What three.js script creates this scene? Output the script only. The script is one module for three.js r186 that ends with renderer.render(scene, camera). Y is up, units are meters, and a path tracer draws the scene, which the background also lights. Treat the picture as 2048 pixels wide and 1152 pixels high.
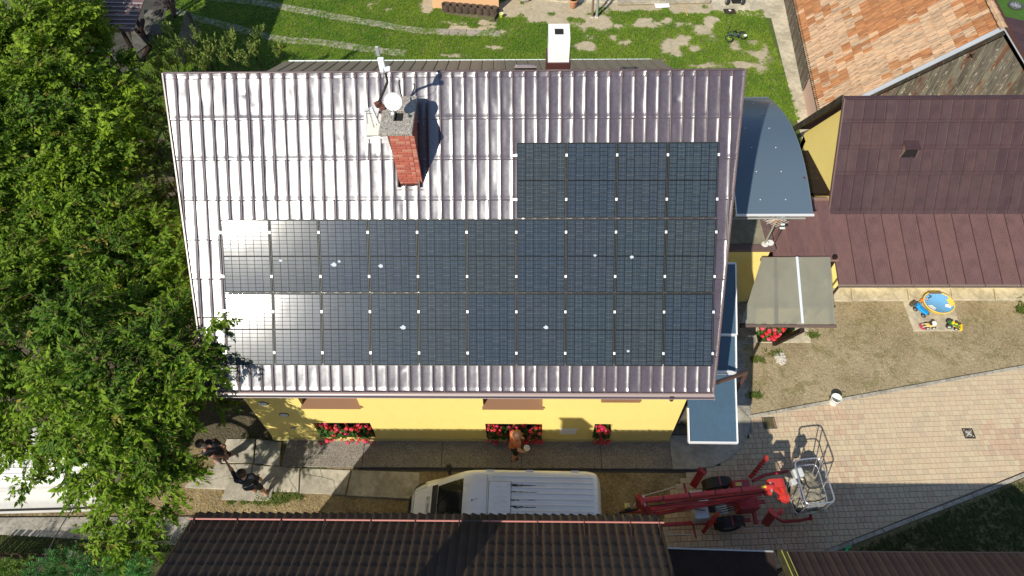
import * as THREE from 'three';
import { RoundedBoxGeometry } from 'three/addons/geometries/RoundedBoxGeometry.js';
import { MarchingCubes } from 'three/addons/objects/MarchingCubes.js';
import { mergeGeometries, mergeVertices } from 'three/addons/utils/BufferGeometryUtils.js';

// ---------------------------------------------------------------- camera, sky, sun, exposure
const scene = new THREE.Scene();
const camera = new THREE.PerspectiveCamera(45.745, 16 / 9, 0.1, 2000);
camera.position.set(1.643, 19.842, 8.230);
camera.rotation.order = 'YXZ';
camera.rotation.set(-54.765 * Math.PI / 180, 2.057 * Math.PI / 180, -1.653 * Math.PI / 180);
camera.updateMatrixWorld(true);
const renderer = new THREE.WebGLRenderer({ antialias: true });
renderer.toneMapping = THREE.LinearToneMapping;
renderer.toneMappingExposure = 1.16;
renderer.shadowMap.enabled = true;

const SUN_EL = 41.5 * Math.PI / 180, SUN_AZ = -32 * Math.PI / 180;
const S = new THREE.Vector3(Math.sin(SUN_AZ) * Math.cos(SUN_EL), Math.sin(SUN_EL), Math.cos(SUN_AZ) * Math.cos(SUN_EL));
{ // clear sky: pale at the horizon, blue overhead, a little brighter round the sun
  const W = 512, H = 256, d = new Float32Array(W * H * 4);
  for (let y = 0; y < H; y++) for (let x = 0; x < W; x++) {
    const up = ((y + 0.5) / H - 0.5) * Math.PI, ro = ((x + 0.5) / W - 0.5) * 2 * Math.PI, dx = Math.cos(ro) * Math.cos(up), dy = Math.sin(up), dz = Math.sin(ro) * Math.cos(up), c = dx * S.x + dy * S.y + dz * S.z;
    const k = Math.pow(1 - Math.max(0, dy), 2.2), g = 1 + 0.35 * Math.max(0, c) ** 2 + 1.6 * Math.max(0, c) ** 24, o = (y * W + x) * 4, below = dy < 0 ? 0.45 : 1;
    d[o] = (0.125 + (0.30 - 0.125) * k) * g * below; d[o + 1] = (0.192 + (0.36 - 0.192) * k) * g * below; d[o + 2] = (0.335 + (0.45 - 0.335) * k) * g * below; d[o + 3] = 1;
  }
  const t = new THREE.DataTexture(d, W, H, THREE.RGBAFormat, THREE.FloatType); t.mapping = THREE.EquirectangularReflectionMapping; t.magFilter = THREE.LinearFilter; t.needsUpdate = true;
  scene.background = t; scene.environment = t;
}
const sun = new THREE.DirectionalLight(new THREE.Color(1.0, 0.925, 0.80), 4.9);
sun.name = 'sun';
sun.position.copy(S.clone().multiplyScalar(60));
sun.castShadow = true;
sun.shadow.radius = 1.2;
Object.assign(sun.shadow.camera, { left: -30, right: 30, top: 30, bottom: -30, near: 1, far: 160 });
sun.shadow.mapSize.set(4096, 4096);
scene.add(sun, sun.target);

// ---------------------------------------------------------------- helpers
const D2R = Math.PI / 180, V = (x, y, z) => new THREE.Vector3(x, y, z);
function rng(a) { return () => { a = (a + 0x6d2b79f5) | 0; let t = Math.imul(a ^ (a >>> 15), 1 | a); t = (t + Math.imul(t ^ (t >>> 7), 61 | t)) ^ t; return ((t ^ (t >>> 14)) >>> 0) / 4294967296; }; }
const rnd = rng(77);
const rr = (a, b) => a + (b - a) * rnd();
const pick = (a) => a[Math.floor(rnd() * a.length)];
const lerp = (a, b, t) => a + (b - a) * t, clamp = (x, a, b) => Math.min(b, Math.max(a, x));
const sstep = (a, b, x) => { const t = clamp((x - a) / (b - a), 0, 1); return t * t * (3 - 2 * t); };
// survey of the site: the ground position (at height h) of something seen along a sight line of the drone's 2048 x 1152 frame
const camQ = new THREE.Quaternion().setFromEuler(camera.rotation), camP = camera.position.clone();
const sight = (px, py) => V((px - 1024) / 1365, -(py - 576) / 1365, -1).applyQuaternion(camQ);
function G(px, py, h = 0) { const d = sight(px, py); return d.multiplyScalar((h - camP.y) / d.y).add(camP); }
function onZ(px, py, z) { const d = sight(px, py); return d.multiplyScalar((z - camP.z) / d.z).add(camP); }
function onX(px, py, x) { const d = sight(px, py); return d.multiplyScalar((x - camP.x) / d.x).add(camP); }
const invQ = camQ.clone().invert();
function seenAt(p) { const q = p.clone().sub(camP).applyQuaternion(invQ); return [1024 + 1365 * q.x / -q.z, 576 - 1365 * q.y / -q.z]; }
const inFrame = (p, m = 15) => { const [x, y] = seenAt(p); return x > -m && x < 2048 + m && y > -m && y < 1152 + m; };

const used = new Map();
function numbered(name) { const n = used.get(name) || 0; used.set(name, n + 1); return n ? name + '_' + String(n).padStart(3, '0') : name; }
function tag(o, label, category, group, kind) {
  if (label) o.userData.label = label; if (category) o.userData.category = category;
  if (group) o.userData.group = group; if (kind) o.userData.kind = kind; return o;
}
function thing(name, label, category, pos = [0, 0, 0], turn = 0, group) {
  const o = new THREE.Group(); o.name = numbered(name); o.position.set(...(pos.isVector3 ? pos.toArray() : pos)); o.rotation.y = turn;
  tag(o, label, category, group); scene.add(o); return o;
}
function norm(g) { // uniform attributes, no index
  let r = g.index ? g.toNonIndexed() : g;
  for (const k of Object.keys(r.attributes)) if (!['position', 'normal', 'uv'].includes(k)) r.deleteAttribute(k);
  if (!r.attributes.normal) r.computeVertexNormals();
  if (!r.attributes.uv) r.setAttribute('uv', new THREE.BufferAttribute(new Float32Array(r.attributes.position.count * 2), 2));
  r.morphAttributes = {}; r.clearGroups(); return r;
}
function merge(list) { list = [list].flat(9).filter(Boolean).map(norm); return list.length === 1 ? list[0] : mergeGeometries(list, false); }
function uvm(g, s = 1) { // uv in metres, projected along each face's main axis
  g = norm(g); const p = g.attributes.position, uv = g.attributes.uv, a = V(), b = V(), c = V(), n = V();
  for (let i = 0; i < p.count; i += 3) {
    a.fromBufferAttribute(p, i); b.fromBufferAttribute(p, i + 1); c.fromBufferAttribute(p, i + 2);
    n.copy(b).sub(a).cross(c.clone().sub(a)); const ax = Math.abs(n.x), ay = Math.abs(n.y), az = Math.abs(n.z);
    [a, b, c].forEach((q, k) => { if (ay >= ax && ay >= az) uv.setXY(i + k, q.x * s, -q.z * s); else if (ax >= az) uv.setXY(i + k, q.z * s, q.y * s); else uv.setXY(i + k, q.x * s, q.y * s); });
  }
  return g;
}
function mesh(name, geo, mat, parent = scene) {
  const m = new THREE.Mesh(geo.isBufferGeometry ? geo : merge(geo), mat);
  m.name = parent === scene ? numbered(name) : name; m.castShadow = m.receiveShadow = true; parent.add(m); return m;
}
function struct(name, geo, mat, parent = scene) { const m = mesh(name, geo, mat, parent); m.userData.kind = 'structure'; return m; }
function alone(name, geo, mat, label, category, group) { // a thing of one mesh
  return tag(mesh(name, geo, mat), label, category, group);
}
const counters = new WeakMap();
function piece(name, geo, mat, parent) { // one of many alike parts
  const m = new THREE.Mesh(geo, mat); let c = counters.get(parent); if (!c) counters.set(parent, c = {});
  const n = c[name] = (c[name] ?? -1) + 1; m.name = n ? name + '_' + String(n).padStart(3, '0') : name;
  m.castShadow = m.receiveShadow = true; parent.add(m); return m;
}
const M4 = new THREE.Matrix4();
const xf = (g, { p = [0, 0, 0], r = [0, 0, 0], s = 1, order = 'XYZ' } = {}) => g.applyMatrix4(new THREE.Matrix4().compose(V(...p), new THREE.Quaternion().setFromEuler(new THREE.Euler(...r, order)), typeof s === 'number' ? V(s, s, s) : V(...s)));
const bx = (w, h, d, x = 0, y = 0, z = 0, r = [0, 0, 0]) => xf(new THREE.BoxGeometry(w, h, d), { p: [x, y, z], r });
const rbx = (w, h, d, rad = 0.02, x = 0, y = 0, z = 0, r = [0, 0, 0], seg = 2) => xf(new RoundedBoxGeometry(w, h, d, seg, Math.min(rad, w / 2.01, h / 2.01, d / 2.01)), { p: [x, y, z], r });
const cyl = (r0, r1, h, x = 0, y = 0, z = 0, n = 16, r = [0, 0, 0], open = false) => xf(new THREE.CylinderGeometry(r1, r0, h, n, 1, open), { p: [x, y, z], r });
const sph = (r, x, y, z, n = 12, s = [1, 1, 1]) => xf(new THREE.SphereGeometry(r, n, Math.ceil(n * 0.7)), { p: [x, y, z], s });
const vec = (a) => a.isVector3 ? a : V(...a);
function rod(a, b, r, n = 8, r2 = r) { a = vec(a); b = vec(b); const d = b.clone().sub(a), l = d.length(); const g = new THREE.CylinderGeometry(r2, r, l, n); g.applyQuaternion(new THREE.Quaternion().setFromUnitVectors(V(0, 1, 0), d.normalize())); return g.translate((a.x + b.x) / 2, (a.y + b.y) / 2, (a.z + b.z) / 2); }
function frameOf(dir, up = V(0, 1, 0)) { const z = dir.clone().normalize(); let x = up.clone().cross(z); if (x.lengthSq() < 1e-6) x = V(1, 0, 0).cross(z); x.normalize(); return [x, z.clone().cross(x), z]; }
function beam(a, b, w, h, rad = 0, up) { a = vec(a); b = vec(b); const d = b.clone().sub(a), l = d.length(), [x, y, z] = frameOf(d, up); const g = rad ? new RoundedBoxGeometry(w, h, l, 2, rad) : new THREE.BoxGeometry(w, h, l); g.applyMatrix4(M4.makeBasis(x, y, z)); return g.translate((a.x + b.x) / 2, (a.y + b.y) / 2, (a.z + b.z) / 2); }
const tube = (pts, r, seg = 24, n = 8, closed = false, tension = 0.5) => new THREE.TubeGeometry(new THREE.CatmullRomCurve3(pts.map(vec), closed, 'catmullrom', tension), seg, r, n, closed);
const lathe = (pts, n = 24) => new THREE.LatheGeometry(pts.map(([x, y]) => new THREE.Vector2(x, y)), n);
const P2 = (a) => a.isVector3 ? [a.x, a.z] : a;
function sheet(poly, y) { // flat polygon on the ground plane, uv in metres
  const s = new THREE.Shape(poly.map(P2).map(([x, z]) => new THREE.Vector2(x, -z))); const g = new THREE.ShapeGeometry(s); return g.rotateX(-Math.PI / 2).translate(0, y, 0);
}
function slab(poly, y0, y1, bevel = 0) {
  const s = new THREE.Shape(poly.map(P2).map(([x, z]) => new THREE.Vector2(x, -z)));
  const g = new THREE.ExtrudeGeometry(s, { depth: y1 - y0 - bevel, bevelEnabled: bevel > 0, bevelThickness: bevel, bevelSize: bevel, bevelOffset: -bevel, bevelSegments: 1 });
  return uvm(g.rotateX(-Math.PI / 2).translate(0, y0, 0));
}
function prism(poly3, off) { // polygon in space, given thickness along off
  const P = poly3.map(vec), o = vec(off), n = P.length, pos = [], tri = (a, b, c) => pos.push(a.x, a.y, a.z, b.x, b.y, b.z, c.x, c.y, c.z);
  const Q = P.map((p) => p.clone().add(o));
  for (let i = 1; i < n - 1; i++) { tri(P[0], P[i], P[i + 1]); tri(Q[0], Q[i + 1], Q[i]); }
  for (let i = 0; i < n; i++) { const j = (i + 1) % n; tri(P[i], Q[i], Q[j]); tri(P[i], Q[j], P[j]); }
  const g = new THREE.BufferGeometry(); g.setAttribute('position', new THREE.BufferAttribute(new Float32Array(pos), 3)); g.computeVertexNormals(); return uvm(g);
}
function gridGeo(nu, nv, f, uvf) { // surface f(u, v), u and v in 0..1, smooth normals
  const pos = [], uv = [], idx = [];
  for (let j = 0; j <= nv; j++) for (let i = 0; i <= nu; i++) { const p = f(i / nu, j / nv); pos.push(p.x, p.y, p.z); const t = uvf ? uvf(i / nu, j / nv) : [i / nu, j / nv]; uv.push(...t); }
  for (let j = 0; j < nv; j++) for (let i = 0; i < nu; i++) { const a = j * (nu + 1) + i, b = a + 1, c = a + nu + 1, d = c + 1; idx.push(a, c, b, b, c, d); }
  const g = new THREE.BufferGeometry(); g.setAttribute('position', new THREE.BufferAttribute(new Float32Array(pos), 3)); g.setAttribute('uv', new THREE.BufferAttribute(new Float32Array(uv), 2)); g.setIndex(idx); g.computeVertexNormals(); return g;
}

// ---------------------------------------------------------------- noise and textures
const hash2 = (i, j, s) => { let h = (Math.imul(i, 374761393) + Math.imul(j, 668265263) + Math.imul(s, 2246822519)) | 0; h = Math.imul(h ^ (h >>> 13), 1274126177); return ((h ^ (h >>> 16)) >>> 0) / 4294967296; };
function vn(x, y, per, s) { // periodic value noise
  const i = Math.floor(x), j = Math.floor(y), f = x - i, g = y - j, m = (k) => ((k % per) + per) % per, u = f * f * (3 - 2 * f), v = g * g * (3 - 2 * g);
  return lerp(lerp(hash2(m(i), m(j), s), hash2(m(i + 1), m(j), s), u), lerp(hash2(m(i), m(j + 1), s), hash2(m(i + 1), m(j + 1), s), u), v);
}
function fbm(u, v, per, oct, s = 1) { let a = 0, w = 0.5, t = 0; for (let k = 0; k < oct; k++) { a += w * vn(u * per, v * per, per, s + k * 17); t += w; w *= 0.55; per *= 2; } return a / t; }
const noise3 = (x, y, z, s = 1) => { const i = Math.floor(x), j = Math.floor(y), k = Math.floor(z), f = x - i, g = y - j, h = z - k, e = (a, b, c) => hash2(a + c * 131, b + c * 57, s), q = (t) => t * t * (3 - 2 * t); const L = (c) => lerp(lerp(e(i, j, c), e(i + 1, j, c), q(f)), lerp(e(i, j + 1, c), e(i + 1, j + 1, c), q(f)), q(g)); return lerp(L(k), L(k + 1), q(h)); };
const enc = (c) => Math.round(255 * clamp(c <= 0.0031308 ? 12.92 * c : 1.055 * Math.pow(c, 1 / 2.4) - 0.055, 0, 1));
function tex(w, h, fn, rep = [1, 1]) { // fn gives linear colours
  const d = new Uint8Array(w * h * 4);
  for (let y = 0; y < h; y++) for (let x = 0; x < w; x++) { const c = fn((x + 0.5) / w, (y + 0.5) / h, x, y), o = (y * w + x) * 4; d[o] = enc(c[0]); d[o + 1] = enc(c[1]); d[o + 2] = enc(c[2]); d[o + 3] = 255; }
  const t = new THREE.DataTexture(d, w, h, THREE.RGBAFormat); t.colorSpace = THREE.SRGBColorSpace; t.wrapS = t.wrapT = THREE.RepeatWrapping; t.magFilter = THREE.LinearFilter; t.repeat.set(...rep); t.needsUpdate = true; return t;
}
function dat(w, h, fn, rep = [1, 1]) { // values 0..1 as data
  const d = new Uint8Array(w * h * 4);
  for (let y = 0; y < h; y++) for (let x = 0; x < w; x++) { const c = Math.round(255 * clamp(fn((x + 0.5) / w, (y + 0.5) / h), 0, 1)), o = (y * w + x) * 4; d[o] = d[o + 1] = d[o + 2] = c; d[o + 3] = 255; }
  const t = new THREE.DataTexture(d, w, h, THREE.RGBAFormat); t.wrapS = t.wrapT = THREE.RepeatWrapping; t.magFilter = THREE.LinearFilter; t.repeat.set(...rep); t.needsUpdate = true; return t;
}
const mix3 = (a, b, t) => [lerp(a[0], b[0], t), lerp(a[1], b[1], t), lerp(a[2], b[2], t)];
const sc3 = (a, k) => [a[0] * k, a[1] * k, a[2] * k];
const col = (c) => Array.isArray(c) ? new THREE.Color().setRGB(...c) : new THREE.Color(c);
function mat(color, roughness = 0.8, o = {}) { const { phys, ...r } = o; const m = new (phys ? THREE.MeshPhysicalMaterial : THREE.MeshStandardMaterial)({ color: col(color), roughness, side: THREE.DoubleSide, ...r }); return m; }

const T = {};
T.fine = dat(256, 256, (u, v) => fbm(u, v, 32, 3, 3), [2, 2]);
T.lump = dat(256, 256, (u, v) => fbm(u, v, 6, 5, 9), [0.5, 0.5]);
// grains: pale flecks over a mid tone, one metre per repeat times k
function speckle(a, b, per, k, seed, contrast = 1, big = 0.35) {
  return tex(512, 512, (u, v) => { const f = fbm(u, v, per, 3, seed), g = fbm(u, v, 5, 4, seed + 5), h = fbm(u, v, 180, 1, seed + 9); return mix3(a, b, clamp(0.5 + (f - 0.5) * contrast * 1.6 + (g - 0.5) * big * 2 + (h - 0.5) * contrast * 0.7, 0, 1)); }, [k, k]);
}
T.conc = speckle([0.27, 0.25, 0.20], [0.50, 0.46, 0.37], 24, 0.45, 21, 0.5, 0.8);
T.concB = speckle([0.20, 0.19, 0.16], [0.42, 0.39, 0.33], 30, 0.6, 25, 0.7, 0.6);
T.aggr = speckle([0.10, 0.09, 0.08], [0.42, 0.38, 0.32], 110, 0.8, 31, 1.7, 0.15);
T.terr = tex(512, 512, (u, v) => { const f = vn(u * 90, v * 90, 90, 5), g = vn(u * 140, v * 140, 140, 8); return f > 0.62 ? [0.09, 0.08, 0.075] : g > 0.7 ? [0.62, 0.58, 0.5] : [0.36, 0.33, 0.28]; }, [1.2, 1.2]);
T.stucco = speckle([0.94, 0.93, 0.9], [1, 1, 1], 60, 1, 41, 0.8, 0.5);
T.white = speckle([0.9, 0.9, 0.9], [1, 1, 1], 14, 0.6, 44, 0.4, 0.8);
T.tin = tex(512, 512, (u, v) => { const f = fbm(u, v, 8, 5, 51), g = fbm(u, v, 90, 2, 55), k = 0.75 + f * 0.35 + (g - 0.5) * 0.35; return [0.95 * k, 0.93 * k, 0.95 * k]; }, [0.27, 0.21]);
T.tinR = dat(512, 512, (u, v) => 0.72 + 0.30 * (fbm(u, v, 10, 5, 61) - 0.5) + 0.14 * (fbm(u, v, 120, 2, 66) - 0.5), [0.23, 0.17]);
T.wood = tex(512, 512, (u, v) => { const f = fbm(u * 1, v * 0.08, 64, 3, 71), g = fbm(u, v, 4, 4, 75), d = fbm(u * 1, v * 0.03, 128, 2, 78), kn = fbm(u, v, 18, 2, 79); let c = mix3([0.035, 0.03, 0.024], [0.21, 0.19, 0.145], clamp(0.1 + f * 0.8 + (g - 0.5) * 0.9, 0, 1)); c = mix3(c, [0.10, 0.05, 0.03], sstep(0.55, 0.75, g)); if (d > 0.68) c = sc3(c, 0.35); if (kn > 0.8) c = mix3(c, [0.35, 0.32, 0.27], 0.7); return c; }, [1, 0.4]);
T.tile = tex(512, 512, (u, v) => { const f = fbm(u, v * 0.07, 64, 3, 81), g = fbm(u, v * 0.25, 12, 4, 85), d = fbm(u, v * 0.1, 40, 3, 88); let c = mix3([0.28, 0.10, 0.032], [0.54, 0.28, 0.12], clamp(f * 1.3 - 0.15 + (g - 0.5) * 0.7, 0, 1)); if (d > 0.62) c = mix3(c, [0.09, 0.06, 0.045], (d - 0.62) * 4); return c; }, [1.1, 1.1]);
T.tileW = tex(512, 512, (u, v) => { const f = fbm(u, v * 0.07, 64, 3, 91), g = fbm(u, v * 0.2, 16, 4, 95), d = fbm(u, v * 0.09, 48, 3, 98); let c = mix3([0.45, 0.24, 0.11], [0.66, 0.49, 0.32], clamp(f * 1.5 - 0.2 + (g - 0.5) * 1.1, 0, 1)); if (d > 0.58) c = mix3(c, [0.12, 0.10, 0.09], Math.min(1, (d - 0.58) * 4)); return c; }, [1.1, 1.1]);
T.brown = speckle([0.7, 0.7, 0.72], [1.15, 1.1, 1.1], 30, 0.7, 101, 0.4, 0.5);
// ---------------------------------------------------------------- ground
struct('ground', new THREE.CircleGeometry(500, 64).rotateX(-Math.PI / 2).translate(0, -0.02, 0), mat([0.075, 0.08, 0.04], 1));
const bareSpots = [[1005, 60, 60, 12, 0.5], [930, 62, 60, 9, 0.8], [1350, 92, 34, 20, 1], [1235, 80, 20, 12, 0.8], [1270, 55, 70, 10, 0.6], [1190, 50, 30, 22, 0.9], [1120, 20, 90, 26, 1.2], [1330, 45, 60, 9, 0.6], [1400, 60, 20, 10, 0.7], [1425, 45, 14, 10, 1], [1490, 95, 30, 22, 0.6], [1445, 130, 70, 7, 0.7], [1520, 110, 18, 60, 0.5], [905, 110, 30, 6, 0.5], [990, 95, 22, 5, 0.5], [740, 100, 30, 8, 0.5], [1170, 95, 22, 9, 0.7], [860, 10, 20, 20, 0.9], [760, 20, 40, 14, 0.5], [960, 45, 70, 5, 0.7], [1385, 20, 60, 8, 0.6], [1390, 100, 20, 15, 0.5], [1320, 118, 20, 7, 0.5], [1430, 78, 16, 9, 0.5]].map(([x, y, a, b, k]) => { const c = G(x, y), e = G(x + a, y), f = G(x, y + b); return [c.x, c.z, c.distanceTo(e), c.distanceTo(f), k]; });
function bare(x, z) { // how bare the lawn is, 0 grown .. 1 earth
  let b = 0; for (const [cx, cz, rx, rz, k] of bareSpots) { const d = ((x - cx) / rx) ** 2 + ((z - cz) / rz) ** 2; if (d < 3) b = Math.max(b, k * (1 - d / 3)); }
  const n = noise3(x * 1.1, z * 1.1, 3) * 0.5 + noise3(x * 3.1, z * 3.1, 7) * 0.3 + noise3(x * 8, z * 8, 9) * 0.2;
  b += sstep(-22.2, -23.0, z) * sstep(-0.5, 1.2, x);
  b += 0.25 * sstep(12.6, 13.4, x);
  const m = noise3(x * 2.1, z * 2.1, 13) - 0.5; return sstep(0.42, 0.74, b * (0.58 + m * 1.0) + n * 0.52 - 0.02);
}
const LX0 = -24, LX1 = 13.9, LZ0 = -26, LZ1 = -9;
const lawnMap = tex(2048, 1024, (u, v) => {
  const x = lerp(LX0, LX1, u), z = lerp(LZ1, LZ0, v), b = bare(x, z), f = fbm(u * 1, v * 0.5, 300, 3, 201), g = fbm(u, v * 0.5, 24, 3, 205);
  return mix3(mix3([0.05, 0.085, 0.014], [0.10, 0.14, 0.025], f), mix3([0.30, 0.25, 0.16], [0.50, 0.43, 0.30], clamp(f * 0.8 + g * 0.5 - 0.15, 0, 1)), b);
});
lawnMap.wrapS = lawnMap.wrapT = THREE.ClampToEdgeWrapping;
{
  const g = new THREE.PlaneGeometry(LX1 - LX0, LZ1 - LZ0, 1, 1).rotateX(-Math.PI / 2).translate((LX0 + LX1) / 2, 0, (LZ0 + LZ1) / 2);
  struct('lawn', g, mat([1, 1, 1], 1, { map: lawnMap, bumpMap: T.fine, bumpScale: 0.01 }));
}
// grass tufts
function tuftGeo(n, h, seed, w = 0.009) {
  const r = rng(seed), pos = [];
  for (let i = 0; i < n; i++) {
    const a = r() * 6.28, d = r() * 0.05, x = Math.cos(a) * d, z = Math.sin(a) * d, b = r() * 6.28, L = h * (0.6 + r() * 0.6), q = 0.3 + r() * 0.9, wx = Math.cos(b + 1.57) * w, wz = Math.sin(b + 1.57) * w;
    const mx = x + Math.cos(b) * L * q * 0.35, mz = z + Math.sin(b) * L * q * 0.35, tx = x + Math.cos(b) * L * q, tz = z + Math.sin(b) * L * q, my = L * 0.6, ty = L * (1 - q * 0.35);
    pos.push(x - wx, 0, z - wz, x + wx, 0, z + wz, mx + wx * 0.8, my, mz + wz * 0.8, x - wx, 0, z - wz, mx + wx * 0.8, my, mz + wz * 0.8, mx - wx * 0.8, my, mz - wz * 0.8, mx - wx * 0.8, my, mz - wz * 0.8, mx + wx * 0.8, my, mz + wz * 0.8, tx, ty, tz);
  }
  const g = new THREE.BufferGeometry(); g.setAttribute('position', new THREE.BufferAttribute(new Float32Array(pos), 3)); g.computeVertexNormals(); return g;
}
const leafM = (c, o = {}) => mat(c, 0.7, { phys: true, transmission: 0.4, thickness: 0, specularIntensity: 0.4, ...o });
function scatter(name, geo, m, list, label, category) { // list of [x, y, z, turn, scale, colour]
  const im = new THREE.InstancedMesh(geo, m, list.length), c = new THREE.Color(), q = new THREE.Quaternion(), e = new THREE.Euler();
  list.forEach(([x, y, z, t, s, k, tilt = 0], i) => { q.setFromEuler(e.set(tilt, t, 0, 'YXZ')); im.setMatrixAt(i, M4.compose(V(x, y, z), q, V(s, s, s))); im.setColorAt(i, c.setRGB(...k)); });
  im.name = numbered(name); im.castShadow = im.receiveShadow = true; scene.add(im); tag(im, label, category, null, 'stuff'); return im;
}
{
  const r = rng(5), list = [], big = [];
  while (list.length < 70000) {
    const x = lerp(-16.5, 13.3, r()), z = lerp(-24.3, -14.5, r()), b = bare(x, z); if (b > 0.15 + r() * 0.75) continue;
    const n = noise3(x * 0.7, z * 0.7, 31), y = noise3(x * 2.4, z * 2.4, 37), k = mix3([0.12, 0.27, 0.016], [0.28, 0.40, 0.035], clamp(n * 0.7 + y * 0.5 - 0.15 + (x > 9 ? 0.2 : 0) + (r() - 0.5) * 0.4, 0, 1));
    list.push([x, 0, z, r() * 6.28, 0.75 + r() * 0.7, r() < 0.03 ? [0.4, 0.35, 0.16] : k]);
  }
  scatter('lawn_grass', tuftGeo(7, 0.085, 3, 0.008), leafM([1, 1, 1]), list, 'patchy short green lawn with bare earth showing through, behind the house', 'grass');
}
// yard earth, paving, slabs
const gp = (list, h = 0) => list.map(([x, y]) => G(x, y, h));
T.yard = tex(1024, 1024, (u, v) => { const f = fbm(u, v, 60, 3, 301), g = fbm(u, v, 5, 5, 305), s = fbm(u, v * 0.35, 200, 2, 308), m = fbm(u, v, 14, 3, 309); let c = mix3([0.20, 0.155, 0.085], [0.36, 0.295, 0.18], clamp(0.52 + (f - 0.5) * 0.8 + (g - 0.5) * 1.1, 0, 1)); if (m > 0.54) c = mix3(c, [0.17, 0.15, 0.06], Math.min(0.7, (m - 0.54) * 4)); if (s > 0.72) c = mix3(c, [0.5, 0.43, 0.27], 0.6); return c; }, [0.28, 0.28]);
T.yardB = dat(512, 512, (u, v) => fbm(u, v, 40, 4, 311), [0.5, 0.5]);
struct('yard_earth', sheet(gp([[1440, 560], [2120, 560], [2120, 745], [1505, 840], [1440, 860]]), 0.004), mat([1, 1, 1], 1, { map: T.yard, bumpMap: T.yardB, bumpScale: 0.018 }));
T.road = tex(512, 512, (u, v) => { const f = fbm(u, v, 50, 3, 321), g = fbm(u, v, 5, 4, 325); let c = mix3([0.16, 0.12, 0.06], [0.34, 0.275, 0.15], clamp(0.45 + (f - 0.5) * 1.1 + (g - 0.5) * 1.3, 0, 1)); return c; }, [0.4, 0.4]);
struct('dirt_road', sheet([[-26, 0.9], [-8.6, 0.2], [-3.4, 0.7], [7.2, 0.7], [7.2, 8], [-26, 8]], 0.004), mat([1, 1, 1], 1, { map: T.road, bumpMap: T.yardB, bumpScale: 0.03 }));
struct('garden_soil', sheet([[-26, -14.2], [-6.0, -13.2], [-5.9, -0.1], [-8.6, 0.2], [-26, 0.9]], 0.006), mat([0.10, 0.085, 0.05], 1, { map: T.brown, bumpMap: T.yardB, bumpScale: 0.05 }));
struct('garden_bed', sheet(gp([[1600, 1120], [2120, 930], [2120, 1180], [1600, 1180]]), 0.004), mat([0.62, 0.64, 0.48], 1, { map: T.yard, bumpMap: T.yardB, bumpScale: 0.06 }));
struct('path', sheet([[10.9, -26], [14.7, -26], [14.25, -17.6], [13.95, -14], [13.9, -9], [12.9, -9], [13.2, -15], [13.6, -21.9], [10.9, -22.4]], 0.006), mat([1.35, 1.3, 1.2], 0.95, { map: T.conc, bumpMap: T.fine, bumpScale: 0.006 }));
struct('terrace', slab([[-6, -30], [12, -30], [10.9, -23.35], [8.4, -23.35], [4, -23.3], [0.8, -23.9], [-6, -23.9]], 0, 0.05, 0.01), mat([1.3, 1.24, 1.1], 0.95, { map: T.conc, bumpMap: T.fine, bumpScale: 0.004 }));
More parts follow.
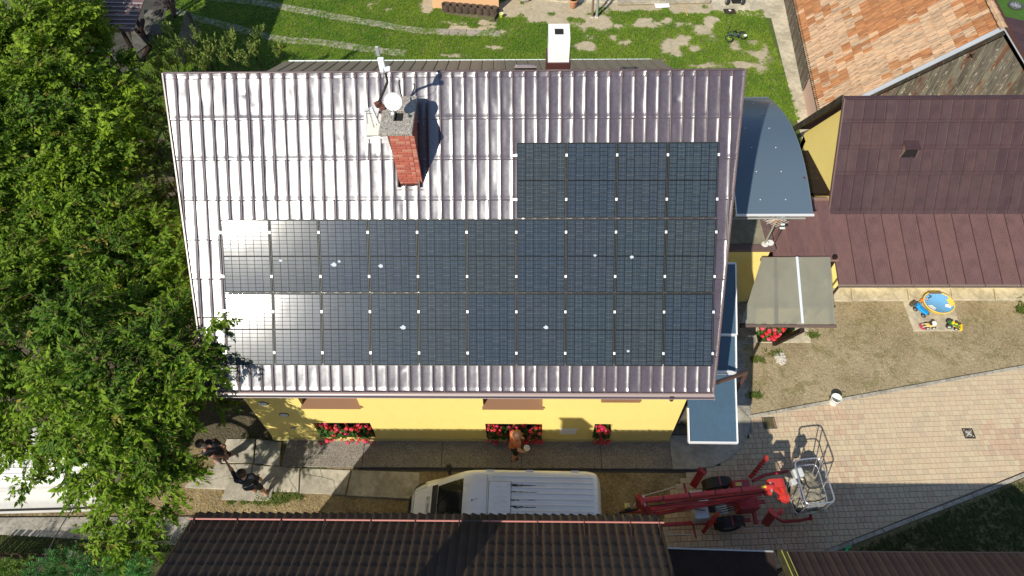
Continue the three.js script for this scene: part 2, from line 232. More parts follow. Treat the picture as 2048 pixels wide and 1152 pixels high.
{ // pavement of aggregate slabs along the house front, each slab a piece
  const m = mat([0.82, 0.82, 0.84], 0.9, { map: T.aggr, bumpMap: T.fine, bumpScale: 0.01 }), mc = mat([1, 1, 1], 0.92, { map: T.conc, bumpMap: T.fine, bumpScale: 0.006 });
  const walk = new THREE.Group(); walk.name = 'pavement'; walk.userData.kind = 'structure'; scene.add(walk);
  const xs = [-5.72, -3.3, -0.9, 1.5, 3.9, 6.0];
  for (let i = 0; i < xs.length - 1; i++) piece('paving_slab', slab([[xs[i] + 0.006, 0.01], [xs[i + 1] - 0.006, 0.01], [xs[i + 1] - 0.006, 0.86], [xs[i] + 0.006, 0.86]], 0.008, 0.085, 0.012), m, walk);
  piece('paving_slab', slab([[6.006, -0.5], [8.2, -1.3], [8.62, -0.75], [8.35, -0.05], [7.85, 0.48], [7.2, 0.78], [6.6, 0.86], [6.006, 0.86]], 0.008, 0.085, 0.012), mc, walk);
  for (const q of [[[455, 879], [511, 878], [507, 926], [437, 926]], [[514, 879], [563, 885], [560, 933], [510, 927]], [[372, 972], [405, 945], [434, 929], [505, 929], [500, 982], [372, 976]], [[507, 931], [600, 937], [598, 985], [503, 983]], [[603, 937], [702, 941], [690, 990], [600, 987]], [[705, 941], [840, 946], [838, 1000], [694, 992]]]) piece('concrete_slab', slab(gp(q), 0.008, 0.05 + rr(0, 0.012), 0.012), mc, walk);
  const cov = piece('cover_slab', slab(gp([[460, 958], [553, 962], [542, 1004], [445, 1001]]), 0.05, 0.085, 0.01), mc, walk);
  struct('drain_channel', sheet([[-3.4, 0.865], [7.3, 0.865], [7.3, 0.96], [-3.4, 0.96]], 0.012), mat([0.035, 0.035, 0.035], 0.7));  // flat strip, its dark colour painted in for the shade of a groove
  // crazed cracks in the concrete, as thin dark gaps of their own
  const cr = []; const line = (pts, y = 0.066) => { const P = pts.map(([x, z]) => V(...G(x, z).setY(y).toArray())); for (let i = 0; i < P.length - 1; i++) cr.push(beam(P[i], P[i + 1], 0.006, 0.003)); };
  line([[575, 935], [590, 948], [580, 962], [596, 985]]); line([[640, 938], [646, 956], [668, 962], [672, 985]]); line([[610, 950], [646, 956]]); line([[405, 950], [420, 962], [470, 950]]); line([[760, 945], [742, 966], [764, 984]]); line([[470, 930], [480, 950], [505, 958]]);
  struct('pavement_crack', merge(cr), mat([0.12, 0.105, 0.08], 1));
  struct('street_pavement', slab(gp([[-60, 1036], [392, 1034], [362, 1092], [-60, 1066]]), 0, 0.07, 0.012), mat([0.85, 0.85, 0.85], 0.95, { map: T.concB, bumpMap: T.fine, bumpScale: 0.006 }));
  struct('verge', sheet([[-26, 2.9], [-8.0, 3.2], [-7.6, 6], [-26, 6]], 0.009), mat([0.06, 0.07, 0.025], 1, { map: T.brown }));
}
{ // walkway of concrete slabs before the low house, and the other slabs of the yard
  const m = mat([1.25, 1.2, 1.08], 0.92, { map: T.conc, bumpMap: T.fine, bumpScale: 0.006 });
  const walk = new THREE.Group(); walk.name = 'walkway'; walk.userData.kind = 'structure'; scene.add(walk);
  const xs = [1646, 1704, 1816, 1903, 1989, 2100];
  for (let i = 0; i < 5; i++) piece('concrete_slab', slab(gp([[xs[i] + 1 - (i ? 6 : 0), 566], [xs[i + 1] - 6, 566], [xs[i + 1] - 1, 603 + rr(-1, 1)], [xs[i] + 1, 602 + rr(-1, 1)]]), 0.006, 0.06 + rr(0, 0.02), 0.015), m, walk);
  struct('toy_slab', slab(gp([[1804, 601], [1902, 601], [1922, 663], [1826, 663]]), 0.006, 0.045, 0.01), m);
  struct('planter_slab', slab(gp([[1500, 600], [1608, 600], [1622, 686], [1512, 686]]), 0.006, 0.05, 0.012), m);
  struct('apron', slab(gp([[1440, 600], [1510, 600], [1512, 688], [1484, 690], [1500, 806], [1504, 868], [1472, 873], [1440, 870]]), 0.006, 0.05, 0.01), mat([0.9, 0.9, 0.9], 0.92, { map: T.concB, bumpMap: T.fine, bumpScale: 0.006 }));
}
{ // stepping slabs, two rows across the lawn
  const m = mat([0.95, 0.93, 0.9], 0.95, { map: T.concB, bumpMap: T.fine, bumpScale: 0.008 });
  const rows = [[[352, 22], [392, 37], [455, 52], [505, 66], [560, 79], [608, 83], [650, 86], [700, 94], [760, 102], [812, 107]], [[388, -8], [460, 1], [525, 7], [556, 13], [622, 25], [672, 34], [712, 42], [752, 48], [798, 56], [840, 62], [880, 64], [940, 66], [1000, 68]]];
  const g0 = new THREE.Group(); g0.name = 'stepping_path'; g0.userData.kind = 'structure'; scene.add(g0);
  for (const pts of rows) {
    const curve = new THREE.CatmullRomCurve3(pts.map(([x, y]) => G(x, y))), n = Math.round(curve.getLength() / 0.82);
    for (let i = 0; i < n; i++) {
      const a = curve.getPointAt(i / n), b = curve.getPointAt(Math.min(1, (i + 0.985) / n)), d = b.clone().sub(a).normalize(), s = V(-d.z, 0, d.x), w = 0.23 + rr(-0.02, 0.02);
      const q = (p, k) => { const r = p.clone().addScaledVector(s, k).addScaledVector(d, rr(-0.015, 0.015)); return [r.x, r.z]; };
      piece('stepping_slab', slab([q(a, w), q(b, w), q(b, -w), q(a, -w)], 0.004, 0.03 + rr(0, 0.012), 0.01), m, g0);
    }
  }
}
// block paving
const paveEdgeA = [[1496, 838], [1700, 800], [1900, 764], [2110, 726]], paveEdgeB = [[2110, 918], [1960, 980], [1800, 1042], [1640, 1104]];
const pavePoly = [...paveEdgeA, ...paveEdgeB, [1560, 1130], [1330, 1130], [1338, 1000], [1375, 955], [1440, 936], [1480, 908], [1502, 872]].map(([x, y]) => G(x, y));
function inside(poly, x, z) { let c = false; for (let i = 0, j = poly.length - 1; i < poly.length; j = i++) { const a = poly[i], b = poly[j]; if ((a.z > z) !== (b.z > z) && x < (b.x - a.x) * (z - a.z) / (b.z - a.z) + a.x) c = !c; } return c; }
{
  struct('paving_bed', sheet(pavePoly, 0.007), mat([0.30, 0.25, 0.18], 1, { map: T.brown }));
  const paving = new THREE.Group(); paving.name = 'paving'; paving.userData.kind = 'structure'; scene.add(paving);
  const W = [0.13, 0.17, 0.21], D = 0.165, base = W.map((w) => { const g = new THREE.BoxGeometry(w - 0.005, 0.03, D - 0.006); const p = g.attributes.position; for (let i = 0; i < p.count; i++) if (p.getY(i) > 0) p.setXYZ(i, p.getX(i) * (1 - 0.008 / w), p.getY(i), p.getZ(i) * (1 - 0.008 / D)); g.computeVertexNormals(); return uvm(g); });
  const tones = [[0.53, 0.425, 0.285], [0.55, 0.455, 0.305], [0.52, 0.38, 0.26], [0.50, 0.36, 0.25], [0.49, 0.40, 0.28], [0.46, 0.35, 0.25], [0.54, 0.425, 0.29]].map((c) => mat(c, 0.9, { map: T.stucco, bumpMap: T.fine, bumpScale: 0.004 }));
  const kA = [G(1496, 838), G(2110, 726)], kB = [G(2110, 918), G(1640, 1104)], cutLines = [[kA[0], kA[1], 1], [kB[0], kB[1], 1]], cut = [], all = [], a = -0.045, ca = Math.cos(a), sa = Math.sin(a);
  for (let z = -4.2; z < 4.6; z += D) {
    let x = 4 + rnd() * 0.2;
    while (x < 19.5) {
      const k = Math.floor(rnd() * 3), w = W[k]; x += w / 2;
      const X = 9 + (x - 9) * ca - z * sa, Z = (x - 9) * sa + z * ca; x += w / 2;
      const cs = [[-1, -1], [1, -1], [1, 1], [-1, 1]].map(([p, q]) => { const dx = p * (w - 0.009) / 2, dz = q * (D - 0.009) / 2; return [X + dx * ca - dz * sa, Z + dx * sa + dz * ca]; }), nin = cs.filter(([p, q]) => inside(pavePoly, p, q)).length;
      if (!nin) continue;
      if (nin < 4) { let P = cs; for (const [e0, e1, s] of cutLines) { const side = ([x0, z0]) => s * ((e1.x - e0.x) * (z0 - e0.z) - (e1.z - e0.z) * (x0 - e0.x)), out = []; for (let i = 0; i < P.length; i++) { const p = P[i], q = P[(i + 1) % P.length], a1 = side(p), b1 = side(q); if (a1 >= 0) out.push(p); if (a1 * b1 < 0) { const t = a1 / (a1 - b1); out.push([lerp(p[0], q[0], t), lerp(p[1], q[1], t)]); } } P = out; if (P.length < 3) break; } if (P.length > 2) cut.push(P); continue; }
      const n = noise3(X * 0.55, Z * 0.8, 71) + noise3(X * 1.7, Z * 1.7, 75) * 0.35; // worn lanes are paler, other parts redder
      const t = n + rr(-0.22, 0.22) < 0.72 ? pick([0, 1, 6, 4, 0, 1]) : pick([2, 3, 5, 2, 6, 3]);
      const p = V(X, 0.022 + rr(-0.002, 0.002), Z), [u, v] = seenAt(p); all.push({ p, k, t, u, v, vis: u > 0 && u < 2048 && v > 0 && v < 1102, d: p.distanceTo(camP), rx: rr(-0.02, 0.02), rz: rr(-0.02, 0.02) });
    }
  }
  mesh('cut_pavers', merge(cut.map((P) => slab(P, 0.008, 0.036))), tones[0], paving).userData.kind = 'stuff';
  all.sort((p, q) => (q.vis - p.vis) || p.d - q.d);
  const rest = [];
  all.forEach((b, i) => {
    if (i < 300) { const m = piece('paver', base[b.k], tones[b.t], paving); m.position.copy(b.p); m.rotation.set(b.rx, -a, b.rz); } else rest.push(b);
  });
  tones.forEach((m, t) => base.forEach((g, k) => {
    const l = rest.filter((b) => b.t === t && b.k === k); if (!l.length) return;
    l.rest = l.map((b) => g.clone().applyMatrix4(new THREE.Matrix4().compose(b.p, new THREE.Quaternion().setFromEuler(new THREE.Euler(b.rx, -a, b.rz)), V(1, 1, 1))));
    (m.userData.far ||= []).push(...l.rest);
  }));
  const far = tones.filter((m) => m.userData.far).map((m) => { const o = mesh('far_pavers', merge(m.userData.far), m, paving); o.userData.kind = 'stuff'; delete m.userData.far; return o; });
  const km = mat([1.08, 1.06, 1.02], 0.9, { map: T.concB, bumpMap: T.fine, bumpScale: 0.005 });
  const kerb = (name, pts, off, label) => {
    const t = new THREE.Group(); t.name = name; t.userData.kind = 'structure'; scene.add(t);
    const c = new THREE.CatmullRomCurve3(pts.map(([x, y]) => G(x, y)), false, 'catmullrom', 0), n = Math.round(c.getLength() / 1.0);
    for (let i = 0; i < n; i++) { const p = c.getPointAt(i / n), q = c.getPointAt((i + 0.985) / n); piece('kerb_stone', uvm(beam(p.setY(0.025), q.setY(0.025), 0.11, 0.07, 0.012)), km, t); }
  };
  kerb('yard_kerb', [[1494, 836], [1700, 797], [1900, 761], [2110, 723]]);
  kerb('garden_kerb', [[2110, 924], [1960, 986], [1800, 1048], [1640, 1110]]);
}
{ // loose clods and straw on the yard earth, leaves on the road, weeds in the joints
  const r = rng(11), list = [], straw = [], yp = gp([[1515, 690], [1650, 605], [2110, 605], [2110, 735], [1515, 828]]);
  while (list.length < 2600) { const x = 8.6 + r() * 11, z = -5.3 + r() * 4.8; if (!inside(yp, x, z)) continue; const k = noise3(x * 1.5, z * 1.5, 5); if (k < r() * 0.75) continue; list.push([x, 0.004, z, r() * 6.28, 0.25 + r() * r() * 0.9, mix3([0.20, 0.155, 0.085], [0.40, 0.32, 0.2], r())]); }
  const clod = new THREE.IcosahedronGeometry(0.022, 0); clod.scale(1.3, 0.55, 0.9);
  scatter('earth_clods', clod, mat([1, 1, 1], 1), list, 'loose crumbs of dry earth strewn over the brown yard', 'soil');
  for (let i = 0; i < 2600; i++) { const x = 8.8 + r() * 10.5, z = -5.2 + r() * 4.5; if (!inside(yp, x, z)) continue; straw.push([x, 0.012, z, r() * 6.28, 0.5 + r(), mix3([0.14, 0.10, 0.05], [0.45, 0.37, 0.2], r()), r() * 0.3]); }
  scatter('straw_litter', new THREE.BoxGeometry(0.11, 0.004, 0.006), mat([1, 1, 1], 1), straw, 'short bits of straw and twig lying on the yard earth', 'straw');
  const weeds = [], add = (px, py, n, s, sp = 0.12) => { const c = G(px, py); for (let i = 0; i < n; i++) weeds.push([c.x + (r() - 0.5) * sp * 2, 0.01, c.z + (r() - 0.5) * sp, r() * 6.28, s * (0.7 + r() * 0.7), mix3([0.10, 0.17, 0.025], [0.2, 0.24, 0.05], r())]); };
  [[463, 1004, 14, 1], [490, 1004, 18, 1], [522, 1002, 30, 1.2, 0.2], [562, 997, 40, 1.4, 0.3], [590, 993, 20, 1.1, 0.2], [545, 1005, 20, 1, 0.2], [598, 934, 10, 0.8], [610, 935, 8, 0.7], [625, 936, 8, 0.8], [645, 935, 8, 0.8], [660, 922, 18, 0.6, 0.1], [512, 878, 20, 0.8, 0.3], [548, 881, 16, 0.8, 0.2], [1515, 720, 40, 1, 0.2], [1625, 672, 40, 1.2, 0.16], [1508, 792, 36, 1.3, 0.16], [1545, 707, 26, 1, 0.25], [2046, 622, 40, 1.6, 0.25], [2040, 600, 16, 1.2, 0.2], [1670, 790, 14, 0.8, 0.3]].forEach((a) => add(...a));
  for (let i = 0; i < 2600; i++) { const x = lerp(-14.5, -8.0, r()), z = 2.95 + r() * 0.75; weeds.push([x, 0.01, z, r() * 6.28, 0.7 + r() * 0.5, mix3([0.05, 0.10, 0.02], [0.12, 0.15, 0.04], r())]); }
  for (let i = 0; i < 2600; i++) { const p = G(lerp(1650, 2060, r()), lerp(960, 1104, r())); if (p.z < 3.1 - (p.x - 10) * 0.36 + 0.3) continue; weeds.push([p.x, 0, p.z, r() * 6.28, 0.7 + r() * 0.6, mix3([0.06, 0.10, 0.02], [0.12, 0.14, 0.04], r())]); }
  scatter('weeds', tuftGeo(8, 0.08, 9), leafM([1, 1, 1]), weeds, 'low weeds and thin grass in joints and along the street edge', 'weeds');
  const dead = []; for (let i = 0; i < 260; i++) { const p = G(lerp(360, 640, r()), lerp(980, 1036, r())); dead.push([p.x, 0.014, p.z, r() * 6.28, 0.5 + r() * 0.7, mix3([0.42, 0.33, 0.12], [0.25, 0.15, 0.06], r()), r() * 0.5]); }
  const lf = new THREE.CircleGeometry(0.04, 6); lf.scale(1, 0.5, 1).rotateX(-Math.PI / 2);
  scatter('fallen_leaves', lf, mat([1, 1, 1], 0.9), dead, 'yellowed fallen leaves scattered over the dirt road', 'leaves');
}
// ---------------------------------------------------------------- the yellow house
const PITCH = 42.32 * D2R, RD = V(0, -Math.sin(PITCH), Math.cos(PITCH)), RN = V(0, Math.cos(PITCH), Math.sin(PITCH));
const RIDGE = V(0, 10.0, -4.77), SLOPE = 7.53;
const R = (x, v, h = 0) => V(x, RIDGE.y, RIDGE.z).addScaledVector(RD, v).addScaledVector(RN, h); // on the south slope, v metres below the ridge
const rakeL = (v) => lerp(-6.70, -6.11, v / SLOPE), rakeR = (v) => lerp(6.58, 6.12, v / SLOPE);
const yellow = mat([0.88, 0.72, 0.235], 0.9, { map: T.stucco, bumpMap: T.fine, bumpScale: 0.003 });
const brownPaint = mat([0.22, 0.115, 0.06], 0.55);
const brownDark = mat([0.07, 0.035, 0.03], 0.5);
const alu = mat([0.86, 0.87, 0.88], 0.32, { metalness: 0.9 });
const aluW = mat([0.82, 0.83, 0.84], 0.45, { metalness: 0.25 });
const glassDark = mat([0.02, 0.025, 0.03], 0.06, { phys: true, specularIntensity: 1 });
const tinMat = mat([0.080, 0.056, 0.062], 0.375, { phys: true, ior: 2.2, specularColor: new THREE.Color(0.94, 0.98, 1.0), map: T.tin, roughnessMap: T.tinR });
const tinSeam = mat([0.12, 0.075, 0.07], 0.40, { phys: true, ior: 1.8, map: T.tin });
const house = thing('yellow_house', 'large yellow rendered house with dented brown tin roof covered by solar panels', 'house', [0, 0, 0]);
{
  // walls with the openings of the street front left out
  const x0 = -6.11, x1 = 5.98, zb = -9.6, T0 = 0.34, holes = [[-4.60, -2.98, 2.50, 4.05], [0.46, 2.10, 2.50, 4.05], [3.70, 4.70, 2.98, 4.05], [-4.62, -2.92, 0.36, 1.34], [0.45, 2.12, 0.34, 1.32], [3.64, 4.16, 0.40, 1.34]];
  const xs = [x0, ...new Set(holes.flatMap((h) => [h[0], h[1]]))].sort((a, b) => a - b); xs.push(x1);
  const sh = new THREE.Shape(); sh.moveTo(x0, 0.0); sh.lineTo(x1, 0.0); sh.lineTo(x1, 5.0); sh.lineTo(x0, 5.0); sh.closePath();
  for (const [a, b, c, d] of holes) { const p = new THREE.Path(); p.moveTo(a, c); p.lineTo(a, d); p.lineTo(b, d); p.lineTo(b, c); p.closePath(); sh.holes.push(p); }
  const front = uvm(new THREE.ExtrudeGeometry(sh, { depth: T0, bevelEnabled: false }).translate(0, 0, -T0));
  const gable = (x, s) => prism([[x, 0, -T0 - 0.002], [x, 0, zb + T0], [x, 5.3, zb + T0], [x, 9.82, -4.77], [x, 5.75, -T0 - 0.002]], [s * T0, 0, 0]);
  mesh('front_wall', front, yellow, house);
  mesh('side_wall', gable(x0, 1), yellow, house);
  mesh('side_wall', gable(x1, -1), yellow, house);
  mesh('rear_wall', uvm(bx(x1 - x0, 5.6, T0, (x0 + x1) / 2, 2.8, zb + T0 / 2)), yellow, house);
  mesh('plinth', [uvm(bx(x1 - x0 + 0.04, 0.14, 0.03, (x0 + x1) / 2, 0.15, 0.016))], mat([0.55, 0.47, 0.2], 0.9, { map: T.stucco }), house);
  // windows
  holes.forEach(([a, b, c, d], i) => {
    const w = new THREE.Group(); w.name = 'window'; house.add(w); const up = i < 3, m = (a + b) / 2, zg = -0.22;
    const fr = [bx(0.07, d - c, 0.06, a + 0.035, (c + d) / 2, zg), bx(0.07, d - c, 0.06, b - 0.035, (c + d) / 2, zg), bx(b - a - 0.14, 0.07, 0.06, m, c + 0.035, zg), bx(b - a - 0.14, 0.07, 0.06, m, d - 0.035, zg)];
    if (b - a > 0.9) fr.push(bx(0.08, d - c - 0.14, 0.058, m, (c + d) / 2, zg));
    mesh('window_frame', fr, mat([0.36, 0.17, 0.045], 0.45), w);
    mesh('pane', bx(b - a - 0.1, d - c - 0.1, 0.012, m, (c + d) / 2, zg - 0.012), glassDark, w);
    if (up) mesh('sill', prism([[a - 0.03, c + 0.06, -0.19], [b + 0.03, c + 0.06, -0.19], [b + 0.03, c - 0.012, 0.09], [a - 0.03, c - 0.012, 0.09]], [0, -0.025, 0]), brownPaint, w);
    else mesh('sill', prism([[a, c + 0.02, -0.19], [b, c + 0.02, -0.19], [b, c, 0.02], [a, c, 0.02]], [0, -0.03, 0]), brownPaint, w);
  });
  // roof boards under the tin, eave gutter, verge trims
  const L = SLOPE + 0.02;
  mesh('roof_deck', [prism([R(rakeL(0) + 0.03, 0, -0.03), R(rakeR(0) - 0.03, 0, -0.03), R(rakeR(L) - 0.03, L, -0.03), R(rakeL(L) + 0.03, L, -0.03)], RN.clone().multiplyScalar(-0.12))], brownDark, house);
 const roof = new THREE.Group(); roof.name = 'south_roof'; house.add(roof);
  const PW = 0.2767, N = 48, rows = [0, 0.145, 1.08, 2.0, 2.93, 3.86, 4.79, 5.72, 6.65, SLOPE];
  const rs = rng(303), hidden = [], vis = [], zone = (x, v) => (v > 3.30 && v < 6.86 && x > -5.5 && x < 6.0) || (v > 1.55 && v < 3.3 && x > 1.42 && x < 6.0);
  for (let i = 0; i < N; i++) for (let j = 0; j < rows.length - 1; j++) {
    const xa = -6.70 + i * PW, xb = xa + PW, va = rows[j], vb = rows[j + 1] + (j < rows.length - 2 ? 0.012 : 0);
    if (xb < Math.min(rakeL(va), rakeL(vb)) + 0.01 || xa > Math.max(rakeR(va), rakeR(vb)) - 0.01) continue;
    const p1 = rs() * 9, p2 = rs() * 9, tx = (rs() - 0.5) * 0.012, tv = (rs() - 0.5) * 0.008, am = (j < 2 ? 0.0035 : 0.0016) + rs() ** 2 * 0.0035, sid = Math.floor(rs() * 1e6), bow = 0.010 + rs() * 0.008;
    const dents = Array.from({ length: Math.floor(rs() * (j < 2 ? 4 : 1.6)) }, () => [rs(), rs() ** 0.6, 0.12 + rs() * 0.25, (rs() - 0.55) * 0.014]);
    const cell = (nu, nv) => gridGeo(nu, nv, (u, t) => {
      const v = lerp(va, vb, t), x = clamp(lerp(xa, xb, u), rakeL(v), rakeR(v)), lip = t > 0.985 ? -0.014 : sstep(0.85, 0.95, t) * 0.007, edge = Math.sin(Math.PI * u) ** 0.5;
      const k = (1 - Math.sin(Math.PI * u)) ** 3 * bow * 0.9 + am * (noise3(u * 1.7 + p1, t * (vb - va) * 2.6 + p2, sid % 97, 5) - 0.5) * 2.2 * edge + am * 0.5 * (noise3(u * 3.4 + p2, t * (vb - va) * 6 + p1, 3, 8) - 0.5) * edge + tx * (u - 0.5) * 1.2 + tv * (t - 0.5);
      let dn = 0; for (const [du, dt, r, h] of dents) { const q = ((u - du) * PW) ** 2 + ((t - dt) * (vb - va)) ** 2; dn += h * Math.exp(-q / (r * r * 0.16)) * edge; }
      return R(x, v, 0.004 + lip + k + dn);
    }, (u, t) => [xa + u * PW, lerp(va, vb, t)]);
    const hid = [0.15, 0.85].every((a) => [0.05, 0.95].every((b) => zone(lerp(xa, xb, a), lerp(va, vb, b))));
    if (hid) hidden.push(cell(2, 2)); else vis.push([xa, va, j ? cell(8, 34) : cell(6, 4), (j ? 1 : 0) * (vb - va)]);
  }
  vis.sort((a, b) => b[3] - a[3]);
  vis.forEach(([, , g], k) => { if (k < 300) piece('tin_sheet', g, tinMat, roof); });
  const more = vis.slice(300).map((a) => a[2]); if (more.length) mesh('ridge_flashing', merge(more), tinMat, roof).userData.kind = 'stuff';
  mesh('covered_sheets', merge(hidden), tinMat, roof).userData.kind = 'stuff';
  // folded standing seams, a little uneven, with pinched ends at the ridge
  for (let i = 1; i < N; i++) {
    const x = -6.70 + i * PW; let v0 = 0.13, v1 = SLOPE - 0.02;
    while (v1 > 0.3 && (x < rakeL(v1) + 0.01 || x > rakeR(v1) - 0.01)) v1 -= 0.05;
    const n = 26, lean = 0.012 + rr(-0.006, 0.006), ph = rr(0, 6);
    const st = [[-0.011, 0.002], [-0.010, 0.030], [-0.004, 0.036], [0.006, 0.034], [0.010, 0.026], [0.012, 0.002]];
    const g = gridGeo(5, n, (u, t) => { const k = st[Math.round(u * 5)], v = lerp(v0, v1, t), w = 0.002 * Math.sin(v * 5 + ph) + 0.001 * Math.sin(v * 13 + ph), up = Math.min(1, 0.25 + t * n * 0.6); return R(x + k[0] + w + (k[1] > 0.02 ? lean * up : 0), v, k[1] * up + 0.004); }, (u, t) => [u * 0.1, t * 7]);
    piece('seam', g, tinSeam, roof);
    if (x > rakeL(0) && x < rakeR(0)) piece('seam_end', gridGeo(4, 4, (u, t) => R(x + 0.006 + (u - 0.5) * lerp(0.012, 0.075, Math.sin(t * 2.4)), lerp(0.015, 0.15, t), 0.012 + Math.sin(u * Math.PI) * 0.032 * (0.35 + 0.65 * t))), tinSeam, roof);
  }
  mesh('ridge_fold', [uvm(beam(R(rakeL(0), 0.0, 0.012), R(rakeR(0), 0.0, 0.012), 0.05, 0.03, 0.012))], tinSeam, roof);
  for (const k of [rakeL, rakeR]) { const s = k === rakeL ? -1 : 1; piece('verge_trim', uvm(beam(R(k(0) + s * 0.015, 0, -0.02), R(k(SLOPE) + s * 0.015, SLOPE, -0.02), 0.05, 0.12, 0.01, RN)), tinSeam, roof); }
  // north side: steep above, flaring out below
  const prof = [[-4.78, 9.985], [-5.6, 9.26], [-6.6, 8.36], [-7.6, 7.55], [-8.6, 6.93], [-9.6, 6.46], [-10.6, 6.0]];
  const north = new THREE.Group(); north.name = 'north_roof'; house.add(north);
  const pr = new THREE.CatmullRomCurve3(prof.map(([z, y]) => V(0, y, z))), nm = mat([0.24, 0.20, 0.13], 0.5, { phys: true, ior: 1.6, map: T.tin, roughnessMap: T.tinR });
  const eX = (t, s) => s < 0 ? lerp(-6.66, -6.3, sstep(0.45, 1, t)) : lerp(6.54, 6.0, sstep(0.45, 1, t));
  const NN = 34;
  for (let i = 0; i < NN; i++) piece('tin_sheet', gridGeo(2, 18, (u, t) => { const q = pr.getPoint(t), x = lerp(eX(t, -1), eX(t, 1), (i + u) / NN); return V(x, q.y + 0.01 * Math.sin(u * Math.PI) - 0.004, q.z); }), nm, north);
  for (let i = 1; i < NN; i++) { const pts = []; for (let k = 0; k <= 14; k++) { const t = k / 14, q = pr.getPoint(t); pts.push(V(lerp(eX(t, -1), eX(t, 1), i / NN), q.y + 0.014, q.z)); } piece('seam', tube(pts, 0.013, 20, 5), nm, north); }
  // eave gutters and downpipes
  const gm = mat([0.30, 0.235, 0.22], 0.4, { phys: true, ior: 1.9 });
  const gut = (a, b, r, m, name) => { const sec = []; const d = V(...b).sub(V(...a)); return mesh(name, gridGeo(10, 2, (u, t) => { const th = Math.PI * (1 + u); return V(...a).addScaledVector(d, t).add(V(0, Math.sin(th) * r, Math.cos(th) * r)); }), m, house); };
  const e = R(0, SLOPE, 0); gut([-6.14, e.y - 0.005, e.z + 0.075], [6.15, e.y - 0.005, e.z + 0.075], 0.075, gm, 'gutter');
  mesh('gutter_rim', [rod([-6.14, e.y - 0.005, e.z + 0.15], [6.15, e.y - 0.005, e.z + 0.15], 0.011, 6), bx(0.01, 0.09, 0.15, -6.14, e.y - 0.045, e.z + 0.075), bx(0.01, 0.09, 0.15, 6.15, e.y - 0.045, e.z + 0.075)], gm, house);
  mesh('eave_soffit', uvm(bx(12.1, 0.03, 0.72, 0, 4.80, 0.39)), brownDark, house);
  const pale = mat([0.62, 0.72, 0.66], 0.35), ng = [onZ(578, 122, -10.75), onZ(1303, 119, -10.75)];
  mesh('snow_rail', [rod(ng[0], ng[1], 0.026, 8), rod(onZ(578, 129, -10.62), onZ(1301, 126, -10.62), 0.026, 8)], pale, house);
  for (let i = 0; i < 9; i++) { const t = (i + 0.5) / 9, p = ng[0].clone().lerp(ng[1], t); piece('rail_bracket', merge([bx(0.02, 0.16, 0.03, p.x, p.y - 0.04, p.z + 0.07, [0.5, 0, 0])]), mat([0.15, 0.25, 0.25], 0.5), house); }
  // brown downpipe crossing from the eave corner to the stair canopy side
  const dp = mat([0.13, 0.06, 0.05], 0.4); const pA = V(6.2, 4.75, 0.45), pB = G(1492, 745, 3.4), pC = G(1478, 772, 2.2);
  mesh('downpipe', [tube([pA.clone().add(V(-0.15, 0.1, 0.1)), pA, pB.clone().lerp(pA, 0.06), pB, pC.clone().lerp(pB, 0.9), pC, V(pC.x - 0.12, 0.1, pC.z - 0.1)], 0.055, 60, 10, false, 0.1)], dp, house);
  mesh('gutter_outlet', [cyl(0.05, 0.06, 0.12, 5.15, e.y - 0.13, e.z + 0.08, 12)], dp, house);
  // wall lamps and sign
  const lampM = mat([0.72, 0.72, 0.7], 0.3), lampF = mat([0.15, 0.15, 0.15], 0.5);
  [[-5.66, 2.62, 0.14], [-5.28, 1.90, 0.13], [-5.28, 0.98, 0.06]].forEach(([x, y, r], i) => {
    const t = thing('wall_lamp', ['largest round wall lamp, half shaded, high on the yellow wall corner', 'middle round wall lamp glaring white on the yellow wall corner', 'small round white button lamp low on the yellow wall corner'][i], 'lamp', [x, y, 0], 0, undefined);
    mesh('shade', [sph(r, 0, 0, 0.005, 20, [1, 0.78, 0.45])], lampM, t); mesh('rim', new THREE.TorusGeometry(r, 0.016, 8, 28).scale(1, 0.78, 1).translate(0, 0, 0.012), lampF, t);
  });
  const pl = thing('wall_plate', 'blank white rectangular plate fixed to the yellow wall', 'sign', [2.89, 0.83, 0.012]);
  mesh('plate', rbx(0.5, 0.4, 0.016, 0.006), mat([0.85, 0.85, 0.87], 0.5), pl);
}
